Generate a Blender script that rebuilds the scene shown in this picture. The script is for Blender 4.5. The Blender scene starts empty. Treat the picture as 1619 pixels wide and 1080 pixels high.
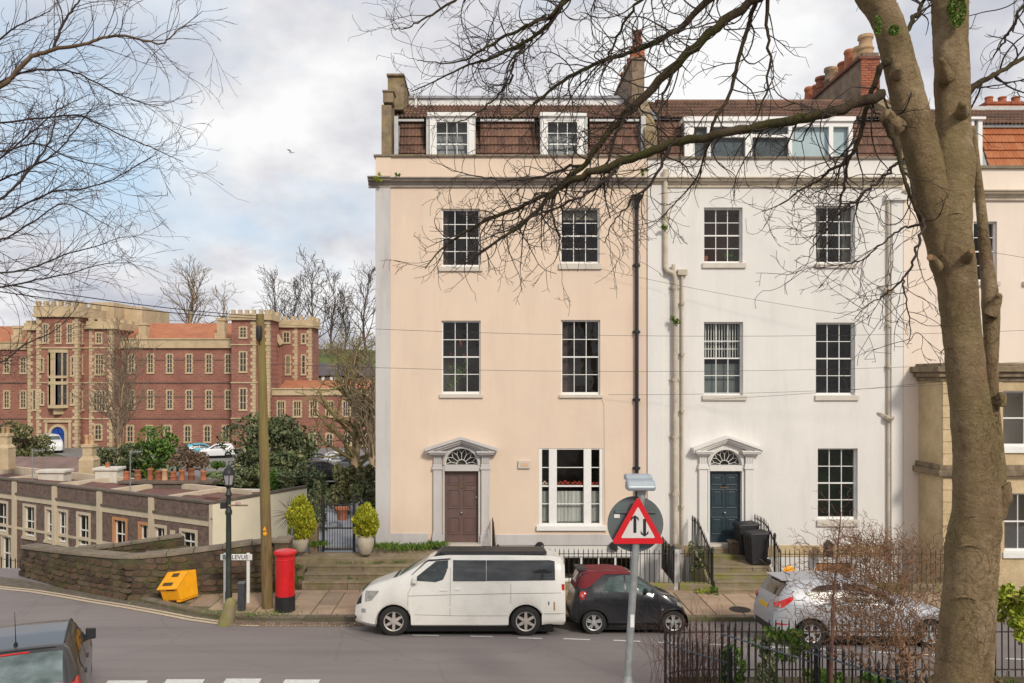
import bpy, bmesh, math, random
import numpy as np
from mathutils import Vector, Matrix, Quaternion
R = math.radians
PI = math.pi
SC = bpy.context.scene
COL = SC.collection

# ------------------------------------------------------------------ camera
F, CX, CY, H = 1240.0, 770.0, 600.0, 5.84      # focal length in photo pixels, principal point, eye height
cd = bpy.data.cameras.new('camera')
cam = bpy.data.objects.new('camera', cd); COL.objects.link(cam)
cam.location = (0, 0, H); cam.rotation_euler = (R(90), 0, 0)
cd.sensor_width = 36.0; cd.lens = F / 1619.0 * 36.0
cd.shift_x = (809.5 - CX) / 1619.0
cd.shift_y = -(540.0 - CY) / 1619.0
cd.clip_start = 0.1; cd.clip_end = 3000
SC.camera = cam

# ------------------------------------------------------------------ light
SUN = Vector((0.35, -0.74, 0.57)).normalized()
w = bpy.data.worlds.new('World'); SC.world = w; w.use_nodes = True
nt = w.node_tree; nt.nodes.clear()
def N(t, **k):
    n = nt.nodes.new(t)
    for a, b in k.items(): setattr(n, a, b)
    return n
out = N('ShaderNodeOutputWorld'); bg = N('ShaderNodeBackground'); bg.inputs['Strength'].default_value = 0.088
sky = N('ShaderNodeTexSky', sky_type='NISHITA'); sky.sun_disc = False
sky.sun_elevation = math.asin(SUN.z); sky.sun_rotation = math.atan2(SUN.x, SUN.y)
sky.air_density = 1.2; sky.dust_density = 1.5
tc = N('ShaderNodeTexCoord'); sep = N('ShaderNodeSeparateXYZ')
nt.links.new(tc.outputs['Generated'], sep.inputs[0])
def M(op, a, b=None):
    n = N('ShaderNodeMath', operation=op)
    for i, s in enumerate((a, b)):
        if s is None: continue
        if isinstance(s, (int, float)): n.inputs[i].default_value = s
        else: nt.links.new(s, n.inputs[i])
    return n.outputs[0]
zz = M('ADD', M('MAXIMUM', sep.outputs['Z'], 0.0), 0.42)
cv = N('ShaderNodeCombineXYZ')
nt.links.new(M('DIVIDE', sep.outputs['X'], zz), cv.inputs[0]); nt.links.new(M('DIVIDE', sep.outputs['Y'], zz), cv.inputs[1])
cv.inputs[2].default_value = 3.7
def noise(scale, detail, rough, off):
    m = N('ShaderNodeMapping'); m.inputs['Location'].default_value = off
    nt.links.new(cv.outputs[0], m.inputs[0])
    n = N('ShaderNodeTexNoise'); n.inputs['Scale'].default_value = scale
    n.inputs['Detail'].default_value = detail; n.inputs['Roughness'].default_value = rough
    nt.links.new(m.outputs[0], n.inputs['Vector']); return n.outputs['Fac']
def ramp(f, stops):
    r = N('ShaderNodeValToRGB'); nt.links.new(f, r.inputs[0])
    e = r.color_ramp.elements
    while len(e) < len(stops): e.new(0.5)
    for i, (p, c) in enumerate(stops): e[i].position = p; e[i].color = (*c, 1)
    return r.outputs[0]
cover = ramp(noise(1.25, 7, 0.56, (0.3, 0.9, 0)), [(0.26, (0, 0, 0)), (0.42, (1, 1, 1))])
shade = ramp(noise(2.2, 8, 0.55, (4.1, 1.7, 0)), [(0.32, (3.4, 3.6, 4.1)), (0.43, (4.1, 4.15, 4.55)), (0.50, (5.1, 5.1, 5.3)), (0.60, (6.5, 6.5, 6.5))])
blue = N('ShaderNodeMix', data_type='RGBA'); blue.inputs[0].default_value = 0.75
nt.links.new(sky.outputs[0], blue.inputs[6]); blue.inputs[7].default_value = (3.9, 5.0, 6.1, 1)
mix = N('ShaderNodeMix', data_type='RGBA')
nt.links.new(cover, mix.inputs[0]); nt.links.new(blue.outputs[2], mix.inputs[6]); nt.links.new(shade, mix.inputs[7])
nt.links.new(mix.outputs[2], bg.inputs[0]); nt.links.new(bg.outputs[0], out.inputs[0])

sl = bpy.data.lights.new('sun', 'SUN'); so = bpy.data.objects.new('sun', sl); COL.objects.link(so)
sl.energy = 1.5; sl.angle = R(10); sl.color = (1.0, 0.91, 0.78)
so.rotation_euler = SUN.to_track_quat('Z', 'Y').to_euler(); so.location = (30, -30, 40)

vs = SC.view_settings
vs.view_transform = 'Standard'; vs.look = 'None'; vs.exposure = 0.78; vs.gamma = 1.0; vs.use_curve_mapping = False

# ------------------------------------------------------------------ helpers
def P(px, py, D): return Vector(((px - CX) * D / F, D, H + (CY - py) * D / F))
def PX(px, D): return (px - CX) * D / F
def PZ(py, D): return H + (CY - py) * D / F
DF = 23.4                                        # distance of the house fronts
def fx(px): return PX(px, DF)
def fz(py): return PZ(py, DF)
ZR = [(-60, 2.2), (6, 1.35), (10, 0.95), (14, 0.50), (17.2, 0.17), (18.6, -0.02), (60, -0.02)]
def zroad(y): return float(np.interp(y, [a for a, b in ZR], [b for a, b in ZR]))
def G(px, py):                                   # point of the road seen at a pixel
    D = 5.0
    while D < 60:
        if PZ(py, D) <= zroad(D): break
        D += 0.01
    return Vector((PX(px, D), D, zroad(D)))

def lerp(a, b, t): return a + (b - a) * t
ROOTS = {}
def tag(o, label=None, cat=None, group=None, kind=None):
    if label: o['label'] = label
    if cat: o['category'] = cat
    if group: o['group'] = group
    if kind: o['kind'] = kind
    return o
def empty(name, label, cat, loc=(0, 0, 0), rz=0, group=None, local=False):
    o = bpy.data.objects.new(name, None); COL.objects.link(o); o.empty_display_size = 0.3
    o.location = loc; o.rotation_euler = (0, 0, rz)
    if not local: ROOTS[o.name] = (Matrix.Translation(Vector(loc)) @ Matrix.Rotation(rz, 4, 'Z')).inverted()
    return tag(o, label, cat, group)
def attach(o, parent):
    if parent is not None:
        o.parent = parent
        if parent.name in ROOTS: o.matrix_parent_inverse = ROOTS[parent.name]
    return o
class MB:
    def __init__(s): s.v = []; s.f = []; s.m = []
    def add(s, vs, fs, mi=0):
        b = len(s.v); s.v.extend([tuple(x) for x in vs]); s.f.extend([tuple(b + i for i in f) for f in fs]); s.m.extend([mi] * len(fs)); return s
    def poly(s, pts, mi=0): return s.add(pts, [tuple(range(len(pts)))], mi)
    def box(s, x0, x1, y0, y1, z0, z1, mi=0):
        if x0 > x1: x0, x1 = x1, x0
        if y0 > y1: y0, y1 = y1, y0
        if z0 > z1: z0, z1 = z1, z0
        return s.add([(x0, y0, z0), (x1, y0, z0), (x1, y1, z0), (x0, y1, z0), (x0, y0, z1), (x1, y0, z1), (x1, y1, z1), (x0, y1, z1)],
              [(0, 3, 2, 1), (4, 5, 6, 7), (0, 1, 5, 4), (1, 2, 6, 5), (2, 3, 7, 6), (3, 0, 4, 7)], mi)
    def hexa(s, p, mi=0):                        # 8 points: bottom 4 ccw, top 4
        return s.add(p, [(0, 3, 2, 1), (4, 5, 6, 7), (0, 1, 5, 4), (1, 2, 6, 5), (2, 3, 7, 6), (3, 0, 4, 7)], mi)
    def obox(s, c, ax, ay, az, mi=0):            # centre and three half axes
        c = Vector(c); ax = Vector(ax); ay = Vector(ay); az = Vector(az)
        return s.hexa([c - ax - ay - az, c + ax - ay - az, c + ax + ay - az, c - ax + ay - az, c - ax - ay + az, c + ax - ay + az, c + ax + ay + az, c - ax + ay + az], mi)
    def bar(s, a, b, w, h=None, mi=0, up=(0, 0, 1)):  # square bar from a to b
        a = Vector(a); b = Vector(b); h = h or w
        d = (b - a); L = d.length; d = d / max(L, 1e-9); u = Vector(up)
        if abs(d.dot(u)) > 0.98: u = Vector((0, 1, 0))
        x = d.cross(u).normalized(); y = x.cross(d)
        return s.obox((a + b) / 2, x * w / 2, d * L / 2, y * h / 2, mi)
    def prism(s, pts, y0, y1, mi=0):             # polygon in x,z pulled along y
        n = len(pts)
        vs = [(x, y0, z) for x, z in pts] + [(x, y1, z) for x, z in pts]
        return s.add(vs, [tuple(range(n)), tuple(range(2 * n - 1, n - 1, -1))] + [(i, i + n, (i + 1) % n + n, (i + 1) % n) for i in range(n)], mi)
    def prismx(s, pts, x0, x1, mi=0):            # polygon in y,z pulled along x
        n = len(pts)
        vs = [(x0, y, z) for y, z in pts] + [(x1, y, z) for y, z in pts]
        return s.add(vs, [tuple(range(n - 1, -1, -1)), tuple(range(n, 2 * n))] + [(i, (i + 1) % n, (i + 1) % n + n, i + n) for i in range(n)], mi)
    def prismz(s, pts, z0, z1, mi=0):
        n = len(pts)
        vs = [(x, y, z0) for x, y in pts] + [(x, y, z1) for x, y in pts]
        return s.add(vs, [tuple(range(n - 1, -1, -1)), tuple(range(n, 2 * n))] + [(i, (i + 1) % n, (i + 1) % n + n, i + n) for i in range(n)], mi)
    def lathe(s, c, prof, n=16, mi=0, axis='z', cap=True):
        c = Vector(c); vs = []; fs = []
        for r, h in prof:
            for k in range(n):
                a = 2 * PI * k / n; p = (r * math.cos(a), r * math.sin(a), h)
                if axis == 'y': p = (p[0], p[2], p[1])
                if axis == 'x': p = (p[2], p[0], p[1])
                vs.append(c + Vector(p))
        m = len(prof)
        for j in range(m - 1):
            for k in range(n):
                k2 = (k + 1) % n
                fs.append((j * n + k, j * n + k2, (j + 1) * n + k2, (j + 1) * n + k))
        if cap:
            fs.append(tuple(range(n - 1, -1, -1))); fs.append(tuple((m - 1) * n + k for k in range(n)))
        if axis == 'y': fs = [tuple(reversed(f)) for f in fs]
        return s.add(vs, fs, mi)
    def tube(s, pts, rad, k=8, mi=0, cap=True):
        pts = [Vector(p) for p in pts]; n = len(pts)
        if isinstance(rad, (int, float)): rad = [rad] * n
        vs = []; fs = []; ref = None
        for i in range(n):
            d = (pts[min(i + 1, n - 1)] - pts[max(i - 1, 0)])
            d = d.normalized() if d.length > 1e-9 else Vector((0, 0, 1))
            if ref is None: ref = d.orthogonal().normalized()
            x = (ref - d * ref.dot(d))
            x = x.normalized() if x.length > 1e-4 else d.orthogonal().normalized()
            ref = x; y = d.cross(x)
            for j in range(k):
                a = 2 * PI * j / k; vs.append(pts[i] + (x * math.cos(a) + y * math.sin(a)) * rad[i])
        for i in range(n - 1):
            for j in range(k):
                j2 = (j + 1) % k; fs.append((i * k + j, i * k + j2, (i + 1) * k + j2, (i + 1) * k + j))
        if cap and k > 2: fs.append(tuple(range(k - 1, -1, -1))); fs.append(tuple((n - 1) * k + j for j in range(k)))
        return s.add(vs, fs, mi)
    def mesh(s, name, mats, smooth=None):
        me = bpy.data.meshes.new(name); me.from_pydata(s.v, [], s.f)
        for m in (mats if isinstance(mats, (list, tuple)) else [mats]): me.materials.append(m)
        if any(s.m): me.polygons.foreach_set('material_index', s.m)
        if smooth is not None:
            me.polygons.foreach_set('use_smooth', [True] * len(s.f))
            if smooth < 179: me.set_sharp_from_angle(angle=R(smooth))
        me.update(); return me
    def build(s, name, mats, parent=None, smooth=None, bevel=0, fixn=False):
        me = s.mesh(name, mats, smooth)
        if fixn:
            bm = bmesh.new(); bm.from_mesh(me); bmesh.ops.recalc_face_normals(bm, faces=bm.faces); bm.to_mesh(me); bm.free()
        o = bpy.data.objects.new(name, me); COL.objects.link(o)
        if bevel:
            b = o.modifiers.new('bevel', 'BEVEL'); b.width = bevel; b.segments = 2; b.limit_method = 'ANGLE'; b.angle_limit = R(40)
        return attach(o, parent)
def inst(name, me, parent, mw):                  # another object on a shared mesh, placed in world space
    o = bpy.data.objects.new(name, me); COL.objects.link(o)
    attach(o, parent); o.matrix_basis = mw
    return o
def copy_tree(o, parent=None):
    c = o.copy(); COL.objects.link(c)
    if parent is not None: c.parent = parent
    for ch in list(o.children): copy_tree(ch, c)
    return c

# ------------------------------------------------------------------ materials
MATS = {}
class NT:
    def __init__(s, name):
        m = bpy.data.materials.new(name); m.use_nodes = True; s.m = m; s.t = m.node_tree; s.t.nodes.clear()
        s.o = s.n('ShaderNodeOutputMaterial'); s.oc = s.n('ShaderNodeTexCoord').outputs['Object']
        MATS[name] = m
    def n(s, t, **k):
        n = s.t.nodes.new(t)
        for a, b in k.items(): setattr(n, a, b)
        return n
    def l(s, a, b): s.t.links.new(a, b)
    def noise(s, scale, detail=4, rough=0.55, sc=(1, 1, 1), dist=0):
        mp = s.n('ShaderNodeMapping'); mp.inputs['Scale'].default_value = sc; s.l(s.oc, mp.inputs[0])
        n = s.n('ShaderNodeTexNoise'); n.inputs['Scale'].default_value = scale; n.inputs['Detail'].default_value = detail
        n.inputs['Roughness'].default_value = rough; n.inputs['Distortion'].default_value = dist
        s.l(mp.outputs[0], n.inputs['Vector']); return n.outputs['Fac']
    def ramp(s, f, stops):
        r = s.n('ShaderNodeValToRGB'); s.l(f, r.inputs[0]); e = r.color_ramp.elements
        while len(e) < len(stops): e.new(0.5)
        for i, (p, c) in enumerate(stops):
            e[i].position = p; e[i].color = (*c, 1) if isinstance(c, (tuple, list)) else (c, c, c, 1)
        return r.outputs[0]
    def mix(s, f, a, b, mode='MIX'):
        n = s.n('ShaderNodeMix', data_type='RGBA', blend_type=mode)
        for i, v in ((0, f), (6, a), (7, b)):
            if isinstance(v, (int, float)): n.inputs[i].default_value = v
            elif isinstance(v, (tuple, list)): n.inputs[i].default_value = (*v, 1)
            else: s.l(v, n.inputs[i])
        return n.outputs[2]
    def rnd(s): return s.n('ShaderNodeObjectInfo').outputs['Random']
    def island(s): return s.n('ShaderNodeNewGeometry').outputs['Random Per Island']
    def principled(s, col, rough=0.8, metal=0, bump=None, bstr=0.3, bdist=0.01, spec=0.4, coat=0):
        p = s.n('ShaderNodeBsdfPrincipled')
        if isinstance(col, (tuple, list)): p.inputs['Base Color'].default_value = (*col, 1)
        else: s.l(col, p.inputs['Base Color'])
        if isinstance(rough, (int, float)): p.inputs['Roughness'].default_value = rough
        else: s.l(rough, p.inputs['Roughness'])
        p.inputs['Metallic'].default_value = metal; p.inputs['Specular IOR Level'].default_value = spec
        p.inputs['Coat Weight'].default_value = coat; p.inputs['Coat Roughness'].default_value = 0.05
        if bump is not None:
            b = s.n('ShaderNodeBump'); b.inputs['Strength'].default_value = bstr; b.inputs['Distance'].default_value = bdist
            s.l(bump, b.inputs['Height']); s.l(b.outputs[0], p.inputs['Normal'])
        s.l(p.outputs[0], s.o.inputs[0]); return p
def sca(c, k): return tuple(min(0.95, x * k) for x in c)
def plain(name, c, rough=0.7, metal=0, var=0.12, scale=6, bscale=60, bstr=0.15, spec=0.4, coat=0, rnd=0.0):
    t = NT(name)
    col = t.ramp(t.noise(scale, 5, 0.6), [(0.3, sca(c, 1 - var)), (0.7, sca(c, 1 + var))])
    if rnd: col = t.mix(1.0, col, t.ramp(t.rnd(), [(0, 1 - rnd), (1, 1.0)]), 'MULTIPLY')
    t.principled(col, rough, metal, t.noise(bscale, 3) if bstr else None, bstr, 0.01, spec, coat); return t.m
def stucco(name, c, dirt=(0.35, 0.32, 0.28), amt=0.35, patch=0.06):
    t = NT(name)
    col = t.ramp(t.noise(0.7, 6, 0.6), [(0.28, sca(c, 1 - patch)), (0.72, sca(c, 1 + patch * 0.6))])
    col = t.mix(t.ramp(t.noise(38, 3, 0.7), [(0.35, 0.0), (0.75, 0.12)]), col, sca(c, 0.78))
    st = t.ramp(t.noise(1.7, 7, 0.68, (1, 1, 0.16)), [(0.47, 0.0), (0.82, amt)])
    col = t.mix(st, col, dirt)
    sp = t.ramp(t.noise(5, 5, 0.7), [(0.66, 0.0), (0.78, amt)])
    col = t.mix(sp, col, sca(dirt, 1.2))
    hb = t.n('ShaderNodeMath', operation='ADD'); t.l(t.noise(70, 4, 0.7), hb.inputs[0]); t.l(t.noise(6, 4, 0.6), hb.inputs[1])
    t.principled(col, 0.88, 0, hb.outputs[0], 0.35, 0.012, 0.25); return t.m
def stone(name, a, b, scale=3, moss=None, mossamt=0.5, rnd=0.0, bscale=25, bstr=0.5, bdist=0.02, rough=0.9):
    t = NT(name)
    col = t.ramp(t.noise(scale, 7, 0.65), [(0.3, a), (0.7, b)])
    col = t.mix(t.ramp(t.noise(scale * 9, 4, 0.7), [(0.4, 0.0), (0.8, 0.35)]), col, sca(a, 0.55))
    if rnd: col = t.mix(1.0, col, t.ramp(t.rnd(), [(0, (1 - rnd, 1 - rnd, 1 - rnd * 0.9)), (0.5, (1, 1 - rnd * 0.35, 1 - rnd * 0.5)), (1, (1, 1, 1))]), 'MULTIPLY')
    if moss: col = t.mix(t.ramp(t.noise(2.3, 7, 0.65), [(0.52 - 0.1 * mossamt, 0.0), (0.66, mossamt)]), col, moss)
    t.principled(col, rough, 0, t.noise(bscale, 6, 0.65), bstr, bdist, 0.25); return t.m
MOSS = (0.10, 0.13, 0.03)
m_cream = stucco('cream_render', (0.745, 0.60, 0.475), (0.50, 0.39, 0.29), 0.32, 0.05)
m_white = stucco('white_render', (0.75, 0.73, 0.695), (0.42, 0.395, 0.36), 0.34, 0.05)
m_pink = stucco('pale_pink_render', (0.80, 0.69, 0.59), (0.5, 0.42, 0.35), 0.25, 0.04)
m_greytrim = stucco('grey_painted_render', (0.56, 0.54, 0.53), (0.25, 0.24, 0.22), 0.5, 0.07)
m_whitetrim = stucco('white_painted_trim', (0.74, 0.72, 0.69), (0.42, 0.38, 0.32), 0.35, 0.04)
m_cornice = stone('weathered_cornice', (0.22, 0.19, 0.16), (0.42, 0.37, 0.32), 2.2)
m_cornice2 = stone('buff_cornice', (0.42, 0.36, 0.28), (0.66, 0.58, 0.46), 2.2)
m_coping = stone('coping_stone', (0.16, 0.13, 0.10), (0.30, 0.24, 0.18), 3, MOSS, 0.3)
m_pier = stone('lichen_stone', (0.14, 0.11, 0.08), (0.36, 0.27, 0.17), 4, (0.30, 0.24, 0.06), 0.4)
m_bath = stone('bath_stone', (0.46, 0.35, 0.20), (0.68, 0.53, 0.33), 1.6)
m_bathdirty = stone('stained_bath_stone', (0.10, 0.08, 0.06), (0.36, 0.27, 0.17), 3)
m_frame = plain('white_paint', (0.78, 0.77, 0.74), 0.45, 0, 0.05, 5, 40, 0.05)
m_frameold = plain('old_white_paint', (0.66, 0.62, 0.55), 0.6, 0, 0.12, 9, 60, 0.1)
m_sill = stucco('painted_sill', (0.62, 0.57, 0.50), (0.3, 0.26, 0.2), 0.5, 0.08)
def tilemat(name, a, b, dark, dk, moss=0.25):
    t = NT(name)
    col = t.ramp(t.rnd(), [(0, a), (1, b)])
    col = t.mix(t.ramp(t.noise(1.3, 6, 0.7), [(0.42, 0.0), (0.66, dk)]), col, dark)
    col = t.mix(t.ramp(t.noise(9, 5, 0.7), [(0.45, 0.0), (0.8, 0.4)]), col, sca(dark, 1.6))
    col = t.mix(t.ramp(t.noise(3.1, 6, 0.7), [(0.60, 0.0), (0.7, moss)]), col, (0.22, 0.19, 0.07))
    t.principled(col, 0.85, 0, t.noise(40, 5, 0.7), 0.4, 0.008, 0.25); return t.m
m_tile = tilemat('brown_roof_tile', (0.13, 0.072, 0.052), (0.23, 0.125, 0.085), (0.04, 0.033, 0.03), 0.85, 0.2)
m_tileup = tilemat('upper_roof_tile', (0.19, 0.105, 0.075), (0.24, 0.135, 0.09), (0.07, 0.055, 0.045), 0.7, 0.35)
m_tileor = tilemat('orange_roof_tile', (0.42, 0.13, 0.05), (0.50, 0.20, 0.09), (0.16, 0.09, 0.06), 0.6, 0.5)
m_lead = plain('lead_flashing', (0.26, 0.27, 0.29), 0.55, 0.2, 0.2, 3)
m_pale_lead = plain('pale_flashing', (0.50, 0.50, 0.49), 0.6, 0, 0.15, 4)
m_brick = stone('red_brick', (0.36, 0.10, 0.05), (0.52, 0.20, 0.11), 5, None, 0, 0.35)
m_mortar = stone('mortar', (0.30, 0.26, 0.22), (0.42, 0.36, 0.30), 6)
m_chim = stone('chimney_render', (0.13, 0.095, 0.07), (0.34, 0.25, 0.175), 3, (0.27, 0.2, 0.1), 0.3)
m_pot = stone('terracotta', (0.34, 0.12, 0.065), (0.52, 0.23, 0.13), 4, None, 0, 0.4, 20, 0.2)
m_potbuff = stone('buff_terracotta', (0.52, 0.34, 0.18), (0.66, 0.48, 0.30), 4, None, 0, 0.3, 20, 0.2)
m_room = plain('dark_room', (0.15, 0.125, 0.10), 0.9, 0, 0.6, 1.5, 10, 0)
m_roomwarm = plain('warm_room', (0.36, 0.18, 0.09), 0.9, 0, 0.4, 1.5, 10, 0)
m_roomgreen = plain('green_room', (0.10, 0.17, 0.09), 0.9, 0, 0.6, 1.2, 10, 0)
m_skyreflect = plain('painted_sky_reflection', (0.55, 0.66, 0.72), 0.8, 0, 0.12, 1.5, 20, 0)  # pale blue of reflected sky, put into the colour of a sheet behind glass
m_net = NT('net_curtain')
_c = m_net.ramp(m_net.noise(14, 3, 0.5, (1, 1, 0.06)), [(0.3, (0.42, 0.43, 0.42)), (0.7, (0.68, 0.68, 0.66))])
m_net.principled(_c, 0.9); m_net = m_net.m
def glassmat(name, tint, f0=0.09, rough=0.015):
    t = NT(name)
    fr = t.n('ShaderNodeLayerWeight'); fr.inputs['Blend'].default_value = 0.18
    a = t.n('ShaderNodeMath', operation='MULTIPLY_ADD'); t.l(fr.outputs['Fresnel'], a.inputs[0]); a.inputs[1].default_value = 0.9; a.inputs[2].default_value = f0
    a.use_clamp = True
    tr = t.n('ShaderNodeBsdfTransparent'); tr.inputs[0].default_value = (*tint, 1)
    gl = t.n('ShaderNodeBsdfGlossy'); gl.inputs['Roughness'].default_value = rough
    b = t.n('ShaderNodeBump'); b.inputs['Strength'].default_value = 0.06; b.inputs['Distance'].default_value = 0.05
    t.l(t.noise(2.2, 2), b.inputs['Height']); t.l(b.outputs[0], gl.inputs['Normal'])
    mx = t.n('ShaderNodeMixShader'); t.l(a.outputs[0], mx.inputs[0]); t.l(tr.outputs[0], mx.inputs[1]); t.l(gl.outputs[0], mx.inputs[2])
    t.l(mx.outputs[0], t.o.inputs[0]); return t.m
m_glass = glassmat('window_glass', (0.88, 0.90, 0.88), 0.035)
m_carglass = glassmat('car_glass', (0.35, 0.42, 0.42), 0.05)
m_tintglass = glassmat('tinted_car_glass', (0.10, 0.10, 0.11), 0.04)
m_asphalt = NT('asphalt')
_t = m_asphalt
_c = _t.ramp(_t.noise(0.5, 6, 0.6, (0.35, 1, 1)), [(0.3, (0.185, 0.160, 0.154)), (0.7, (0.235, 0.205, 0.196))])
_c = _t.mix(_t.ramp(_t.noise(90, 3, 0.8), [(0.35, 0.0), (0.7, 0.5)]), _c, (0.28, 0.25, 0.24))
_c = _t.mix(_t.ramp(_t.noise(2.4, 5, 0.7), [(0.60, 0.0), (0.72, 0.25)]), _c, (0.10, 0.092, 0.09))
_vo = _t.n('ShaderNodeTexVoronoi', feature='DISTANCE_TO_EDGE'); _vo.inputs['Scale'].default_value = .35; _mw = _t.n('ShaderNodeMix', data_type='VECTOR'); _mw.inputs[0].default_value = .12
_nn = _t.n('ShaderNodeTexNoise'); _nn.inputs['Scale'].default_value = 2.5; _nn.inputs['Detail'].default_value = 5; _t.l(_t.oc, _nn.inputs['Vector']); _t.l(_t.oc, _mw.inputs[4]); _t.l(_nn.outputs['Color'], _mw.inputs[5]); _t.l(_mw.outputs[1], _vo.inputs['Vector'])
_c = _t.mix(_t.ramp(_vo.outputs['Distance'], [(0.0, .22), (.009, 0.)]), _c, (.09, .082, .078))
_c = _t.mix(_t.ramp(_t.noise(.9, 4, .6, (.25, 2.2, 1)), [(.5, 0.), (.75, .45)]), _c, (.15, .132, .127))
_c = _t.mix(_t.ramp(_t.noise(3.3, 6, .8), [(.66, 0.), (.70, .5)]), _c, (.12, .108, .10))
_t.principled(_c, 0.82, 0, _t.noise(140, 3, 0.8), 0.5, 0.006, 0.35); m_asphalt = _t.m
def paintmat(name, c, wear=0.45):
    t = NT(name)
    wf = t.ramp(t.noise(14, 6, 0.75), [(0.45, 0.0), (0.75, wear)])
    t.principled(t.mix(wf, c, (0.15, 0.14, 0.135)), 0.7, 0, t.noise(120, 2), 0.3, 0.004); return t.m
m_line = paintmat('white_road_paint', (0.72, 0.71, 0.68))
m_yline = paintmat('cream_road_paint', (0.62, 0.50, 0.34), 0.6)
m_flag = stone('flagstone', (0.36, 0.275, 0.20), (0.50, 0.385, 0.28), 2.2, (0.22, 0.20, 0.08), 0.3, 0.28, 18, 0.35, 0.008)
m_pavebed = stone('pavement_bed', (0.10, 0.09, 0.06), (0.19, 0.16, 0.11), 4, MOSS, 0.6)
m_kerb = stone('kerb_stone', (0.16, 0.13, 0.10), (0.29, 0.24, 0.19), 3, MOSS, 0.5, 0.3)
m_step = stone('worn_step_stone', (0.22, 0.18, 0.125), (0.38, 0.31, 0.22), 3, (0.15, 0.15, 0.03), 0.55, 0.15)
m_mossstone = stone('mossy_stone', (0.20, 0.17, 0.12), (0.32, 0.27, 0.19), 3, (0.22, 0.22, 0.03), 0.85, 0.15)
m_wallstone = stone('rubble_stone', (0.075, 0.055, 0.042), (0.19, 0.14, 0.10), 4, (0.10, 0.10, 0.03), 0.6, 0.5, 22, 0.7, 0.02)
m_wallbed = stone('wall_mortar', (0.06, 0.05, 0.036), (0.12, 0.10, 0.07), 5, MOSS, 0.6)
m_sett = stone('granite_sett', (0.17, 0.13, 0.10), (0.36, 0.28, 0.22), 5, MOSS, 0.4, 0.4)
m_iron = plain('black_iron', (0.018, 0.018, 0.02), 0.5, 0.0, 0.4, 14, 60, 0.2, 0.5)
m_ironrust = plain('rusty_black_iron', (0.035, 0.026, 0.022), 0.6, 0.0, 0.5, 9, 60, 0.3, 0.4)
m_lampgreen = plain('dark_green_iron', (0.025, 0.034, 0.025), 0.5, 0, 0.4, 7, 60, 0.2, 0.5)
m_rail = plain('grey_iron_rail', (0.09, 0.10, 0.115), 0.5, 0.2, 0.3, 8)
m_red = plain('post_red', (0.62, 0.012, 0.016), 0.35, 0, 0.12, 4, 60, 0.03, 0.5, 0.15)
m_black = plain('black_paint', (0.022, 0.022, 0.024), 0.5, 0, 0.3, 8)
m_yellow = plain('yellow_plastic', (0.86, 0.38, 0.008), 0.45, 0, 0.08, 5, 60, 0.05)
m_galv = plain('galvanised_steel', (0.30, 0.315, 0.31), 0.5, 0.3, 0.2, 9, 50, 0.1)
m_lampgrey = plain('grey_lamp_metal', (0.36, 0.41, 0.45), 0.4, 0.2, 0.1, 6)
m_signback = plain('grey_sign_back', (0.11, 0.135, 0.135), 0.55, 0.1, 0.12, 5)
m_signred = plain('sign_red', (0.60, 0.012, 0.02), 0.35, 0, 0.05, 6, 60, 0)
m_signwhite = plain('sign_white', (0.62, 0.60, 0.58), 0.4, 0, 0.05, 6, 60, 0)
m_signblack = plain('sign_black', (0.015, 0.02, 0.02), 0.4, 0, 0.1, 6, 60, 0)
m_plate = plain('nameplate_white', (0.72, 0.72, 0.70), 0.5, 0, 0.08, 6)
m_pole = NT('wood_pole'); _t = m_pole
_c = _t.ramp(_t.noise(6, 6, 0.6, (6, 6, 0.35)), [(0.3, (0.10, 0.065, 0.03)), (0.7, (0.25, 0.17, 0.08))])
_c = _t.mix(_t.ramp(_t.noise(1.1, 5, 0.6, (1.5, 1.5, 0.5)), [(0.40, 0.0), (0.62, 0.55)]), _c, (0.25, 0.21, 0.06))
_t.principled(_c, 0.9, 0, _t.noise(9, 6, 0.6, (7, 7, 0.3)), 0.6, 0.02); m_pole = _t.m
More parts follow.
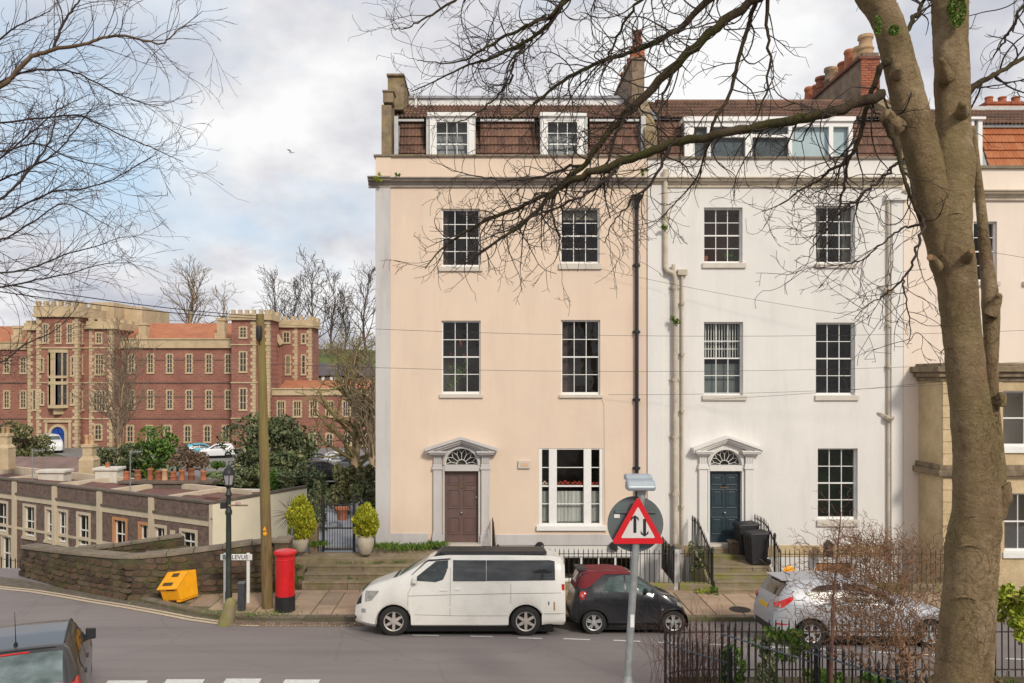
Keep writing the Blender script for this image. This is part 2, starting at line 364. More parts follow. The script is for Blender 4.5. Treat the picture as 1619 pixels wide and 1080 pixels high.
def bark(name, a, b, green, amt, lent=True):
    t = NT(name)
    col = t.ramp(t.noise(2.4, 7, 0.62, (1, 1, 0.55)), [(0.30, a), (0.70, b)])
    col = t.mix(t.ramp(t.noise(1.2, 6, 0.6), [(0.46, 0.0), (0.66, amt)]), col, green)
    li = t.noise(4.5, 7, 0.75, (1, 1, 3.2), 2.0)
    col = t.mix(t.ramp(li, [(0.56, 0.0), (0.70, 0.6)]), col, sca(a, 0.42))
    col = t.mix(t.ramp(t.noise(1.9, 6, 0.65, (1, 1, .7)), [(0.56, 0.0), (0.64, 0.55)]), col, (min(.9, b[0] * 1.25), b[1] * 1.3, b[2] * 1.45))
    vo = t.n('ShaderNodeTexVoronoi', feature='DISTANCE_TO_EDGE'); vo.inputs['Scale'].default_value = 11; mp2 = t.n('ShaderNodeMapping'); mp2.inputs['Scale'].default_value = (1.6, 1.6, .45); mv = t.n('ShaderNodeMix', data_type='VECTOR'); mv.inputs[0].default_value = .18; nn = t.n('ShaderNodeTexNoise'); nn.inputs['Scale'].default_value = 4; nn.inputs['Detail'].default_value = 6; t.l(t.oc, nn.inputs['Vector']); t.l(t.oc, mv.inputs[4]); t.l(nn.outputs['Color'], mv.inputs[5]); t.l(mv.outputs[1], mp2.inputs[0]); t.l(mp2.outputs[0], vo.inputs['Vector'])
    crk = t.n('ShaderNodeMath', operation='MULTIPLY'); t.l(t.ramp(vo.outputs['Distance'], [(0.0, 1.0), (.07, 0.)]), crk.inputs[0]); t.l(t.ramp(t.noise(1.4, 5, .6), [(.44, 0.), (.62, .85)]), crk.inputs[1])
    col = t.mix(crk.outputs[0], col, sca(a, 0.35))
    col = t.mix(t.ramp(t.noise(40, 5, 0.75), [(0.5, 0.0), (0.8, 0.4)]), col, sca(b, 1.5))
    hb = t.n('ShaderNodeMath', operation='ADD'); t.l(t.noise(16, 8, 0.72), hb.inputs[0]); t.l(t.noise(8, 7, 0.75, (1.3, 1.3, 1.6), 1.5), hb.inputs[1])
    t.principled(col, 0.9, 0, hb.outputs[0], 1.0, 0.05, 0.2); return t.m
m_bark = bark('plane_bark', (0.18, 0.12, 0.060), (0.42, 0.305, 0.175), (0.22, 0.185, 0.065), 0.5)
m_limb = bark('mossy_limb_bark', (0.055, 0.040, 0.025), (0.12, 0.085, 0.05), (0.085, 0.105, 0.014), 0.75)
m_twig = plain('dark_twig', (0.045, 0.032, 0.024), 0.85, 0, 0.3, 4, 40, 0)
m_twigtan = plain('tan_twig', (0.13, 0.085, 0.05), 0.85, 0, 0.35, 3, 40, 0)
m_fartwig = plain('pale_far_twig', (0.26, 0.20, 0.14), 0.9, 0, 0.3, 0.4, 40, 0)
m_ridgetwig = plain('grey_far_twig', (0.125, 0.092, 0.078), 0.9, 0, 0.3, 0.3, 40, 0)
m_hazel = plain('corkscrew_bark', (0.24, 0.135, 0.075), 0.85, 0, 0.4, 6, 40, 0.2)
m_redtwig = plain('reddish_twig', (0.15, 0.07, 0.05), 0.85, 0, 0.4, 6, 40, 0)
m_fartrunk = plain('tan_far_trunk', (0.36, 0.26, 0.16), 0.9, 0, 0.3, 1, 20, 0.2)
def leafmat(name, a, b, c=None, rough=0.6):
    t = NT(name)
    col = t.ramp(t.island(), [(0, a), (0.7, b), (1, c or b)])
    p = t.principled(col, rough, 0, None, spec=0.3)
    return t.m
m_goldleaf = leafmat('golden_conifer', (0.17, 0.20, 0.015), (0.42, 0.42, 0.03), (0.58, 0.53, 0.05))
m_darkleaf = leafmat('dark_evergreen', (0.04, 0.06, 0.028), (0.12, 0.15, 0.065), (0.27, 0.26, 0.13))
m_greenleaf = leafmat('bright_evergreen', (0.035, 0.085, 0.015), (0.10, 0.19, 0.03), (0.18, 0.26, 0.05))
m_oliveleaf = leafmat('olive_shrub', (0.07, 0.08, 0.035), (0.16, 0.16, 0.07), (0.26, 0.23, 0.10))
m_weed = leafmat('weed_green', (0.05, 0.11, 0.012), (0.13, 0.22, 0.03), (0.20, 0.26, 0.05))
m_pathgrey = stone('blue_grey_path', (.26, .28, .33), (.36, .38, .43), 2)
m_lime = leafmat('lime_leaf', (0.16, 0.24, 0.02), (0.36, 0.40, 0.04), (0.55, 0.50, 0.08))
m_grass = plain('grass', (0.105, 0.145, 0.045), 0.9, 0, 0.4, 0.6, 8, 0.5)
m_soil = stone('soil', (0.07, 0.055, 0.035), (0.14, 0.11, 0.07), 0.8, (0.07, 0.09, 0.03), 0.5)
# ------------------------------------------------------------------ setting: terrain, road, pavement
WALLB = [(34, 23.4), (100, 22.0), (200, 20.8), (260, 20.8), (350, 21.1), (405, 21.3), (436, 21.45)]     # (photo x, distance) of the rubble wall's foot
WB = [(PX(a, d), d) for a, d in WALLB]
WTOP = [0.80, 0.95, 1.06, 1.14, 1.27, 1.36, 1.38]
def sstep(a, b, x):
    t = min(1, max(0, (x - a) / (b - a))); return t * t * (3 - 2 * t)
def yb(x):
    if x < WB[0][0]: return 24.2 + (WB[0][0] - x) * 0.05
    if x > -3.25: return 33.6
    if x > -5.3: return 23.2
    return float(np.interp(x, [p[0] for p in WB], [p[1] for p in WB])) + 0.25
def tz(x, y):
    b = yb(x)
    far = lerp(-6.0, -2.75, sstep(46, 70, y)) + 15.5 * sstep(128, 185, y)
    if y > 72: return far - .05 + 0.3 * math.sin(x * 0.11) * math.cos(y * 0.07)
    dropL = -0.35 - (far * -1 - 0.35) * sstep(0.3, 9, y - b)
    dropR = lerp(0.78, far, sstep(27, 56, y))
    k = sstep(-8.6, -5.6, x)
    z = lerp(dropL, dropR, k)
    if y < b: z = -2.6
    return z
xs = list(np.concatenate([np.linspace(-500, -60, 12), np.linspace(-56, -20, 19), np.linspace(-19, 0, 39), np.linspace(2, 40, 20), np.linspace(50, 500, 12)]))
ys = list(np.concatenate([np.linspace(-200, 15, 8), np.linspace(18, 34, 33), np.linspace(35, 80, 46), np.linspace(84, 220, 35), np.linspace(240, 1500, 14)]))
mb = MB()
mb.v = [(x, y, tz(x, y)) for y in ys for x in xs]
nx = len(xs)
mb.f = [(j * nx + i, j * nx + i + 1, (j + 1) * nx + i + 1, (j + 1) * nx + i) for j in range(len(ys) - 1) for i in range(nx - 1)]
mb.m = [0] * len(mb.f)
t = NT('ground_cover')
_c = t.ramp(t.noise(0.12, 6, 0.6), [(0.35, (0.10, 0.095, 0.06)), (0.6, (0.085, 0.12, 0.035))])
_c = t.mix(t.ramp(t.noise(1.5, 5, 0.7), [(0.4, 0.0), (0.8, 0.5)]), _c, (0.05, 0.06, 0.02))
t.principled(_c, 0.95, 0, t.noise(3, 6, 0.7), 0.6, 0.1)
tag(mb.build('ground', t.m, None, 180), kind='structure')

mb = MB()
ry = sorted(set([-60, -30, -10, 0, 3] + [a for a, b in ZR if 0 < a < 23] + [7, 8, 9, 11, 12, 13, 15, 16, 18, 23.0]))
rx = [-60, -30, -20, -14.5, -10, -5, 0, 5, 10, 15, 20, 30, 60]
for j in range(len(ry)):
    for x in rx:
        y = ry[j]
        if y == 23.0: y = yb(x) + 0.1 if x < -5.6 else 19.2
        mb.v.append((x, y, zroad(y)))
n = len(rx)
for j in range(len(ry) - 1):
    for i in range(n - 1):
        mb.f.append((j * n + i, j * n + i + 1, (j + 1) * n + i + 1, (j + 1) * n + i)); mb.m.append(0)
tag(mb.build('road', m_asphalt, None), kind='structure')

# pavement: a bed, then every flagstone a piece
ZP = 0.085
KX = [PX(222, 20.6), PX(262, 20.05), PX(310, 19.45), PX(352, 19.1), PX(420, 18.95)]     # kerb curve at the left
KY = [20.6, 20.05, 19.45, 19.1, 18.95]
def kerby(x): return float(np.interp(x, KX, KY))
def kerbx(y):
    return float(np.interp(-y, [-k for k in KY], KX)) if y > 18.96 else KX[-1]
mb = MB()
outl = list(zip(KX, KY)) + [(45, 18.95), (45, 21.2), (9.2, 21.2), (7.6, 21.2), (6.0, 21.2), (-5.35, 21.55), (-6.0, 21.5)] + [(a, b + 0.05) for a, b in reversed(WB) if a > KX[0] + 0.1]
mb.prismz(outl, -0.3, ZP - 0.012)
pav = tag(mb.build('pavement', m_pavebed, None), kind='structure')
rng = random.Random(5)
def slab(x0, x1, y0, y1, sk=0.0):
    m = MB(); g = 0.016; h = ZP + rng.uniform(-0.004, 0.006); tl = rng.uniform(-0.004, 0.004)
    p = [(x0 + g, y0 + g, h + tl), (x1 - g, y0 + g, h - tl), (x1 - g, y1 - g, h - tl), (x0 + g, y1 - g, h + tl)]
    b = [(a, c, ZP - 0.03) for a, c, _ in p]
    m.hexa(b + p); m.build('flagstone', m_flag, pav)
x = -8.3
while x < 13.6:
    wd = rng.uniform(0.5, 0.78); y0 = max(19.15, kerby(x) + .22); ys2 = 21.2
    cut = sorted([rng.uniform(y0 + .5, ys2 - .4)] if rng.random() < .75 else [rng.uniform(y0 + .35, y0 + .8), rng.uniform(y0 + 1.2, ys2 - .3)])
    for a, b in zip([y0] + cut, cut + [ys2]):
        if b - a > .12: slab(x, min(x + wd, 13.7), a, b)
    x += wd
x = -5.3
while x < 5.4:
    wd = rng.uniform(0.7, 1.0); slab(x, x + wd, 21.2, 21.44); x += wd
# kerb stones
kp = [(-9.05, 20.55)] + list(zip(KX, KY))
def along(pts, step):
    outp = []; acc = 0
    for a, b in zip(pts[:-1], pts[1:]):
        a = Vector(a); b = Vector(b); L = (b - a).length; k = max(1, int(round(L / step)))
        for i in range(k): outp.append((a.lerp(b, i / k), a.lerp(b, (i + 1) / k)))
    return outp
for a, b in along(list(zip(KX, KY)) + [(14.0, 18.95)], 0.95):
    d = (b - a).normalized(); nrm = Vector((-d.y, d.x))
    a2 = a + d * 0.008; b2 = b - d * 0.008; h = 0.105 + rng.uniform(-0.006, 0.006)
    m = MB(); m.hexa([(*(a2 - nrm * 0.01), -0.2), (*(b2 - nrm * 0.01), -0.2), (*(b2 + nrm * 0.17), -0.2), (*(a2 + nrm * 0.17), -0.2),
                      (*(a2 + nrm * 0.005), h), (*(b2 + nrm * 0.005), h), (*(b2 + nrm * 0.17), h), (*(a2 + nrm * 0.17), h)])
    m.build('kerb_stone', m_kerb, pav)
# two rows of setts between kerb and flags by the post box
me_sett = MB(); me_sett.hexa([(-.5, -.5, 0), (.5, -.5, 0), (.5, .5, 0), (-.5, .5, 0), (-.42, -.40, 1), (.42, -.40, 1), (.42, .40, 1), (-.42, .40, 1)])
me_sett = me_sett.mesh('sett', m_sett)
for row in range(3):
    x = KX[3] + .1 * row
    while x < -3.0:
        wd = rng.uniform(0.13, 0.2)
        inst('sett', me_sett, pav, Matrix.Translation((x + wd / 2, 18.70 + row * 0.088 - .06 * (x > -5.5), -.035)) @ Matrix.Rotation(rng.uniform(-.06, .06), 4, 'Z') @ Matrix.Diagonal((wd * 0.90, 0.078, 0.04 + rng.uniform(0, 0.02), 1)))
        x += wd
# cobbled strip outside the kerb at the left corner
mb = MB()
lp = [(0, 928), (60, 934), (120, 943), (190, 953), (250, 965), (300, 976), (348, 984), (352, 979), (300, 962), (262, 950), (222, 946), (190, 946), (100, 930), (34, 917), (0, 912)]
def G0(px, py, dz=0.0):
    D = (H + 0.02) * F / (py - CY); v = Vector((PX(px, D), D, -0.02 + dz)); return v
mb.poly([G0(a, b, 0.006) for a, b in lp])
tag(mb.build('cobbled_strip', stone('worn_cobbles', (0.12, 0.10, 0.08), (0.24, 0.20, 0.165), 6, MOSS, 0.45, 0, 30, 0.9, 0.03), None), kind='structure')

# painted lines: parking bay dashes, junction dashes, kerb line
def decal(name, pts, m, kind='structure', lift=0.005):
    mb = MB(); vs = [G(a, b) for a, b in pts]; mb.poly([v + Vector((0, 0, lift)) for v in vs])
    return tag(mb.build(name, m, None), kind=kind)
rm = MB()
for (x0, x1, y0, y1) in ((652, 694, 1004.6, 1005.2), (744, 779, 1006.2, 1007), (819, 857, 1008.8, 1010), (891, 933, 1010.3, 1011.8), (970, 1012, 1012.8, 1014.6), (1041, 1083, 1016, 1018), (1120, 1162, 1019, 1021),
                         (1206, 1248, 1022.8, 1025), (1293, 1333, 1026.5, 1028.6), (1372, 1412, 1030.5, 1033), (1455, 1500, 1035, 1037), (1590, 1640, 1042, 1044)):
    a, b = G(x0, y0), G(x1, y1); w_ = Vector((0, 0.045, 0)); z = 0.006
    rm.poly([(p.x, p.y, zroad(p.y) + z) for p in (a - w_, b - w_, b + w_, a + w_)])
for (x0, x1, y) in ((165, 232, 1077), (258, 322, 1075), (352, 412, 1074), (445, 505, 1075.5)):
    a = G(x0 + 6, y); b = G(x1 + 2, y); c = G(x1 - 12, y + 24); d = G(x0 - 12, y + 24)
    rm.poly([(p.x, p.y, zroad(p.y) + 0.012) for p in (d, c, b, a)])
tag(rm.build('road_markings', m_line, None), kind='structure')
ym = MB()
ln = [(-40, 925), (0, 930), (50, 935), (100, 943), (150, 952), (200, 960), (250, 969), (300, 979), (350, 986), (400, 988.5), (480, 988.5), (562, 988.5)]
for k, (o0, o1) in enumerate(((-0.11, 0.0), (0.06, 0.15))):
    pts = [G0(a, b) for a, b in ln]
    for i in range(len(pts) - 1):
        q = []
        for p, o in ((pts[i], o0), (pts[i + 1], o0), (pts[i + 1], o1), (pts[i], o1)):
            d = (pts[i + 1] - pts[i]).normalized(); nn = Vector((-d.y, d.x, 0)); q.append(p + nn * o + Vector((0, 0, 0.012)))
        ym.poly(q)
tag(ym.build('kerb_line_marking', m_yline, None), kind='structure')

# ------------------------------------------------------------------ rubble wall at the corner
def rubble_wall(name, label, base, tops, zb, thick, sw, sh, seed, mstone, mbed, mcap):
    rg = random.Random(seed)
    root = empty(name, label, 'wall', (base[0][0], base[0][1], zb))
    seg = []
    for i in range(len(base) - 1):
        a = Vector(base[i]); b = Vector(base[i + 1]); seg.append((a, b, tops[i], tops[i + 1]))
    bed = MB(); cap = MB(); stones = []
    lens = [0]
    for a, b, _, _ in seg: lens.append(lens[-1] + (b - a).length)
    def at(s):
        i = 0
        while i < len(seg) - 1 and s > lens[i + 1]: i += 1
        a, b, z0, z1 = seg[i]; t = (s - lens[i]) / (lens[i + 1] - lens[i]); d = (b - a).normalized()
        return a.lerp(b, t), d, Vector((d.y, -d.x)), lerp(z0, z1, t)
    n = max(2, int(lens[-1] / 0.5)); prev = None
    for i in range(n + 1):
        p, d, o, z = at(lens[-1] * i / n); q = p - o * thick
        cur = [(p.x, p.y, zb), (q.x, q.y, zb), (q.x, q.y, z), (p.x, p.y, z)]
        if prev:
            bed.hexa([prev[0], cur[0], cur[1], prev[1], prev[3], cur[3], cur[2], prev[2]])
        prev = cur
    bed.build('core', mbed, root)
    s = 0
    while s < lens[-1] - 0.1:
        L = rg.uniform(0.5, 0.85); e = min(s + L, lens[-1]); p, d, o, z = at(s + 0.006); q, d2, o2, z2 = at(e - 0.006)
        hh = rg.uniform(0.07, 0.11); m = MB(); f = 0.05
        m.hexa([(*(p + o * f), z), (*(q + o2 * f), z2), (*(q - o2 * (thick + f)), z2), (*(p - o * (thick + f)), z),
                (*(p + o * f * .6), z + hh), (*(q + o2 * f * .6), z2 + hh), (*(q - o2 * (thick + f * .6)), z2 + hh), (*(p - o * (thick + f * .6)), z + hh)])
        m.build('coping_stone', mcap, root, None, 0.015); s = e
    zrow = zb + 0.01
    while zrow < max(tops) - 0.03:
        h = rg.uniform(*sh); s = rg.uniform(-0.2, 0)
        while s < lens[-1]:
            L = rg.uniform(*sw); c = s + L / 2
            if 0 <= c <= lens[-1]:
                p, d, o, z = at(c)
                if zrow + h * 0.75 < z:
                    hh = min(h, z - zrow)
                    zc = zrow + hh / 2 + rg.uniform(-.01, .01)
                    m = MB(); px_ = rg.uniform(0.015, 0.055); lx = L / 2 - 0.012; lz = hh / 2 - 0.010
                    D3 = Vector((d.x, d.y, 0)); O3 = Vector((o.x, o.y, 0)); Z3 = Vector((0, 0, 1)); c0 = Vector((p.x, p.y, zc))
                    j = lambda k: rg.uniform(-k, k)
                    ring0 = []; ring1 = []
                    for (sx, sz) in ((-1, -.6), (-.5, -1), (.6, -1), (1, -.4), (1, .5), (.4, 1), (-.6, 1), (-1, .45)):
                        q = c0 + D3 * (sx * lx * (1 + j(.08))) + Z3 * (sz * lz * (1 + j(.1)))
                        ring0.append(q - O3 * 0.02); ring1.append(q.lerp(c0, 0.07) + O3 * px_ * rg.uniform(.4, 1.2))
                    m.add(ring0 + ring1, [tuple(range(8, 16))] + [(i, (i + 1) % 8, (i + 1) % 8 + 8, i + 8) for i in range(8)])
                    m.build('stone', mstone, root, 50)
            s += L
        zrow += h
    return root
base = WB; 
rubble_wall('stone_wall', 'mossy rubble stone wall curving round the street corner behind the yellow bin', WB, WTOP, -0.05, 0.4, (0.20, 0.48), (0.12, 0.21), 3, m_wallstone, m_wallbed, m_coping)
gw = [(PX(a, d), d) for a, d in ((120, 25.4), (170, 25.6), (230, 26.0), (292, 26.6))]
rubble_wall('stone_wall', 'low rubble garden wall behind the corner wall below the dark brick terrace', gw, [0.28, 0.33, 0.44, 0.5], -0.45, 0.3, (0.22, 0.45), (0.13, 0.2), 8, m_wallstone, m_wallbed, m_coping)
# square end pier of the wall beside the steps
rt = empty('stone_pier', 'square mossy stone pier at the end of the corner wall behind the post box', 'pier', (PX(424, 21.4), 21.4, 0))
mb = MB(); x0, x1 = PX(436, 21.4), PX(458, 21.4); mb.box(x0, x1, 21.25, 21.75, -0.05, 1.40); mb.build('shaft', m_wallstone, rt, None, 0.02)
mb = MB(); mb.box(x0 - .04, x1 + .04, 21.2, 21.8, 1.403, 1.5); mb.build('cap', m_coping, rt, None, 0.02)

# ------------------------------------------------------------------ house builders
def wall_holes(mb, x0, x1, z0, z1, y, th, holes, mi=0):
    xs_ = sorted(set([x0, x1] + [h[0] for h in holes] + [h[1] for h in holes])); zs_ = sorted(set([z0, z1] + [h[2] for h in holes] + [h[3] for h in holes]))
    for i in range(len(xs_) - 1):
        for j in range(len(zs_) - 1):
            cx, cz = (xs_[i] + xs_[i + 1]) / 2, (zs_[j] + zs_[j + 1]) / 2
            if any(h[0] < cx < h[1] and h[2] < cz < h[3] for h in holes): continue
            mb.poly([(xs_[i], y, zs_[j]), (xs_[i + 1], y, zs_[j]), (xs_[i + 1], y, zs_[j + 1]), (xs_[i], y, zs_[j + 1])], mi)
    for (a, b, c, d) in holes:
        mb.poly([(a, y, c), (a, y, d), (a, y + th, d), (a, y + th, c)], mi); mb.poly([(b, y, d), (b, y, c), (b, y + th, c), (b, y + th, d)], mi)
        mb.poly([(a, y, d), (b, y, d), (b, y + th, d), (a, y + th, d)], mi); mb.poly([(a, y + th, c), (b, y + th, c), (b, y, c), (a, y, c)], mi)
def room(win, x0, x1, z0, z1, y, mat, depth=1.6, ex=0.35):
    mb = MB(); a, b, c, d = x0 - ex, x1 + ex, z0 - ex * .5, z1 + ex * .4
    mb.poly([(a, y + depth, c), (b, y + depth, c), (b, y + depth, d), (a, y + depth, d)])
    mb.poly([(a, y, c), (a, y + depth, c), (a, y + depth, d), (a, y, d)]); mb.poly([(b, y + depth, c), (b, y, c), (b, y, d), (b, y + depth, d)])
    mb.poly([(a, y, d), (a, y + depth, d), (b, y + depth, d), (b, y, d)]); mb.poly([(a, y, c), (b, y, c), (b, y + depth, c), (a, y + depth, c)])
    return mb.build('interior', mat, win)
def sash(house, px0, px1, py0, py1, cols, rows, sill=None, D=DF, rec=0.11, mat=None, matroom=None, frame=0.045, bar=0.020, label=None, glass=None, bottom_rail=0.07, matsill=None, curt=()):
    """a sash window: frame, glazing bars, every pane, sill and the room behind"""
    x0, x1, z0, z1 = PX(px0, D), PX(px1, D), PZ(py1, D), PZ(py0, D); y = D + rec; mat = mat or m_frame
    mb = MB()
    mb.box(x0 - .01, x0 + frame, y - .03, y + .07, z0, z1); mb.box(x1 - frame, x1 + .01, y - .03, y + .07, z0, z1)
    mb.box(x0 + frame, x1 - frame, y - .03, y + .07, z1 - frame, z1 + .01); mb.box(x0 + frame, x1 - frame, y - .032, y + .07, z0 - .01, z0 + bottom_rail)
    wn = mb.build('window', mat, house, None, 0.006)
    if label: wn['label'] = label
    a, b, c, d = x0 + frame, x1 - frame, z0 + bottom_rail, z1 - frame
    wd, hd = (b - a) / cols, (d - c) / rows
    mb = MB(); mid = rows // 2
    for i in range(1, cols): mb.box(a + i * wd - bar / 2, a + i * wd + bar / 2, y, y + .045, c, d)
    for j in range(1, rows):
        t_ = bar * (2.0 if j == mid else 1) / 2; o = .012 if j == mid else .003
        mb.box(a + .001, b - .001, y - o, y + .047, c + j * hd - t_, c + j * hd + t_)
    mb.build('glazing_bars', mat, wn)
    rg = random.Random(int(px0 * 7 + py0))
    for i in range(cols):
        for j in range(rows):
            m = MB(); e1, e2 = rg.uniform(-.0045, .0045), rg.uniform(-.0045, .0045); yy = y + .02
            p = (a + i * wd, a + (i + 1) * wd, c + j * hd, c + (j + 1) * hd)
            m.poly([(p[0], yy + e1, p[2]), (p[1], yy + e2, p[2]), (p[1], yy - e1, p[3]), (p[0], yy - e2, p[3])])
            m.build('pane', glass or m_glass, wn)
    room(wn, x0, x1, z0, z1, D + rec + 0.09, matroom or m_room)
    for (u0, u1, v0, mc) in curt:
        mb = MB(); q0, q1 = lerp(x0, x1, u0), lerp(x0, x1, u1); n = 14; zt_ = z1 - .03; zb_ = lerp(z0, z1, v0)
        for i in range(n):
            xa, xb = lerp(q0, q1, i / n), lerp(q0, q1, (i + 1) / n); ya, yb3 = y + .20 + .025 * math.sin(i * 1.7), y + .20 + .025 * math.sin((i + 1) * 1.7)
            mb.poly([(xa, ya, zb_), (xb, yb3, zb_), (xb, yb3, zt_), (xa, ya, zt_)])
        mb.build('curtain', mc, wn)
    if sill:
        mb = MB(); s0, s1, sz = PX(sill[0], D), PX(sill[1], D), PZ(sill[2], D)
        mb.box(s0, s1, D - .07, D + rec - .035, sz, z0 - .003); mb.build('sill', matsill or m_sill, wn, None, 0.008)
    return wn, (x0, x1, z0, z1)
def arc(cx, cz, r, a0, a1, n): return [(cx + r * math.cos(lerp(a0, a1, i / n)), cz + r * math.sin(lerp(a0, a1, i / n))) for i in range(n + 1)]
def doorcase(house, cxp, half_out, half_in, half_door, y_apex, y_ends, y_cap, y_fan, y_door, y_base, y_thr, trim, doormat, knobs):
    """pedimented doorcase with pilasters, fanlight and panelled door; numbers are photo pixels on the house front"""
    k = DF / F; cx = fx(cxp); zb = fz(y_base); thr = fz(y_thr)
    ho, hi, hd = half_out * k, half_in * k, half_door * k
    zcap, zend, zap = fz(y_cap), fz(y_ends), fz(y_apex); zf = fz(y_fan); zd = fz(y_door)
    dc = MB()
    pw = ho - hi; pil0 = hi
    ob = None
    for s in (-1, 1):
        dc = MB(); c = cx + s * (hi + pw * 0.46); h = pw * 0.36
        dc.box(c - h * 1.25, c + h * 1.25, DF - .13, DF + .02, zb, zb + .32); dc.box(c - h * 1.12, c + h * 1.12, DF - .115, DF + .02, zb + .32, zb + .40)
        dc.box(c - h, c + h, DF - .10, DF + .02, zb + .40, zcap - .42)
        dc.box(c - h * 1.25, c + h * 1.25, DF - .135, DF + .02, zcap - .46, zcap - .38)
        dc.box(c - h * 1.1, c + h * 1.1, DF - .115, DF + .02, zcap - .38, zcap - .30)
        dc.box(c - h * 0.95, c + h * 0.95, DF - .095, DF + .02, zcap - .30, zcap - .06)
        for q in range(5): dc.box(c - h * 0.8 + q * h * 0.4 - .012, c - h * 0.8 + q * h * 0.4 + .012, DF - .115, DF - .095, zcap - .28, zcap - .08)
        dc.box(c - h * 1.35, c + h * 1.35, DF - .15, DF + .02, zcap - .06, zcap)
        dc.box(c - h * 2.0, c + h * 2.1, DF - .26, DF + .02, zcap + .002, zcap + .05); dc.box(c - h * 2.2, c + h * 2.3, DF - .30, DF + .02, zcap + .052, zcap + .10)
        pb_ = dc.build('doorcase' if ob is None else 'pilaster', trim, ob or house, None, 0.008); ob = ob or pb_
    # raking cornice
    m = MB(); e = ho * 1.19; zl = zcap + .105; th = .075
    for s in (-1, 1):
        for o, dy, a_, b_ in ((0, .33, 0, th), (-.02, .26, -.07, 0), (-.05, .19, -.13, -.07)):
            p = [(cx + s * (e + o), zl + a_), (cx + s * (e + o), zl + b_), (cx, zap - th + b_), (cx, zap - th + a_)]
            if s > 0: p = p[::-1]
            m.prism(p, DF - dy, DF + .02)
    m.build('pediment', trim, ob, None, 0, True)
    # tympanum and arch plate
    r = hd * 0.98; ntot = 24; inn = arc(cx, zf, r, 0, PI, ntot); m = MB(); yy = DF - .045
    outp = []
    for (x, z) in inn:
        a_ = math.atan2(z - zf, x - cx); dx, dz = math.cos(a_), math.sin(a_); best = 9
        if abs(dx) > 1e-6: best = min(best, (hi) / abs(dx))
        ztop = zap - .12; sl_ = (ztop - zl) / e
        den = dz + sl_ * abs(dx)
        if den > 1e-6: best = min(best, (ztop - zf) / den)
        outp.append((cx + dx * best, zf + dz * best))
    for i in range(ntot):
        (a1, b1), (a2, b2), (c2, d2), (c1, d1) = inn[i], inn[i + 1], outp[i + 1], outp[i]
        m.poly([(c1, yy, d1), (c2, yy, d2), (a2, yy, b2), (a1, yy, b1)]); m.poly([(a1, yy, b1), (a2, yy, b2), (a2, DF + .16, b2), (a1, DF + .16, b1)])
    for s in (-1, 1):
        a_, b_ = (cx - hi, cx - hd) if s < 0 else (cx + hd, cx + hi)
        m.box(a_, b_, DF - .045, DF + .16, thr, zf)
    m.box(cx - hd, cx + hd, DF - .06, DF + .14, zd, zf)          # transom between door and fanlight
    m.build('arch_surround', trim, ob)
    m = MB()                                                      # archivolt
    o1 = arc(cx, zf, r, 0, PI, 24); o2 = arc(cx, zf, r + .05, 0, PI, 24)
    for i in range(24):
        q = [(o2[i][0], o2[i][1]), (o2[i + 1][0], o2[i + 1][1]), (o1[i + 1][0], o1[i + 1][1]), (o1[i][0], o1[i][1])]
        m.prism(q[::-1], DF - .075, DF - .046)
    m.build('archivolt', trim, ob, None, 0, True)
    # fanlight
    yg = DF + .10; m = MB()
    m.poly([(x, yg + .01, z) for x, z in arc(cx, zf, r, 0, PI, 24)]); fan = m.build('fanlight', m_glass, house)
    m = MB(); r0 = r * 0.30; a0 = arc(cx, zf, r0, 0, PI, 8)
    m.tube([(x, yg, z) for x, z in a0], .011, 4); m.tube([(x, yg, z) for x, z in arc(cx, zf, r - .015, 0, PI, 20)], .016, 4)
    for i in range(7):
        a_ = PI * (i + .5) / 7; p0 = (cx + r0 * math.cos(a_), yg, zf + r0 * math.sin(a_)); rr = r * 0.66
        p1 = Vector((cx + rr * math.cos(a_), yg, zf + rr * math.sin(a_))); m.tube([p0, p1], .009, 4)
        for da in (-.5, .5):
            ae = PI * (i + .5 + da) / 7; m.tube([p1, (cx + (r * .86) * math.cos(lerp(a_, ae, .7)), yg, zf + (r * .86) * math.sin(lerp(a_, ae, .7))), (cx + r * .98 * math.cos(ae), yg, zf + r * .98 * math.sin(ae))], .009, 4)
    m.build('fanlight_bars', m_frame, fan); m = MB(); m.box(cx - hd, cx + hd, DF + .5, DF + .55, zd, zf + r); m.build('hall_interior', m_room, fan)
    # door
    m = MB(); yd = DF + .12; m.box(cx - hd, cx + hd, yd, yd + .05, thr + .02, zd); dr = m.build('door', doormat, house)
    wd = hd * 2; hgt = zd - thr
    for (u0, u1, v0, v1) in ((.10, .45, .80, .94), (.55, .90, .80, .94), (.10, .45, .48, .74), (.55, .90, .48, .74), (.10, .45, .12, .36), (.55, .90, .12, .36)):
        m = MB(); a_, b_ = cx - hd + u0 * wd, cx - hd + u1 * wd; c_, d_ = thr + v0 * hgt, thr + v1 * hgt; t_ = .025
        for q in ((a_, b_, c_, c_ + t_), (a_, b_, d_ - t_, d_), (a_, a_ + t_, c_ + t_, d_ - t_), (b_ - t_, b_, c_ + t_, d_ - t_)): m.box(q[0], q[1], yd - .022, yd, q[2], q[3])
        m.box(a_ + .07, b_ - .07, yd - .012, yd, c_ + .07, d_ - .07); m.build('panel', doormat, dr, None, 0.006)
    m = MB(); m.lathe((cx, yd, thr + .42 * hgt), [(.014, 0), (.014, -.03), (.034, -.05), (.03, -.075), (.0, -.08)], 12, 0, 'y', False); m.build('door_knob', m_chrome, dr, 60)
    m = MB(); m.box(cx - .13, cx + .13, yd - .012, yd, thr + .765 * hgt - .022, thr + .765 * hgt + .022); m.build('letter_box', m_brass, dr)
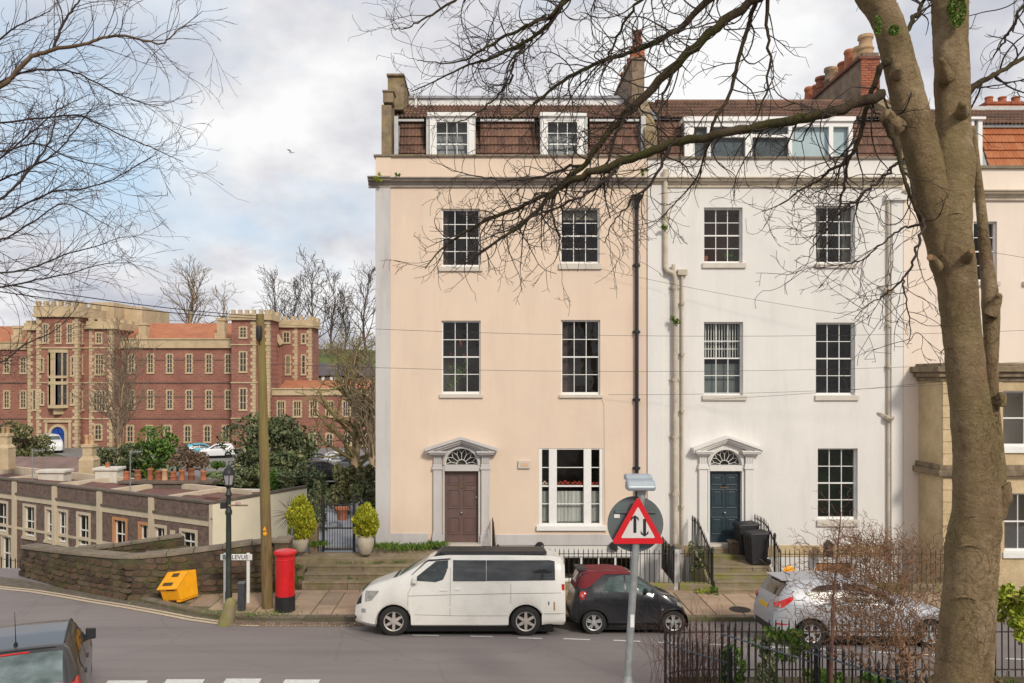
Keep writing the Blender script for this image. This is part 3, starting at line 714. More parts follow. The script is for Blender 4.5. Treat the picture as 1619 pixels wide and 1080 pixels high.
    if knobs:
        m = MB(); m.lathe((cx, yd, thr + .80 * hgt), [(.05, -.012), (.05, -.03), (.03, -.045)], 12, 0, 'y'); m.build('knocker', m_black, dr)
    else:
        m = MB(); m.lathe((cx + hd * .88, yd, thr + .63 * hgt), [(.022, 0), (.022, -.03), (.0, -.035)], 10, 0, 'y', False); m.build('lock', m_chrome, dr)
    m = MB(); m.box(cx - hd - .1, cx + hd + .1, DF - .16, DF + .14, thr - .09, thr + .02); m.build('threshold', m_sill, dr)
    return ob
m_chrome = plain('chrome', (0.7, 0.7, 0.7), 0.2, 1.0, 0.05, 5, 50, 0)
m_brass = plain('dull_brass', (0.20, 0.15, 0.08), 0.4, 0.8, 0.2, 5, 50, 0)
def cornice(mb, x0, x1, ztop, k, yb_=DF, ret=None):
    """stepped classical cornice as one extruded profile"""
    prof = [(0.0, -.26), (.05, -.26), (.05, -.20), (.09, -.17), (.09, -.12), (.20, -.09), (.20, -.05), (.26, -.03), (.26, 0), (-.02, .03)]
    mb.prismx([(yb_ - a * k, ztop + b * k) for a, b in prof], x0, x1)
def tile_mesh(w_, h_, amp=.024):
    """one roof tile with two rolls, x along the eaves, y up the slope, z out of the roof"""
    mb = MB(); n = 8; vs = []
    for j, (y, o) in enumerate(((0, .052), (h_, .006))):
        for i in range(n + 1):
            u = i / n; z = o + amp * (math.sin(u * 2 * PI * 2 - PI / 2) + 1) / 2 + (.003 if i in (0, n) else 0)
            vs.append((u * w_ * 0.985, y, z))
    for i in range(n + 1): vs.append((vs[i][0], 0, vs[i][2] - .042))
    fs = [(i, i + 1, n + 2 + i, n + 1 + i) for i in range(n)] + [(2 * n + 2 + i, 2 * n + 3 + i, i + 1, i) for i in range(n)]
    return mb.add(vs, fs)
def tile_slope(roof, x0, x1, p0, p1, tw, rows, mat, seed, jit=0.004, each=True, name='tile'):
    """tiles between p0=(y,z) at the foot and p1=(y,z) at the top"""
    rg = random.Random(seed); d = Vector((0, p1[0] - p0[0], p1[1] - p0[1])); L = d.length; d.normalize(); nrm = Vector((0, -d.z, d.y))
    n = max(1, int(round((x1 - x0) / tw))); tw = (x1 - x0) / n; rh = L / rows
    rot = Matrix((Vector((1, 0, 0)), d, nrm)).transposed().to_4x4()
    if each: me = tile_mesh(tw, rh * 1.08).mesh(name, mat, 40)
    else: big = MB(); tm = tile_mesh(tw, rh * 1.08, .045)
    for j in range(rows):
        for i in range(n):
            o = Vector((x0 + i * tw, p0[0], p0[1])) + d * (j * rh) + nrm * rg.uniform(0, jit)
            mw = Matrix.Translation(o) @ rot @ Matrix.Rotation(rg.uniform(-.012, .012), 4, 'Z')
            if each: inst(name, me, roof, mw)
            else: big.add([mw @ Vector(v) for v in tm.v], tm.f)
    if not each:
        o = big.build('roof_tiles', mat, roof, 40); o['kind'] = 'stuff'
def pot(mb, c, r, h, style=0):
    if style == 0: pr = [(r * .95, 0), (r * 1.0, h * .06), (r * .92, h * .12), (r * .82, h * .8), (r * .95, h * .84), (r * .95, h * .93), (r * .80, h), (r * .6, h), (r * .55, h * .7)]
    else: pr = [(r * 1.05, 0), (r, h * .35), (r * 1.12, h * .38), (r * 1.12, h * .45), (r * .9, h * .5), (r * .85, h * .8), (r * 1.05, h * .86), (r * 1.0, h), (r * .6, h), (r * .6, h * .8)]
    mb.lathe(c, pr, 12, 0, 'z', False)
def shell(house, x0, x1, z0, z1, mat, back=9.5, name='side_wall', left=True):
    mb = MB(); y0 = DF + .001
    mb.poly([(x0, DF + back, z0), (x0, y0, z0), (x0, y0, z1), (x0, DF + back, z1)]); mb.poly([(x1, y0, z0), (x1, DF + back, z0), (x1, DF + back, z1), (x1, y0, z1)])
    mb.poly([(x1, DF + back, z0), (x0, DF + back, z0), (x0, DF + back, z1), (x1, DF + back, z1)])
    return mb.build(name, mat, house)
# ------------------------------------------------------------------ foliage helper (used early for weeds)
def leaves(mb, c, rad, n, size, rg, clumps=0, flat=0.5, up=0.0, hollow=0.35):
    c = Vector(c); cl = []
    for i in range(clumps):
        v = Vector((rg.gauss(0, 1), rg.gauss(0, 1), rg.gauss(0, 1))).normalized() * rg.uniform(.45, 1.0); cl.append((v, rg.uniform(.22, .42)))
    for i in range(n):
        if cl:
            b, k = rg.choice(cl); d = Vector((rg.gauss(0, 1), rg.gauss(0, 1), rg.gauss(0, 1))).normalized() * k * rg.uniform(.6, 1) ** .5; p = b + d
        else:
            d = Vector((rg.gauss(0, 1), rg.gauss(0, 1), rg.gauss(0, 1))).normalized(); p = d * rg.uniform(hollow, 1) ** .4
        q = c + Vector((p.x * rad[0], p.y * rad[1], p.z * rad[2]))
        a = Vector((rg.gauss(0, 1), rg.gauss(0, 1), rg.gauss(0, 1) + up)).normalized(); s = size * rg.uniform(.6, 1.4)
        b = a.orthogonal().normalized(); b = Quaternion(a, rg.uniform(0, 6.28)) @ b
        mb.add([q - a * s, q + b * s * flat, q + a * s, q - b * s * flat], [(0, 1, 2, 3)])
def tuft(mb, c, n, h, spread, rg, wdt=.012):
    c = Vector(c)
    for i in range(n):
        p = c + Vector((rg.gauss(0, spread), rg.gauss(0, spread * .5), 0)); a = rg.uniform(0, 6.28); l = h * rg.uniform(.4, 1)
        d = Vector((math.cos(a) * .5, math.sin(a) * .5, 1)).normalized(); s = Vector((-math.sin(a), math.cos(a), 0)) * wdt
        t_ = p + d * l + Vector((math.cos(a), math.sin(a), 0)) * l * .25
        mb.add([p - s, p + s, p + d * l * .6 + s, t_, p + d * l * .6 - s], [(0, 1, 2, 3, 4)])

# ------------------------------------------------------------------ cream house
ZB = -1.3
ch = empty('terraced_house', 'cream rendered end house with grey doorcase, brown front door and grey corner strip', 'house', (fx(810), DF, 0))
wins = [(698, 759, 330, 422, 3, 4, (694, 763, 429)), (886, 948, 329, 417, 3, 4, (883, 951, 426)), (698, 760, 507, 623, 3, 4, (695, 764, 629)), (887, 949, 506, 624, 3, 4, (884, 953, 629))]
hol = [(fx(a), fx(b), fz(d), fz(c)) for a, b, c, d, *_ in wins] + [(fx(852), fx(953), fz(834), fz(709)), (fx(702.8), fx(756.2), fz(862), fz(706))]
mb = MB(); wall_holes(mb, fx(617), fx(1023), fz(862), fz(290), DF, .22, hol); mb.build('wall', m_cream, ch)
mb = MB(); wall_holes(mb, fx(776), fx(1023), ZB, fz(862), DF + .004, .2, [(fx(890), fx(1000), fz(918), fz(880))]); mb.build('basement_wall', m_whitetrim, ch)
mb = MB(); mb.box(fx(617), fx(676), DF - .03, DF + .02, fz(880), fz(843)); mb.box(fx(784), fx(1023), DF - .03, DF + .02, fz(862), fz(845)); mb.build('plinth', m_greytrim, ch, None, .01)
mb = MB(); mb.box(fx(594), fx(617.5), DF - .05, DF + .2, fz(880), fz(292)); mb.build('corner_strip', m_greytrim, ch, None, .012)
shell(ch, fx(594), fx(1036), ZB, fz(247), m_cream)
mb = MB(); mb.box(fx(594), fx(1023), DF + .0, DF + .25, fz(289), fz(247)); mb.box(fx(594), fx(618), DF - .03, DF + .0, fz(284), fz(247)); mb.build('parapet', m_cream, ch)
mb = MB(); cornice(mb, fx(618), fx(1023), fz(283), 1.0); cornice(mb, fx(583), fx(618.3), fz(282), 1.15); mb.build('cornice', m_cornice, ch)
mb = MB(); mb.box(fx(591), fx(1023), DF - .07, DF + .3, fz(248.5), fz(245)); mb.build('parapet_coping', m_coping, ch, None, .01)
m_curt = plain('oatmeal_curtain', (.30, .27, .23), .9, 0, .25, 6, 20, 0); m_curtd = plain('dark_curtain', (.16, .10, .085), .9, 0, .3, 6, 20, 0)
CU = [((0, .16, 0, m_curtd), (.86, 1, 0, m_curtd)), ((.0, 1, .82, m_curt),), (), ((0, .2, 0, m_curtd),)]
for (a, b, c, d, nc, nr, sl), cu in zip(wins, CU): sash(ch, a, b, c, d, nc, nr, sl, matroom=m_room, curt=cu)
# triple ground floor window
x0, x1, z0, z1 = fx(852), fx(953), fz(834), fz(709); y = DF + .05
mb = MB(); fr = .05
for a, b in ((852, 857), (868, 880.5), (923, 935), (948, 953)): mb.box(fx(a), fx(b), y - .035, y + .09, z0, z1)
for a, b in ((857, 868), (880.5, 923), (935, 948)):
    mb.box(fx(a), fx(b), y - .025, y + .085, z1 - .04, z1); mb.box(fx(a), fx(b), y - .03, y + .085, z0, z0 + .12)
tw = mb.build('window', m_frame, ch, None, .006); tw['label'] = 'wide three-part sash window with net curtains'
mb = MB()
rowsz = [z0 + .12, fz(797), fz(769), fz(739.5), z1 - .04]
for a, b in ((857, 868), (880.5, 923), (935, 948)):
    for q in rowsz[1:4]:
        t_ = .022 if q == rowsz[2] else .011; mb.box(fx(a), fx(b), y, y + .05, q - t_, q + t_)
mb.build('glazing_bars', m_frame, tw)
for a, b in ((857, 868), (880.5, 923), (935, 948)):
    for q in range(4):
        m = MB(); e = rng.uniform(-.004, .004); m.poly([(fx(a), y + .02 + e, rowsz[q]), (fx(b), y + .02 - e, rowsz[q]), (fx(b), y + .02 - e, rowsz[q + 1]), (fx(a), y + .02 + e, rowsz[q + 1])]); m.build('pane', m_glass, tw)
    m = MB(); n = 26
    for i in range(n):
        u0, u1 = i / n, (i + 1) / n; xa, xb = lerp(fx(a) - .04, fx(b) + .04, u0), lerp(fx(a) - .04, fx(b) + .04, u1)
        ya, yb2 = y + .16 + .02 * math.sin(i * 1.9), y + .16 + .02 * math.sin((i + 1) * 1.9)
        m.poly([(xa, ya, z0 + .13 + .012 * (i % 2)), (xb, yb2, z0 + .13 + .012 * ((i + 1) % 2)), (xb, yb2, fz(778)), (xa, ya, fz(778))])
    m.build('net_curtain', m_net, tw)
room(tw, x0, x1, z0, z1, DF + .23, m_room, 2.2)
mb = MB(); mb.box(fx(848), fx(958), DF - .09, DF + .012, fz(838.5), fz(831)); mb.box(fx(848), fx(957), DF + .012, DF + .03, fz(838), fz(831)); mb.build('sill', m_frame, tw, None, .01)
# little red dogs lined up on the meeting rail
m_dogred = plain('red_glaze', (0.42, 0.05, 0.03), 0.4, 0, 0.3, 9, 40, 0); m_dogwhite = plain('cream_glaze', (0.62, 0.52, 0.36), 0.4, 0, 0.2, 9, 40, 0)
def dog_mesh(mt):
    m = MB(); m.lathe((0, 0, .055), [(.012, -.05), (.03, -.04), (.028, 0), (.03, .035), (.014, .05)], 8, 0, 'x')
    for xx in (-.035, .035):
        for yy in (-.014, .014): m.box(xx - .009, xx + .009, yy - .008, yy + .008, 0, .045)
    m.lathe((.055, 0, .10), [(.012, -.025), (.024, -.01), (.022, .01), (.012, .04), (.006, .046)], 8, 0, 'x'); m.tube([(-.05, 0, .065), (-.07, 0, .10)], [.007, .004], 5)
    m.box(.035, .048, -.02, .02, .105, .13)
    return m.mesh('dog_ornament', mt, 60)
dmr, dmw = dog_mesh(m_dogred), dog_mesh(m_dogwhite)
for i, pxx in enumerate((858.5, 865, 884, 890.5, 898, 906.5, 913.5, 919.5, 938, 945)):
    o = bpy.data.objects.new('dog_ornament', dmw if i < 2 else dmr); COL.objects.link(o); o.location = (fx(pxx), DF + .15, rowsz[2] + .02); o.rotation_euler = (0, 0, PI if i in (1, 4, 8) else 0); o.scale = (.95, .95, .95) if i != 4 else (1.15, 1.15, 1.15)
    pos_ = ('left of the two cream dogs on the rail of the narrow left sash', 'right of the two cream dogs on the rail of the narrow left sash', 'leftmost red dog on the rail of the middle sash', 'second red dog from the left on the rail of the middle sash', 'taller third red dog from the left on the middle sash rail', 'fourth red dog from the left on the rail of the middle sash', 'red dog second from the right on the middle sash rail', 'rightmost red dog on the rail of the middle sash', 'left of the two red dogs on the rail of the narrow right sash', 'right of the two red dogs on the rail of the narrow right sash')
    tag(o, pos_[i], 'ornament', 'dog ornaments on the window rail')
# shelf the dogs stand on
mb = MB()
for a, b in ((857, 868), (880.5, 923), (935, 948)): mb.box(fx(a), fx(b), y + .052, y + .16, rowsz[2] + .0, rowsz[2] + .02)
mb.build('shelf', m_frame, tw)
mb = MB(); wall_y = DF + .03
wn, _ = None, None
bx0, bx1, bz0, bz1 = fx(890), fx(1000), fz(918), fz(880)
mb = MB(); mb.box(bx0, bx1, DF + .06, DF + .12, bz0, bz0 + .05); mb.box(bx0, bx1, DF + .06, DF + .12, bz1 - .05, bz1)
for p_ in (890, 918, 945, 972, 997): mb.box(fx(p_), fx(p_ + 3), DF + .055, DF + .125, bz0, bz1)
bw = mb.build('basement_window', m_frame, ch); m = MB(); m.poly([(bx0, DF + .1, bz0), (bx1, DF + .1, bz0), (bx1, DF + .1, bz1), (bx0, DF + .1, bz1)]); m.build('pane', m_glass, bw); room(bw, bx0, bx1, bz0, bz1, DF + .2, m_room, 1, .1)
doorcase(ch, 729.7, 47.5, 29.5, 26.8, 690, 712, 717.5, 735, 744.5, 862, 860, m_greytrim, plain('brown_door_paint', (0.135, 0.085, 0.075), 0.45, 0, 0.08, 6, 60, .03), False)
mb = MB(); mb.box(fx(819), fx(838), DF - .07, DF + .0, fz(740.5), fz(728)); ab = mb.build('alarm_box', m_sill, ch, None, .012)
mb = MB(); mb.box(fx(823), fx(834.5), DF - .078, DF - .071, fz(737), fz(732)); mb.build('label_plate', plain('faded_label', (.62, .40, .26), .6), ab)
# roof
yA, zA = 23.74, 12.40; yB = 24.32; zB = PZ(191, yB)
rf = MB(); rf.poly([(fx(606), yA, zA - .03), (fx(1023), yA, zA - .03), (fx(1023), yB, zB - .03), (fx(606), yB, zB - .03)])
yC, zC = 24.18, PZ(187.5, 24.18); yD, zD = 26.0, PZ(168, 26.0)
rf.poly([(fx(606), yC, zC - .03), (fx(1028), yC, zC - .03), (fx(1028), yD, zD - .02), (fx(606), yD, zD - .02)]); rf.poly([(fx(606), yD, zD), (fx(1028), yD, zD), (fx(1028), DF + 9.4, zD), (fx(606), DF + 9.4, zD)])
rf.poly([(fx(606), yA, 12.3), (fx(606), yB, zB), (fx(606), 26, zD), (fx(606), DF + 9.5, zD), (fx(606), DF + 9.5, 12.3)])
rc = rf.build('roof', m_lead, ch)
tile_slope(rc, PX(632, 24), PX(676, 24), (yA, zA), (yB, zB), .215, 5, m_tile, 1)
tile_slope(rc, PX(752, 24), PX(853, 24), (yA, zA), (yB, zB), .215, 5, m_tile, 2)
tile_slope(rc, PX(927, 24), PX(1010, 24), (yA, zA), (yB, zB), .215, 5, m_tile, 3)
tile_slope(rc, PX(626, 24.5), PX(1016, 24.5), (yC, zC), (yD, zD), .24, 5, m_tileup, 4, .01, False)
mb = MB(); mb.box(fx(622), fx(1018), yC - .05, yC + .02, zC - .10, zC - .03); mb.box(PX(625, 24), PX(631, 24), 23.72, 23.79, 12.4, zB - .05); mb.box(PX(1011, 24), PX(1018, 24), 23.72, 23.79, 12.4, zB - .05)
for a, b in ((748, 752), (923, 927), (675, 679), (853, 856)): mb.box(PX(a, 24), PX(b, 24), 23.72, 23.85, 12.4, zB - .08)
mb.build('flashing', m_pale_lead, rc)
mb = MB(); mb.box(PX(640, 26), PX(986, 26), 26.0, 29, zD - .05, PZ(156.5, 26)); rb = mb.build('roof_box', plain('white_fascia', (.70, .70, .69), .6), rc)
mb = MB(); mb.box(PX(637, 26), PX(988, 26), 25.93, 29.1, PZ(156.4, 26), PZ(152.5, 26)); mb.build('roof_edge', m_lead, rc)
mb = MB(); mb.tube([P(657, 174, 25.6), P(657, 160, 25.6), P(656.5, 149, 25.6)], .055, 8); mb.build('vent_pipe', m_frame, rc, 60)
def dormer(house, a, b, top, g0, g1, wt, wb):
    D = 23.72; x0, x1 = PX(a, D), PX(b, D); zt = PZ(top, D); m = MB()
    m.box(x0, PX(g0, D), D - .02, D + .1, 12.3, zt - .06); m.box(PX(g1, D), x1, D - .02, D + .1, 12.3, zt - .06); m.box(PX(g0, D), PX(g1, D), D - .02, D + .1, PZ(wt, D), zt - .06)
    m.box(x0 - .06, x1 + .06, D - .10, D + .6, zt - .06, zt + .06)
    dm = m.build('dormer', m_frame, house, None, .01)
    m = MB(); m.prismx([(D + .1, 12.3), (D + .72, 12.3), (D + .72, zt - .06), (D + .1, zt - .06)], x0 + .02, x0 + .08); m.prismx([(D + .1, 12.3), (D + .72, 12.3), (D + .72, zt - .06), (D + .1, zt - .06)], x1 - .08, x1 - .02)
    m.build('cheek', m_pale_lead, dm); return dm
for a, b, g0, g1 in ((679, 750, 688, 741), (856, 924, 864, 915)):
    dm = dormer(ch, a, b, 182, g0, g1, 190, 246); sash(ch, g0, g1, 190.5, 249, 3, 3, None, 23.72, .03, m_frame, label='small nine pane dormer sash')
# gable pier and stack at the left end
mb = MB(); X0 = PX(603.5, 23.55); X1 = PX(622, 23.55)
mb.prismx([(23.5, 12.5), (26.5, 12.5), (26.5, 15.4), (24.3, PZ(165, 24.3)), (23.5, PZ(166, 23.5))], X0, X1 - .06)
g = mb.build('gable_wall', m_pier, ch)
mb = MB(); mb.box(PX(606, 23.5), PX(622, 23.5), 23.42, 23.9, PZ(163, 23.5), PZ(147, 23.5)); mb.box(PX(605, 23.5), PX(624, 23.5), 23.38, 23.95, PZ(147, 23.5), PZ(144, 23.5)); mb.build('gable_block', m_pier, g, None, .015)
st = MB(); st.box(PX(613, 24.3), PX(638, 24.3), 24.3, 27.2, 14.2, PZ(121, 24.3)); st.box(PX(611.5, 24.3), PX(639.5, 24.3), 24.22, 27.3, PZ(121, 24.3), PZ(117.5, 24.3)); so_ = st.build('chimney', m_pier, ch, None, .015); so_['label'] = 'narrow lichen covered stone stack at the left gable end'
# pipes
def downpipe(house, pts, r, m, hop=None, br=None, label=None):
    mb = MB(); mb.tube(pts, r, 10); o = mb.build('downpipe', m, house, 60)
    if label: o['label'] = label
    for (px_, py_) in br or ():
        m2 = MB(); c = Vector((fx(px_), DF - .1, fz(py_))); m2.lathe(c, [(r * 1.35, -.05), (r * 1.35, .05)], 10); m2.box(c.x - r * 2, c.x + r * 2, DF - .05, DF, c.z - .03, c.z + .03); m2.build('pipe_collar', m, o)
    if hop:
        m2 = MB(); c = Vector((fx(hop[0]), DF - .13, fz(hop[1]))); s = hop[2]
        m2.lathe(c, [(.06 * s, -.34), (.07 * s, -.2), (.10 * s, -.12), (.17 * s, -.02), (.19 * s, 0), (.19 * s, .05), (.15 * s, .05)], 8); m2.build('hopper', m, o)
    return o
downpipe(ch, [(fx(1006), DF - .09, fz(325)), (fx(1006), DF - .09, fz(885))], .055, m_black, (1006, 313, 1.0), [(1006, 420), (1006, 525), (1006, 632), (1006, 740)])
for pxx, L in ((853, .1), (969, .12)):
    mb = MB(); mb.lathe((fx(pxx), DF - .11, fz(862)), [(.11, -.05), (.13, 0), (.11, .05)], 12, 0, 'y'); mb.tube([(fx(pxx), DF - .05, fz(862)), (fx(pxx) + L, DF - .1, fz(869))], .06, 8); mb.build('soil_pipe_cap', m_black, ch)
mb = MB(); mb.tube([(fx(951), DF - .012, fz(628)), (fx(955), DF - .012, fz(640)), (fx(956), DF - .012, fz(760)), (fx(957), DF - .012, fz(845))], .008, 4); mb.build('cable', m_sill, ch)
# chimney between the two houses
def chimney(house, px0, px1, D0, dep, ybot, ytop, mat, label=None, cap=(.06, .14)):
    x0, x1 = PX(px0, D0), PX(px1, D0); zt = PZ(ytop, D0); m = MB(); m.box(x0, x1, D0, D0 + dep, PZ(ybot, D0), zt); o = m.build('chimney', mat, house, None, .012)
    m = MB(); m.box(x0 - cap[0], x1 + cap[0], D0 - cap[0], D0 + dep + cap[0], zt, zt + cap[1]); m.build('chimney_cap', mat, o, None, .012)
    if label: o['label'] = label
    return o, x0, x1, zt + cap[1]
o, x0, x1, zt = chimney(ch, 999, 1019, 25.3, 3.4, 190, 95, m_chim, 'tall soot stained stack between the cream and the white house', (.05, .1))
for k in range(5):
    m = MB(); c = ((x0 + x1) / 2 + .02, 25.52 + k * .62, zt); 
    if k == 0:
        pot(m, (c[0], c[1], c[2] + .40), .15, .52, 1); m.build('chimney_pot', m_pot, o, 50); m = MB(); m.box(c[0] - .22, c[0] + .2, 25.34, 25.7, zt, zt + .40); m.build('brick_base', m_brick, o, None, .01)
    else: pot(m, c, .15, .55, 0); m.build('chimney_pot', m_chim if k % 2 else m_pot, o, 50)
# party wall between cream and white mansards
mb = MB(); mb.prismx([(23.55, 12.5), (25.4, 12.5), (25.4, 15.1), (24.4, 14.2), (23.55, 13.3)], PX(1016, 23.9), PX(1035, 23.9)); mb.build('party_wall', m_pier, ch)

# ------------------------------------------------------------------ white house
wh = empty('terraced_house', 'white rendered house with dark blue door and long attic window', 'house', (fx(1225), DF, 0))
wins = [(1113, 1174, 328, 416, 3, 4, (1110, 1179, 424)), (1290, 1352, 325, 417, 3, 4, (1288, 1354, 424)), (1113, 1175, 509, 625, 3, 4, (1110, 1180, 633)), (1290, 1352, 510, 625, 3, 4, (1288, 1357, 633)), (1293, 1356, 709, 822, 3, 4, (1291, 1358, 832))]
hol = [(fx(a), fx(b), fz(d), fz(c)) for a, b, c, d, *_ in wins] + [(fx(1121.8), fx(1172.2), fz(862), fz(709))]
mb = MB(); wall_holes(mb, fx(1023), fx(1426), fz(862), fz(290), DF, .25, hol); mb.build('wall', m_white, wh)
mb = MB(); wall_holes(mb, fx(1023), fx(1426), ZB, fz(862), DF + .004, .2, [(fx(1290), fx(1345), fz(916), fz(890))]); mb.build('basement_wall', m_whitetrim, wh)
mb = MB(); mb.box(fx(1050), fx(1100), DF - .02, DF + .02, fz(880), fz(862)); mb.box(fx(1205), fx(1420), DF - .02, DF + .02, fz(880), fz(862)); mb.build('plinth', m_bath, wh, None, .01)
mb = MB(); mb.box(fx(1023.3), fx(1048), DF - .06, DF + .05, ZB, fz(292)); mb.build('pilaster', m_whitetrim, wh, None, .012)
mb = MB(); mb.box(fx(1408), fx(1426.5), DF - .05, DF + .05, ZB, fz(318)); mb.box(fx(1398), fx(1432), DF - .16, DF + .05, fz(318), fz(308)); mb.build('pilaster', m_white, wh, None, .012)
shell(wh, fx(1036), fx(1440), ZB, fz(248), m_white)
mb = MB(); mb.box(fx(1024), fx(1426), DF + .0, DF + .25, fz(289), fz(249)); mb.build('parapet', m_white, wh)
mb = MB(); cornice(mb, fx(1023.2), fx(1426), fz(283), 1.0); mb.build('cornice', m_cornice2, wh)
mb = MB(); mb.box(fx(1023.3), fx(1426), DF - .06, DF + .3, fz(252), fz(248)); mb.build('parapet_coping', m_coping, wh, None, .01)
rooms = [m_roomwarm, m_room, m_room, m_room, m_roomgreen]
wobj = []
for (a, b, c, d, nc, nr, sl), rm_ in zip(wins, rooms): wobj.append(sash(wh, a, b, c, d, nc, nr, sl, rec=.16, mat=m_frame, matroom=rm_, curt=((0, .22, 0, m_curt), (.80, 1, 0, m_curt)) if a == 1290 and c == 325 else ())[0])
mb = MB()
for i in range(14): xx = lerp(fx(1116), fx(1172), i / 13); mb.box(xx - .012, xx + .012, DF + .30, DF + .32, fz(565), fz(512))
for zz_ in (552, 540): mb.box(fx(1115), fx(1173), DF + .295, DF + .325, fz(zz_), fz(zz_) + .03)
mb.build('window_lattice', m_frame, wobj[2])
mb = MB(); mb.poly([(fx(1113), DF + .34, fz(625)), (fx(1176), DF + .34, fz(625)), (fx(1176), DF + .34, fz(575)), (fx(1113), DF + .34, fz(575))]); mb.build('blind_or_sky_sheet', plain('grey_blind', (.16, .18, .18), .9, 0, .3, 1.5), wobj[2])
doorcase(wh, 1147, 46, 28, 25.3, 688, 712, 717, 735.5, 744.5, 862, 860, m_whitetrim, plain('blue_black_door_paint', (0.030, 0.048, 0.060), 0.35, 0, 0.08, 6, 60, .03), True)
downpipe(wh, [(fx(1050.5), DF - .11, fz(270)), (fx(1050.5), DF - .11, fz(423)), (fx(1053), DF - .13, fz(429)), (fx(1063), DF - .13, fz(433)), (fx(1066), DF - .12, fz(441)), (fx(1066), DF - .12, fz(930))], .075, m_cornice2, None, [(1050.5, 345), (1066, 455), (1066, 600), (1066, 690), (1066, 780)], 'thick cream soil pipe with a sideways bend')
mb = MB(); 
dp = downpipe(wh, [(fx(1077.5), DF - .07, fz(436)), (fx(1077.5), DF - .07, fz(925))], .04, m_cornice2, None, [(1077.5, 480), (1077.5, 560), (1077.5, 650), (1077.5, 800)])
mb = MB(); mb.box(fx(1070), fx(1085), DF - .16, DF - .001, fz(436), fz(427)); mb.build('hopper', m_cornice2, dp, None, .01)
mb = MB(); mb.tube([(fx(1063), DF - .12, fz(437)), (fx(1063), DF - .12, fz(419))], .05, 8); mb.build('vent_pipe', m_cornice2, dp, 60)
dp = downpipe(wh, [(fx(1403), DF - .07, fz(320)), (fx(1403), DF - .07, fz(890))], .042, m_cornice2, None, [(1403, 515), (1403, 580)])
for yy in (461, 661):
    mb = MB(); c = Vector((fx(1403), DF - .10, fz(yy))); mb.lathe(c, [(.05, -.12), (.12, -.04), (.15, 0), (.15, .05)], 8); mb.tube([c + Vector((0, 0, .03)), c + Vector((-.22, .03, .14)), c + Vector((-.3, .08, .16))], .03, 6); mb.build('hopper', m_cornice2, dp)
# roof of the white house
rf = MB(); rf.poly([(fx(1036), yA, zA - .03), (fx(1426), yA, zA - .03), (fx(1426), yB, zB - .03), (fx(1036), yB, zB - .03)])
yD2, zD2 = 26.2, PZ(163, 26.2)
rf.poly([(fx(1036), yC, zC - .03), (fx(1426), yC, zC - .03), (fx(1426), yD2, zD2 - .02), (fx(1036), yD2, zD2 - .02)]); rf.poly([(fx(1036), yD2, zD2), (fx(1426), yD2, zD2), (fx(1426), DF + 9.4, 13), (fx(1036), DF + 9.4, 13)])
rw = rf.build('roof', m_lead, wh)
tile_slope(rw, PX(1036, 24), PX(1080, 24), (yA, zA), (yB, zB), .25, 5, m_tile, 5)
tile_slope(rw, PX(1351, 24), PX(1412, 24), (yA, zA), (yB, zB), .25, 5, m_tile, 6)
tile_slope(rw, PX(1040, 24.5), PX(1418, 24.5), (yC, zC), (yD2, zD2), .24, 5, m_tileup, 7, .01, False)
mb = MB(); mb.tube([(PX(1036, 26.2), 26.2, zD2 + .03), (PX(1420, 26.2), 26.2, zD2 + .03)], .09, 8); mb.build('ridge', m_tileup, rw)
D = 23.7; zt = PZ(192, D); mb = MB(); x0, x1 = PX(1082, D), PX(1348, D)
mb.box(x0 - .05, x1 + .06, D - .10, D + .7, zt - .02, zt + .12); mb.box(x0, x1, D - .03, D + .08, zt - .17, zt - .02); mb.box(x0, x1, D - .04, D + .08, 12.3, 12.47)
for a, b in ((1082, 1098), (1117.5, 1123.5), (1178, 1189), (1246, 1252), (1310, 1317), (1341, 1348)): mb.box(PX(a, D), PX(b, D), D - .03, D + .08, 12.47, zt - .17)
for a, b in ((1123.5, 1178), (1189, 1246)): mb.box(PX(a, D), PX(b, D), D - .02, D + .08, PZ(217.5, D), PZ(212.5, D))
dl = mb.build('dormer', m_frame, wh, None, .008); dl['label'] = 'long flat roofed attic dormer with a row of windows'
for a, b, parts_ in ((1098, 1117.5, 1), (1123.5, 1178, 2), (1189, 1246, 2), (1252, 1310, 1), (1317, 1341, 1)):
    zs = [(12.47, zt - .17)] if parts_ == 1 else [(12.47, PZ(217.5, D)), (PZ(212.5, D), zt - .17)]
    for (c, d) in zs:
        m = MB(); e = .006; m.poly([(PX(a, D), D + .03 + e, c), (PX(b, D), D + .03, c), (PX(b, D), D + .03 - e, d), (PX(a, D), D + .03, d)]); m.build('pane', m_glass, dl)
    m = MB(); m.poly([(PX(a, D) - .05, D + .13, 12.4), (PX(b, D) + .05, D + .13, 12.4), (PX(b, D) + .05, D + .13, zt), (PX(a, D) - .05, D + .13, zt)]); m.build('blind_or_sky_sheet' if a > 1250 else 'interior', m_skyreflect if a > 1250 else plain('dim_attic_room', (.09, .11, .125), .9, 0, .4, 3), dl)  # the two right openings get a sheet painted as the sky's reflection
m = MB()
for xx in (x0 + .02, x1 - .08): m.prismx([(D + .1, 12.3), (D + .75, 12.3), (D + .75, zt), (D + .1, zt)], xx, xx + .06)
m.build('cheek', m_lead, dl)
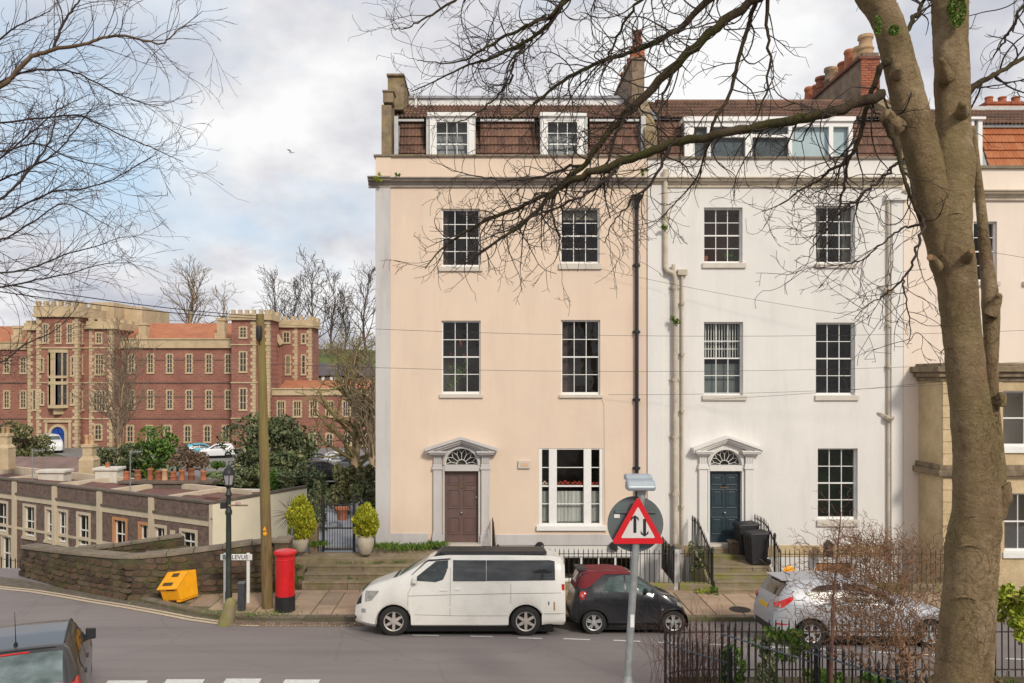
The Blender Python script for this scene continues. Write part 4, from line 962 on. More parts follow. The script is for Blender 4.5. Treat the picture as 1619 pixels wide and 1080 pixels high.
# long stack with many pots on the party wall to the right
o, x0, x1, zt = chimney(wh, 1361, 1391, 25.5, 4.95, 200, 97, m_chim, 'long brick ended stack carrying a row of tall pots', (.0, .08))
bm_ = MB(); bm_.box(-.5, .5, -.5, .5, -.5, .5); me_b = bm_.mesh('brick', m_brick)
rg = random.Random(9); zz_ = PZ(155, 25.5); row = 0
while zz_ < zt - .05:
    xx = x0 - (0 if row % 2 else .11)
    while xx < x1 - .02:
        a, b = max(xx, x0), min(xx + .22, x1)
        if b - a > .04: inst('brick', me_b, o, Matrix.Translation(((a + b) / 2, 25.49 + rg.uniform(-.006, .004), zz_ + .032)) @ Matrix.Diagonal((b - a - .022, .06, .060, 1)))
        xx += .22
    zz_ += .080; row += 1
mb = MB(); mb.box(x0 + .005, x1 - .005, 25.478, 25.499, PZ(158, 25.5), zt - .03); mb.build('mortar_bed', m_mortar, o)
mb = MB(); mb.box(x0 - .09, x1 + .03, 25.42, 30.5, zt - .02, zt + .07); mb.build('slab', stone('dark_red_slab', (.13, .06, .045), (.24, .115, .085), 4), o)
mb = MB(); mb.box(x0 + .04, x1 - .04, 25.46, 26.1, zt + .07, zt + .2); mb.build('flaunching', m_chim, o, None, .02)
for k in range(9):
    m = MB(); h = (.62, .50, .62, .46, .50, .66, .56, .50, .60)[k]; yy = 25.72 + k * .56
    pot(m, ((x0 + x1) / 2 - .05 + .06 * (k % 2), yy, zt + .07), .205 + .03 * (k % 3 == 0), h * 1.25, (1, 1, 0, 0, 0, 1, 1, 0, 0)[k]); m.build('chimney_pot', (m_potbuff, m_potbuff, m_pot, m_pot, m_potbuff, m_chim, m_pot, m_pot, m_pot)[k], o, 50)
mb = MB(); mb.prismx([(23.55, 12.5), (26, 12.5), (26, 15.3), (24.6, 14.4), (23.55, 13.0)], PX(1416, 23.9), PX(1432, 23.9)); mb.build('party_wall', m_pier, wh)

# ------------------------------------------------------------------ pink house with the stone bay
ph = empty('terraced_house', 'pale pink house on the right with orange tiled attic and golden stone bay', 'house', (fx(1600), DF, 0))
hol = [(fx(1540), fx(1577), fz(447), fz(350)), (fx(1620), fx(1680), fz(447), fz(350))]
mb = MB(); wall_holes(mb, fx(1426.2), fx(1800), ZB, fz(315), DF + .02, .22, hol); mb.build('wall', m_pink, ph)
mb = MB(); mb.box(fx(1427), fx(1452), DF - .05, DF + .03, ZB, fz(318)); mb.build('pilaster', m_pink, ph, None, .012)
shell(ph, fx(1440), fx(1800), ZB, fz(262), m_pink)
mb = MB(); mb.box(fx(1427), fx(1800), DF + .02, DF + .25, fz(312), fz(264)); mb.build('parapet', m_pink, ph)
mb = MB(); cornice(mb, fx(1426.5), fx(1800), fz(303), 1.05); mb.build('cornice', m_cornice2, ph)
mb = MB(); mb.box(fx(1426.5), fx(1800), DF - .06, DF + .3, fz(267), fz(262)); mb.build('parapet_coping', m_coping, ph, None, .01)
for a, b in ((1540, 1577), (1620, 1680)): sash(ph, a, b, 350, 445, 2, 4, (a - 3, b + 3, 452), rec=.14)
yA3, zA3 = 23.74, PZ(264, 23.74); yB3, zB3 = 24.3, PZ(202, 24.3)
rf = MB(); rf.poly([(fx(1430), yA3, zA3 - .03), (fx(1800), yA3, zA3 - .03), (fx(1800), yB3, zB3 - .03), (fx(1430), yB3, zB3 - .03)])
yC3, zC3, yD3, zD3 = 24.15, PZ(197, 24.15), 26, PZ(176, 26); rf.poly([(fx(1430), yC3, zC3 - .03), (fx(1800), yC3, zC3 - .03), (fx(1800), yD3, zD3 - .02), (fx(1430), yD3, zD3 - .02)]); rf.poly([(fx(1430), yD3, zD3), (fx(1800), yD3, zD3), (fx(1800), DF + 9, 13), (fx(1430), DF + 9, 13)])
rp = rf.build('roof', m_lead, ph)
tile_slope(rp, PX(1554, 24), PX(1690, 24), (yA3, zA3), (yB3, zB3), .21, 5, m_tileor, 11)
tile_slope(rp, PX(1440, 24.5), PX(1760, 24.5), (yC3, zC3), (yD3, zD3), .24, 5, m_tileup, 12, .01, False)
mb = MB(); mb.box(fx(1540), fx(1760), yB3 - .12, yB3 - .02, zB3 - .02, zB3 + .05); mb.box(PX(1530, 26), PX(1760, 26), 25.9, 29, zD3, zD3 + .14); mb.build('flashing', m_pale_lead, rp)
D = 23.72; mb = MB(); mb.box(PX(1500, D), PX(1540, D), D - .02, D + .6, zA3 - .05, PZ(190, D)); mb.box(PX(1495, D), PX(1556, D), D - .1, D + .7, PZ(190, D), PZ(186, D)); mb.box(PX(1546, D), PX(1553, D), D - .02, D + .6, zA3, PZ(190, D)); mb.box(PX(1540, D), PX(1546, D), D + .05, D + .12, zA3, zA3 + .1)
dm = mb.build('dormer', m_frame, ph, None, .008); m = MB(); m.poly([(PX(1540, D), D + .06, zA3), (PX(1546, D), D + .06, zA3), (PX(1546, D), D + .06, PZ(190, D)), (PX(1540, D), D + .06, PZ(190, D))]); m.build('pane', m_glass, dm)
# bay
B0 = 22.15; bx = lambda p: PX(p, B0); bz = lambda p: PZ(p, B0)
mb = MB(); wall_holes(mb, bx(1489), bx(1790), -.2, bz(603), B0, .25, [(bx(1586), bx(1660), bz(708), bz(618)), (bx(1588), bx(1660), bz(880), bz(780))])
mb.poly([(bx(1489), DF, -.2), (bx(1489), B0, -.2), (bx(1489), B0, bz(603)), (bx(1489), DF, bz(603))]); by = mb.build('stone_bay', m_bath, ph)
mb = MB()
for za, zb2, pr in ((603, 596, .06), (596, 588, .16), (588, 579, .26)): mb.box(bx(1489) - pr, bx(1800), B0 - pr, DF, bz(za), bz(zb2) - .001)
mb.box(bx(1489) - .08, bx(1800), B0 - .08, DF, bz(579), bz(574)); mb.build('bay_cornice', m_bathdirty, by, None, .015)
mb = MB(); mb.box(bx(1489) - .18, bx(1800), B0 - .18, DF, bz(752), bz(743)); mb.box(bx(1489) - .10, bx(1800), B0 - .10, DF, bz(743), bz(735)); mb.build('string_course', m_bathdirty, by, None, .015)
rg = random.Random(4)
zz_ = .0
while zz_ < bz(606):
    hgt = .34; off = 0
    if not (bz(756) < zz_ + hgt / 2 < bz(730)):
        for (a, b) in ((1489, 1535), (1535, 1584)):
            m = MB(); m.box(bx(a) + .006, bx(b) - .006, B0 - .03 - (.02 if a < 1500 else 0), B0 - .001, zz_ + .006, zz_ + hgt - .006); m.build('ashlar_block', m_bath, by, None, .006)
    zz_ += hgt
sash(by.parent, 1586, 1660, 618, 706, 2, 2, (1583, 1663, 716), B0, .1, matroom=plain('curtained_room', (.5, .52, .53), .9, 0, .15, .8), matsill=m_frame)
sash(by.parent, 1588, 1660, 780, 872, 3, 2, (1584, 1663, 882), B0, .1, matroom=m_room, matsill=m_frame, label='leaded sash window in the stone bay')
mb = MB()
for i in range(24):
    for s_ in (1, -1):
        xx = bx(1592) + i * .09
        a = (xx, B0 + .112, bz(868)); b = (xx + s_ * .55, B0 + .112, bz(868) + .62); mb.bar(a, b, .008)
mb.build('leading', m_lead, by)
# right hand chimney beyond
o, x0, x1, zt = chimney(ph, 1560, 1640, 29, 1.0, 200, 165, m_brick, 'low brick stack beyond the orange tiled attic', (.05, .1))
for k in range(3): m = MB(); pot(m, (x0 + .4 + k * .5, 29.5, zt), .16, .35); m.build('chimney_pot', m_pot, o, 50)

# plants inside windows
def plant(name, label, c, rad, n, size, mat, seed, parent=None, potc=None, cat='plant', group=None, clumps=8, up=0.6, hol=.2):
    rt = empty(name, label, cat, (c[0], c[1], c[2] - rad[2]), group=group)
    m = MB(); leaves(m, c, rad, n, size, random.Random(seed), clumps, .45, up, hol); m.build('foliage', mat, rt)
    return rt
rt = plant('potted_plant', 'leafy plant with red flowers behind the first floor window of the cream house', (fx(722), DF + .42, fz(585)), (.38, .12, .62), 260, .05, m_greenleaf, 3)
m = MB(); leaves(m, (fx(722), DF + .36, fz(570)), (.42, .12, .7), 40, .03, random.Random(8), 0, .8); m.build('flowers', plain('pink_petals', (.5, .08, .08), .6), rt)
plant('potted_plant', 'spiky green plant behind the top left window of the white house', (fx(1162), DF + .40, fz(402)), (.22, .1, .3), 60, .09, m_greenleaf, 5)
mb = MB(); mb.lathe((fx(1120), DF + .36, fz(412)), [(.06, 0), (.09, .16), (.09, .18), (.07, .18)], 10); tag(mb.build('plant_pot', m_pot, None, 50), 'small terracotta pot on the sill of the top left window of the white house', 'pot')
# ferns and weeds growing out of the masonry
for lab, px_, py_, r_, n_, mt in (('bright fern sprouting from the cream house cornice at the left corner', 601, 283, .17, 260, m_lime), ('small weed on the cornice beside the left corner fern', 629, 281, .08, 70, m_weed), ('tuft growing on the cornice where cream and white houses meet', 1016, 276, .13, 110, m_weed),
                                  ('leafy tuft on the soil pipe of the white house below the bend', 1064, 506, .17, 240, m_weed), ('small fern on the soil pipe near the top of the white house', 1047, 360, .11, 110, m_weed)):
    plant('fern', lab, (fx(px_), DF - .26, fz(py_)), (r_, r_ * .6, r_ * 1.1), n_, .035, mt, px_, clumps=6)
# ------------------------------------------------------------------ steps, areas and railings in front of the houses
def step_block(parent, x0, x1, y0, y1, z, mat=m_step, zb=-.3, tread=.03):
    m = MB(); m.box(x0, x1, y0 + .018, y1, zb, z - .05); m.box(x0 - .005, x1 + .005, y0, y1 + .01, z - .05, z); return m.build('step', mat, parent, None, .012)
cs = empty('stone_steps', 'wide worn stone steps from the pavement up to the cream house and garden gate', 'steps', (-2.5, 21.5, ZP))
xl, xr = PX(478, 21.6), .12
for (y0, y1, z) in ((21.46, 21.8, .30), (21.79, 22.12, .44), (22.11, 22.45, .59)):
    xx = xl
    while xx < xr - .1:
        L = min(rng.uniform(1.2, 1.9), xr - xx); L = xr - xx if xr - xx - L < .4 else L
        step_block(cs, xx + .006, xx + L - .006, y0, y1, z + rng.uniform(-.006, .006)); xx += L
m = MB(); m.hexa([(-5.6, 22.44, -.3), (xr, 22.44, -.3), (xr, DF + .0, -.3), (-5.6, DF + .0, -.3), (-5.6, 22.44, .72), (xr, 22.44, .72), (xr, DF, .86), (-5.6, DF, .86)]); m.build('landing', m_step, cs, None, .012)
# garden path and soil beyond the gate
gp = MB(); gp.poly([(-5.7, 22.9, .80), (-3.45, 22.9, .80), (-3.3, 29.5, 1.55), (-5.9, 29.5, 1.45)]); tag(gp.build('garden_path', m_pathgrey, None), kind='structure')
# weeds
wm = MB(); rg = random.Random(2)
for (px_, py_, D, n, h, s) in ((500, 862, 22.75, 160, .2, .18), (600, 866, 22.9, 200, .2, .3), (640, 868, 23.1, 200, .22, .35), (690, 864, 23.15, 160, .22, .18), (660, 868, 23.1, 120, .2, .2), (470, 896, 22.3, 50, .1, .1), (555, 889, 22.42, 60, .07, .25), (600, 890, 22.4, 60, .08, .2), (630, 889, 22.4, 40, .09, .12),
                                 (555, 916, 21.75, 30, .07, .08), (470, 916, 21.6, 40, .15, .08), (258, 950, 20.7, 90, .08, .3), (300, 946, 21.0, 90, .09, .35), (330, 942, 21.05, 80, .1, .3), (395, 940, 21.2, 70, .14, .15), (345, 968, 19.1, 80, .05, .25), (400, 972, 19.0, 110, .05, .3), (438, 970, 18.95, 80, .05, .3), (300, 972, 19.6, 60, .04, .3), (480, 974, 18.85, 40, .04, .4), (240, 958, 20.5, 60, .06, .3)):
    p = P(px_, py_, D)
    for k in range(1): tuft(wm, p, n, h, s, rg, .012)
tag(wm.build('weeds', m_weed, None), kind='stuff')

def railing(name, label, cat, pts, hts, pitch, r, rails, mat=m_iron, zf=None, group=None, tip='spike', seed=1, railmat=None, posts=()):
    """pts: plan polyline; zf(s, x, y): foot height; hts: height of the bars; rails: heights of the flat rails"""
    rg = random.Random(seed); root = empty(name, label, cat, (pts[0][0], pts[0][1], zf(0, *pts[0])), group=group)
    L = [0]
    for a, b in zip(pts[:-1], pts[1:]): L.append(L[-1] + math.dist(a, b))
    def at(s):
        i = 0
        while i < len(pts) - 2 and s > L[i + 1]: i += 1
        t = (s - L[i]) / (L[i + 1] - L[i]); return lerp(pts[i][0], pts[i + 1][0], t), lerp(pts[i][1], pts[i + 1][1], t)
    m = MB()
    if tip == 'spike': m.lathe((0, 0, 0), [(r, 0), (r, hts - .10), (r * 1.5, hts - .085), (r * .8, hts - .07), (r * .9, hts - .04), (0.001, hts)], 6)
    elif tip == 'finial': m.lathe((0, 0, 0), [(r, 0), (r, hts - .20), (r * 2.0, hts - .185), (r * 2.0, hts - .165), (r * .9, hts - .15), (r * 1.7, hts - .10), (r * 1.2, hts - .05), (0.001, hts)], 8)
    else: m.lathe((0, 0, 0), [(r, 0), (r, hts - .02), (r * .4, hts)], 6)
    me = m.mesh('bar', mat, 50)
    n = max(2, int(L[-1] / pitch))
    for i in range(n + 1):
        s = L[-1] * i / n; x, y = at(s)
        inst('bar', me, root, Matrix.Translation((x, y, zf(s, x, y))) @ Matrix.Rotation(rg.uniform(-.012, .012), 4, 'X') @ Matrix.Rotation(rg.uniform(-.012, .012), 4, 'Y'))
    k = max(2, int(L[-1] / .3))
    for h in rails:
        m = MB()
        for i in range(k):
            s0, s1 = L[-1] * i / k, L[-1] * (i + 1) / k; a = at(s0); b = at(s1)
            m.bar((*a, zf(s0, *a) + h), (*b, zf(s1, *b) + h), .038, .014)
        m.build('rail', railmat or mat, root)
    for s in posts:
        x, y = at(s * L[-1]); m = MB(); m.lathe((x, y, zf(s * L[-1], x, y)), [(.03, -.1), (.03, hts * .95), (.05, hts * .97), (.035, hts), (.05, hts + .04), (.03, hts + .09), (.002, hts + .12)], 8); m.build('post', mat, root, 50)
    return root
flat = lambda z: (lambda s, x, y: z)
def curb(name, label, pts, z0, z1, w_=.22, mat=m_mossstone):
    rt = empty(name, label, 'plinth', (pts[0][0], pts[0][1], z0))
    for a, b in along(pts, 1.1):
        d = (b - a).normalized(); nn = Vector((-d.y, d.x)); a2, b2 = a + d * .006, b - d * .006; m = MB()
        m.hexa([(*(a2 - nn * w_ / 2), z0), (*(b2 - nn * w_ / 2), z0), (*(b2 + nn * w_ / 2), z0), (*(a2 + nn * w_ / 2), z0), (*(a2 - nn * w_ / 2), z1), (*(b2 - nn * w_ / 2), z1), (*(b2 + nn * w_ / 2), z1), (*(a2 + nn * w_ / 2), z1)])
        m.build('plinth_stone', mat, rt, None, .015)
    return rt
cA = [(.30, 21.55), (5.12, 21.55)]
curb('railing_plinth', 'mossy stone plinth under the railing in front of the cream house', cA, -.1, .25)
railing('area_railing', 'black spiked railing before the basement of the cream house behind the van', 'railing', cA, .95, .128, .011, (.80,), zf=flat(.25), posts=(0, 1), seed=2)
railing('step_railing', 'black handrail with bars curving from the brown door down beside the cream house steps', 'railing', [(.16, 23.25), (.2, 22.6), (.24, 21.6)], .9, .128, .011, (.80,), zf=lambda s, x, y: lerp(.86, .25, sstep(.2, 1.5, s)), seed=3)
cB = [(5.3, 21.5), (6.05, 21.4)]
curb('railing_plinth', 'short mossy plinth left of the blue door steps, its stones green with moss', [(5.25, 21.5), (6.12, 21.4)], -.1, .27, .3)
railing('area_railing', 'short black spiked railing between the soil pipes and the blue door steps', 'railing', cB, .95, .125, .011, (.80,), zf=flat(.27), seed=4)
railing('party_railing', 'dense black railing running back between the cream and white basements', 'railing', [(5.14, 21.55), (5.2, 23.3)], .98, .10, .012, (.82,), zf=flat(.22), seed=5)
railing('step_railing', 'black spiked railing on the left side of the blue door steps', 'railing', [(6.12, 21.3), (6.06, 23.2)], .98, .105, .012, (.84,), zf=lambda s, x, y: lerp(.15, .86, min(1, max(0, (y - 21.2) / 1.4))), seed=6, posts=(0,))
railing('step_railing', 'black spiked railing on the right side of the blue door steps behind the bins', 'railing', [(7.98, 21.35), (7.92, 23.2)], .98, .105, .012, (.84,), zf=lambda s, x, y: lerp(.2, .9, min(1, max(0, (y - 21.2) / 1.2))), seed=7, posts=(0.2,))
cC = [(8.05, 21.5), (13.2, 21.5)]
curb('railing_plinth', 'long stone plinth under the railing right of the blue door steps', [(8.12, 21.5), (13.2, 21.5)], -.1, .25)
railing('area_railing', 'long black spiked railing before the white house basement right of the bins', 'railing', cC, .95, .128, .011, (.80,), zf=flat(.25), seed=8, posts=(1,))
bs = empty('stone_steps', 'mossy stone steps leading up to the blue door of the white house', 'steps', (7.0, 21.0, ZP))
xl2, xr2 = 6.2, 7.85
for (y0, y1, z) in ((21.03, 21.34, .215), (21.33, 21.62, .345), (21.61, 21.92, .485)): step_block(bs, xl2, xr2, y0, y1, z, m_mossstone if z > .4 else m_step)
xx = xl2
for L in (.62, .6, .43): step_block(bs, xx + .005, xx + L - .005, 21.91, 22.75, .61, m_step); xx += L
step_block(bs, xl2 + .1, xr2 - .1, 22.74, 23.06, .74, m_mossstone); step_block(bs, xl2 + .15, xr2 - .12, 23.05, DF, .88, m_step)
m = MB(); m.prismx([(21.3, -.1), (23.3, -.1), (23.3, .92), (22.2, .62), (21.3, .2)], xr2 + .02, xr2 + .13); m.build('side_kerb', m_mossstone, bs, None, .015); m = MB(); m.prismx([(21.3, -.1), (23.3, -.1), (23.3, .92), (22.2, .6), (21.3, .17)], xl2 - .14, xl2 - .02); m.build('side_kerb', m_mossstone, bs, None, .015)
# floors of the sunken areas
mb = MB(); mb.box(.2, 6.1, 21.4, DF, -1.5, -1.2); mb.box(7.95, 13.3, 21.4, DF, -1.5, -1.2); tag(mb.build('sunken_area_floor', m_pavebed, None), kind='structure')
for xx, lab in ((5.18, 'white painted stub pier beside the soil pipes'),):
    rt = empty('gate_pier', lab, 'pier', (xx, 22.9, 0)); m = MB(); m.box(xx + .05, xx + .32, 22.2, 22.5, -1, 1.05); m.build('shaft', m_whitetrim, rt, None, .01); m = MB(); m.box(xx + .02, xx + .35, 22.17, 22.53, 1.052, 1.12); m.build('cap', m_coping, rt)
wb = MB(); a, b = fx(1290), fx(1345); wb.box(a, b, DF + .06, DF + .1, fz(916), fz(890)); o = wb.build('basement_window', m_roomwarm, wh)
mb = MB(); mb.tube([P(1310, 880, 22.9), P(1310, 862, 22.9), P(1314, 858, 22.9)], .14, 10); tag(mb.build('flue_cowl', m_iron, None, 60), 'dark rounded flue cowl by the basement wall behind the corkscrew shrub', 'flue')
# creeping plants on the blue door steps
plant('climbing_plant', 'drooping evergreen climbing the railing left of the blue door steps', (PX(1100, 21.6), 21.6, PZ(885, 21.6)), (.22, .15, .45), 500, .04, m_darkleaf, 21)
plant('weed_clump', 'bright green weed at the foot of the blue door steps', (PX(1129, 20.95), 20.98, .16), (.16, .12, .12), 160, .04, m_weed, 22)
plant('weed_clump', 'low moss and weeds against the plinth left of the blue door steps', (PX(1108, 20.95), 21.15, .14), (.2, .1, .1), 150, .03, m_lime, 23)

mh = MB(); c = P(1170, 963, 19.6); mh.lathe((c.x, c.y, ZP), [(.26, -.02), (.26, .012), (.22, .010), (.001, .010)], 20, 0, 'z', False); tag(mh.build('manhole_cover', m_ironrust, None), 'round dark iron cover set in the flagstones before the blue door steps', 'manhole cover')
# ------------------------------------------------------------------ wheelie bins, box, smiley
m_bin = plain('black_bin_plastic', (.022, .022, .024), .55, 0, .3, 6, 30, .1)
def wheelie(label, loc, rz):
    rt = empty('wheelie_bin', label, 'wheelie bin', loc, rz, 'wheelie bins by the blue door', True)
    m = MB(); m.hexa([(-.23, -.26, .04), (.23, -.26, .04), (.23, .24, .04), (-.23, .24, .04), (-.28, -.33, .92), (.28, -.33, .92), (.28, .33, .92), (-.28, .33, .92)]); m.box(-.30, .30, -.36, -.33, .86, .93)
    for xx in (-.15, 0, .15): m.hexa([(xx - .02, -.275, .1), (xx + .02, -.275, .1), (xx + .02, -.26, .1), (xx - .02, -.26, .1), (xx - .02, -.342, .84), (xx + .02, -.342, .84), (xx + .02, -.32, .84), (xx - .02, -.32, .84)])
    m.build('body', m_bin, rt, None, .02)
    m = MB(); m.hexa([(-.31, -.38, .93), (.31, -.38, .93), (.31, .36, .93), (-.31, .36, .93), (-.27, -.33, .98), (.27, -.33, .98), (.27, .32, 1.02), (-.27, .32, 1.02)]); m.build('lid', m_bin, rt, None, .02)
    m = MB(); m.tube([(-.24, .40, .95), (.24, .40, .95)], .016, 8); m.build('handle', m_bin, rt, 50)
    for xx in (-.26, .26): m = MB(); m.lathe((xx, .26, .10), [(.05, -.03), (.10, -.025), (.10, .025), (.05, .03)], 14, 0, 'x'); m.build('wheel', m_black, rt, 50)
    rt.scale = (.86, .86, .93); return rt
wheelie('black wheelie bin nearest the railing, in front of the other bin', (7.64, 22.25, .61), R(-80))
wheelie('black wheelie bin standing closest to the blue door', (7.56, 22.88, .74), R(-85))
rt = empty('recycling_box', 'small brown lidded box on the landing by the blue door', 'box', (PX(1161, 23), 22.95, .74)); m = MB(); c = Vector((PX(1161, 22.95), 22.95, .74)); m.hexa([c + Vector(v) for v in ((-.13, -.13, 0), (.13, -.13, 0), (.13, .13, 0), (-.13, .13, 0), (-.16, -.16, .34), (.16, -.16, .34), (.16, .16, .34), (-.16, .16, .34))])
m_boxb = plain('brown_box_plastic', (.12, .085, .06), .6, 0, .3, 9); m.build('body', m_boxb, rt, None, .012); m = MB(); m.box(c.x - .18, c.x + .18, 22.77, 23.13, 1.082, 1.13); m.build('rim', m_boxb, rt, None, .01)
def text_mesh(txt, size, mat, name='lettering', ext=.002):
    cu = bpy.data.curves.new(name, 'FONT'); cu.body = txt; cu.size = size; cu.extrude = ext; cu.align_x = 'CENTER'; cu.align_y = 'CENTER'
    o = bpy.data.objects.new(name, cu); COL.objects.link(o); dg = bpy.context.evaluated_depsgraph_get(); me = bpy.data.meshes.new_from_object(o.evaluated_get(dg)); bpy.data.objects.remove(o); me.materials.clear(); me.materials.append(mat); return me
def text_on(txt, size, mat, parent, loc, rot=(R(90), 0, 0), sx=1):
    o = bpy.data.objects.new('lettering', text_mesh(txt, size, mat)); COL.objects.link(o); attach(o, parent)
    o.matrix_basis = Matrix.Translation(loc) @ Matrix.Rotation(rot[2], 4, 'Z') @ Matrix.Rotation(rot[0], 4, 'X') @ Matrix.Diagonal((sx, 1, 1, 1)); return o
rt = empty('smiley_disc', 'round yellow disc with red Yes! lettering hung on the railing', 'sign', (PX(1247, 21.4), 21.4, PZ(916, 21.4)))
m = MB(); c = P(1247.5, 904, 21.42); m.lathe(c, [(.0, -.02), (.12, -.02), (.165, 0), (.12, .02), (0, .02)], 20, 0, 'y', False); m.build('disc', m_yellow, rt, 60)
text_on('Yes!', .13, m_signred, rt, c + Vector((0, -.03, 0)))

# ------------------------------------------------------------------ gate, urns and the planting beyond
gt = empty('garden_gate', 'black iron garden gate of thin upright bars between the golden conifers', 'gate', (PX(535, 22.95), 22.95, .8))
x0, x1 = PX(511, 22.95), PX(560, 22.95); zt = PZ(783, 22.95); m = MB(); mebar = MB(); mebar.lathe((0, 0, 0), [(.009, 0), (.009, 1.38), (.002, 1.46)], 6); mebar = mebar.mesh('bar', m_iron, 50)
for i in range(12): inst('bar', mebar, gt, Matrix.Translation((lerp(x0, x1, (i + .5) / 12), 22.95, .84)))
m.box(x0 - .03, x0 + .03, 22.92, 22.98, .8, zt); m.box(x1 - .03, x1 + .03, 22.92, 22.98, .8, zt); m.build('gate_post', m_iron, gt)
for za, zb_ in ((PZ(836, 22.95), PZ(834, 22.95)), (.86, .9), (2.16, 2.19)): m = MB(); m.box(x0, x1, 22.93, 22.97, za, zb_); m.build('rail', m_iron, gt)
m = MB(); m.box(PX(525, 22.9), PX(533, 22.9), 22.88, 22.93, PZ(832, 22.9), PZ(828, 22.9)); m.build('latch', m_galv, gt)
railing('garden_fence', 'black iron railing left of the garden gate among the leaves', 'railing', [(PX(455, 23), 23.0), (x0 - .08, 23.0)], 1.5, .12, .009, (1.35, .3), zf=flat(.8), seed=12)
rt = empty('curved_handrail', 'grey iron handrail curling down behind the red post box', 'handrail', (PX(445, 22), 22, 0)); m = MB(); m.tube([P(x, y, D) for x, y, D in ((440, 876, 21.7), (452, 862, 21.9), (461, 846, 22.1), (464, 825, 22.25), (462, 812, 22.3))], .035, 8); m.build('rail', m_rail, rt, 60)
for x, y, D in ((446, 869, 21.8), (452, 862, 21.9), (458, 852, 22.0)): m = MB(); m.tube([P(x, 905, D), P(x, y, D)], .012, 6); m.build('bar', m_iron, rt)
rt = empty('stone_post', 'stubby square stone gatepost right of the left golden conifer', 'gatepost', (PX(498, 22.9), 22.9, .75)); m = MB(); m.box(PX(491, 22.9), PX(503, 22.9), 22.75, 23.05, .6, PZ(833, 22.9)); m.build('shaft', m_bathdirty, rt, None, .02); m = MB(); m.box(PX(489, 22.9), PX(505, 22.9), 22.71, 23.09, PZ(833, 22.9) + .002, PZ(829, 22.9)); m.build('cap', m_bathdirty, rt, None, .015)
m_urn = stone('pale_urn_clay', (.40, .35, .27), (.55, .49, .39), 5, (.25, .22, .14), .25, 0, 30, .2)
def urn(label, px_, pyb, pyt, D, w_):
    c = P(px_, pyb, D); h = PZ(pyt, D) - c.z; r = w_ * D / F / 2; rt = empty('garden_urn', label, 'urn', c, group='pale clay urns beside the gate')
    m = MB(); m.lathe(c, [(r * .55, 0), (r * .62, h * .05), (r * .85, h * .3), (r, h * .58), (r * .95, h * .78), (r * .72, h * .92), (r * .78, h * .97), (r * .78, h), (r * .66, h), (r * .6, h * .85)], 24, 0, 'z'); m.build('body', m_urn, rt, 60); return c, h
c, h = urn('pale clay urn holding the taller golden conifer left of the gate', 475, 872, 845, 22.55, 27)
def conifer(label, c, rad, seed, mat=m_goldleaf, n=9000, taper=.5, size=.05):
    rt = empty('conifer', label, 'conifer', (c[0], c[1], c[2] - rad[2])); rg = random.Random(seed); m = MB()
    cl = []
    for i in range(64):
        u = rg.uniform(-1, .95); rr = math.sqrt(max(.02, 1 - u * u)) * (1 - taper * max(0, u)); a = rg.uniform(0, 6.28); cl.append(Vector((math.cos(a) * rr * .78, math.sin(a) * rr * .78, u)))
    for i in range(n):
        b = rg.choice(cl); d = Vector((rg.gauss(0, 1), rg.gauss(0, 1), rg.gauss(0, 1))).normalized() * rg.uniform(.08, .25); p = b + d * Vector((1, 1, .6)).length / 1.7
        q = Vector(c) + Vector((p.x * rad[0], p.y * rad[1], p.z * rad[2])); ax = (Vector((p.x, p.y, .9)).normalized() + Vector((rg.gauss(0, .4), rg.gauss(0, .4), rg.gauss(0, .4)))).normalized()
        s = size * rg.uniform(.6, 1.5); b2 = Quaternion(ax, rg.uniform(0, 6.28)) @ ax.orthogonal().normalized(); m.add([q - ax * s, q + b2 * s * .3, q + ax * s, q - b2 * s * .3], [(0, 1, 2, 3)])
    leaves(m, c, (rad[0] * .78, rad[1] * .78, rad[2] * .85), n // 2, size, rg, 0, .3, 1.5, .1)
    m.build('foliage', mat, rt); m = MB(); m.tube([(c[0], c[1], c[2] - rad[2] * 1.1), (c[0], c[1], c[2] + rad[2] * .5)], .04, 6); m.build('stem', m_twigtan, rt); return rt
conifer('tall golden green conifer in the left urn by the gate', (c.x, c.y, PZ(820, 22.55)), (.47, .42, .60), 31)
c, h = urn('pale clay urn holding the rounder golden conifer against the cream house corner', 578, 876, 846, 22.55, 27)
conifer('rounded yellow conifer in the right urn against the cream house corner', (c.x, c.y, PZ(824, 22.55)), (.40, .36, .48), 32, n=7500)
rt = empty('garden_planter', 'terracotta pot on the path beyond the garden gate', 'pot', P(540, 822, 25)); m = MB(); m.lathe(P(541, 822, 25), [(.13, 0), (.20, .32), (.23, .34), (.23, .40), (.18, .40)], 14); m.build('body', m_pot, rt, 50)
def shrub(label, px_, py_, D, rpx, rpy, mat, n, size, seed, name='shrub', cat='shrub', clumps=26, stemh=None, group=None):
    k = D / F; c = P(px_, py_, D); rad = (rpx * k, rpx * k * .8, rpy * k); rt = empty(name, label, cat, (c.x, c.y, c.z - rad[2]), group=group); rg = random.Random(seed)
    m = MB(); leaves(m, c, rad, n, size, rg, clumps, .5, .3); m.build('foliage', mat, rt)
    m = MB()
    for i in range(4): a = rg.uniform(0, 6.28); m.tube([(c.x, c.y, c.z - rad[2] * 1.25), (c.x + rad[0] * .3 * math.cos(a), c.y + rad[1] * .3 * math.sin(a), c.z), (c.x + rad[0] * .6 * math.cos(a), c.y + rad[1] * .6 * math.sin(a), c.z + rad[2] * .5)], [rad[0] * .06, rad[0] * .04, rad[0] * .015], 5)
    m.build('stems', m_twigtan, rt); return rt
shrub('tall feathery olive bamboo over the path behind the gate', 542, 772, 27, 24, 40, m_oliveleaf, 2200, .075, 41, 'bamboo')
shrub('dark green shrub immediately behind the gate on its left', 500, 805, 25, 18, 42, m_darkleaf, 1800, .06, 42)
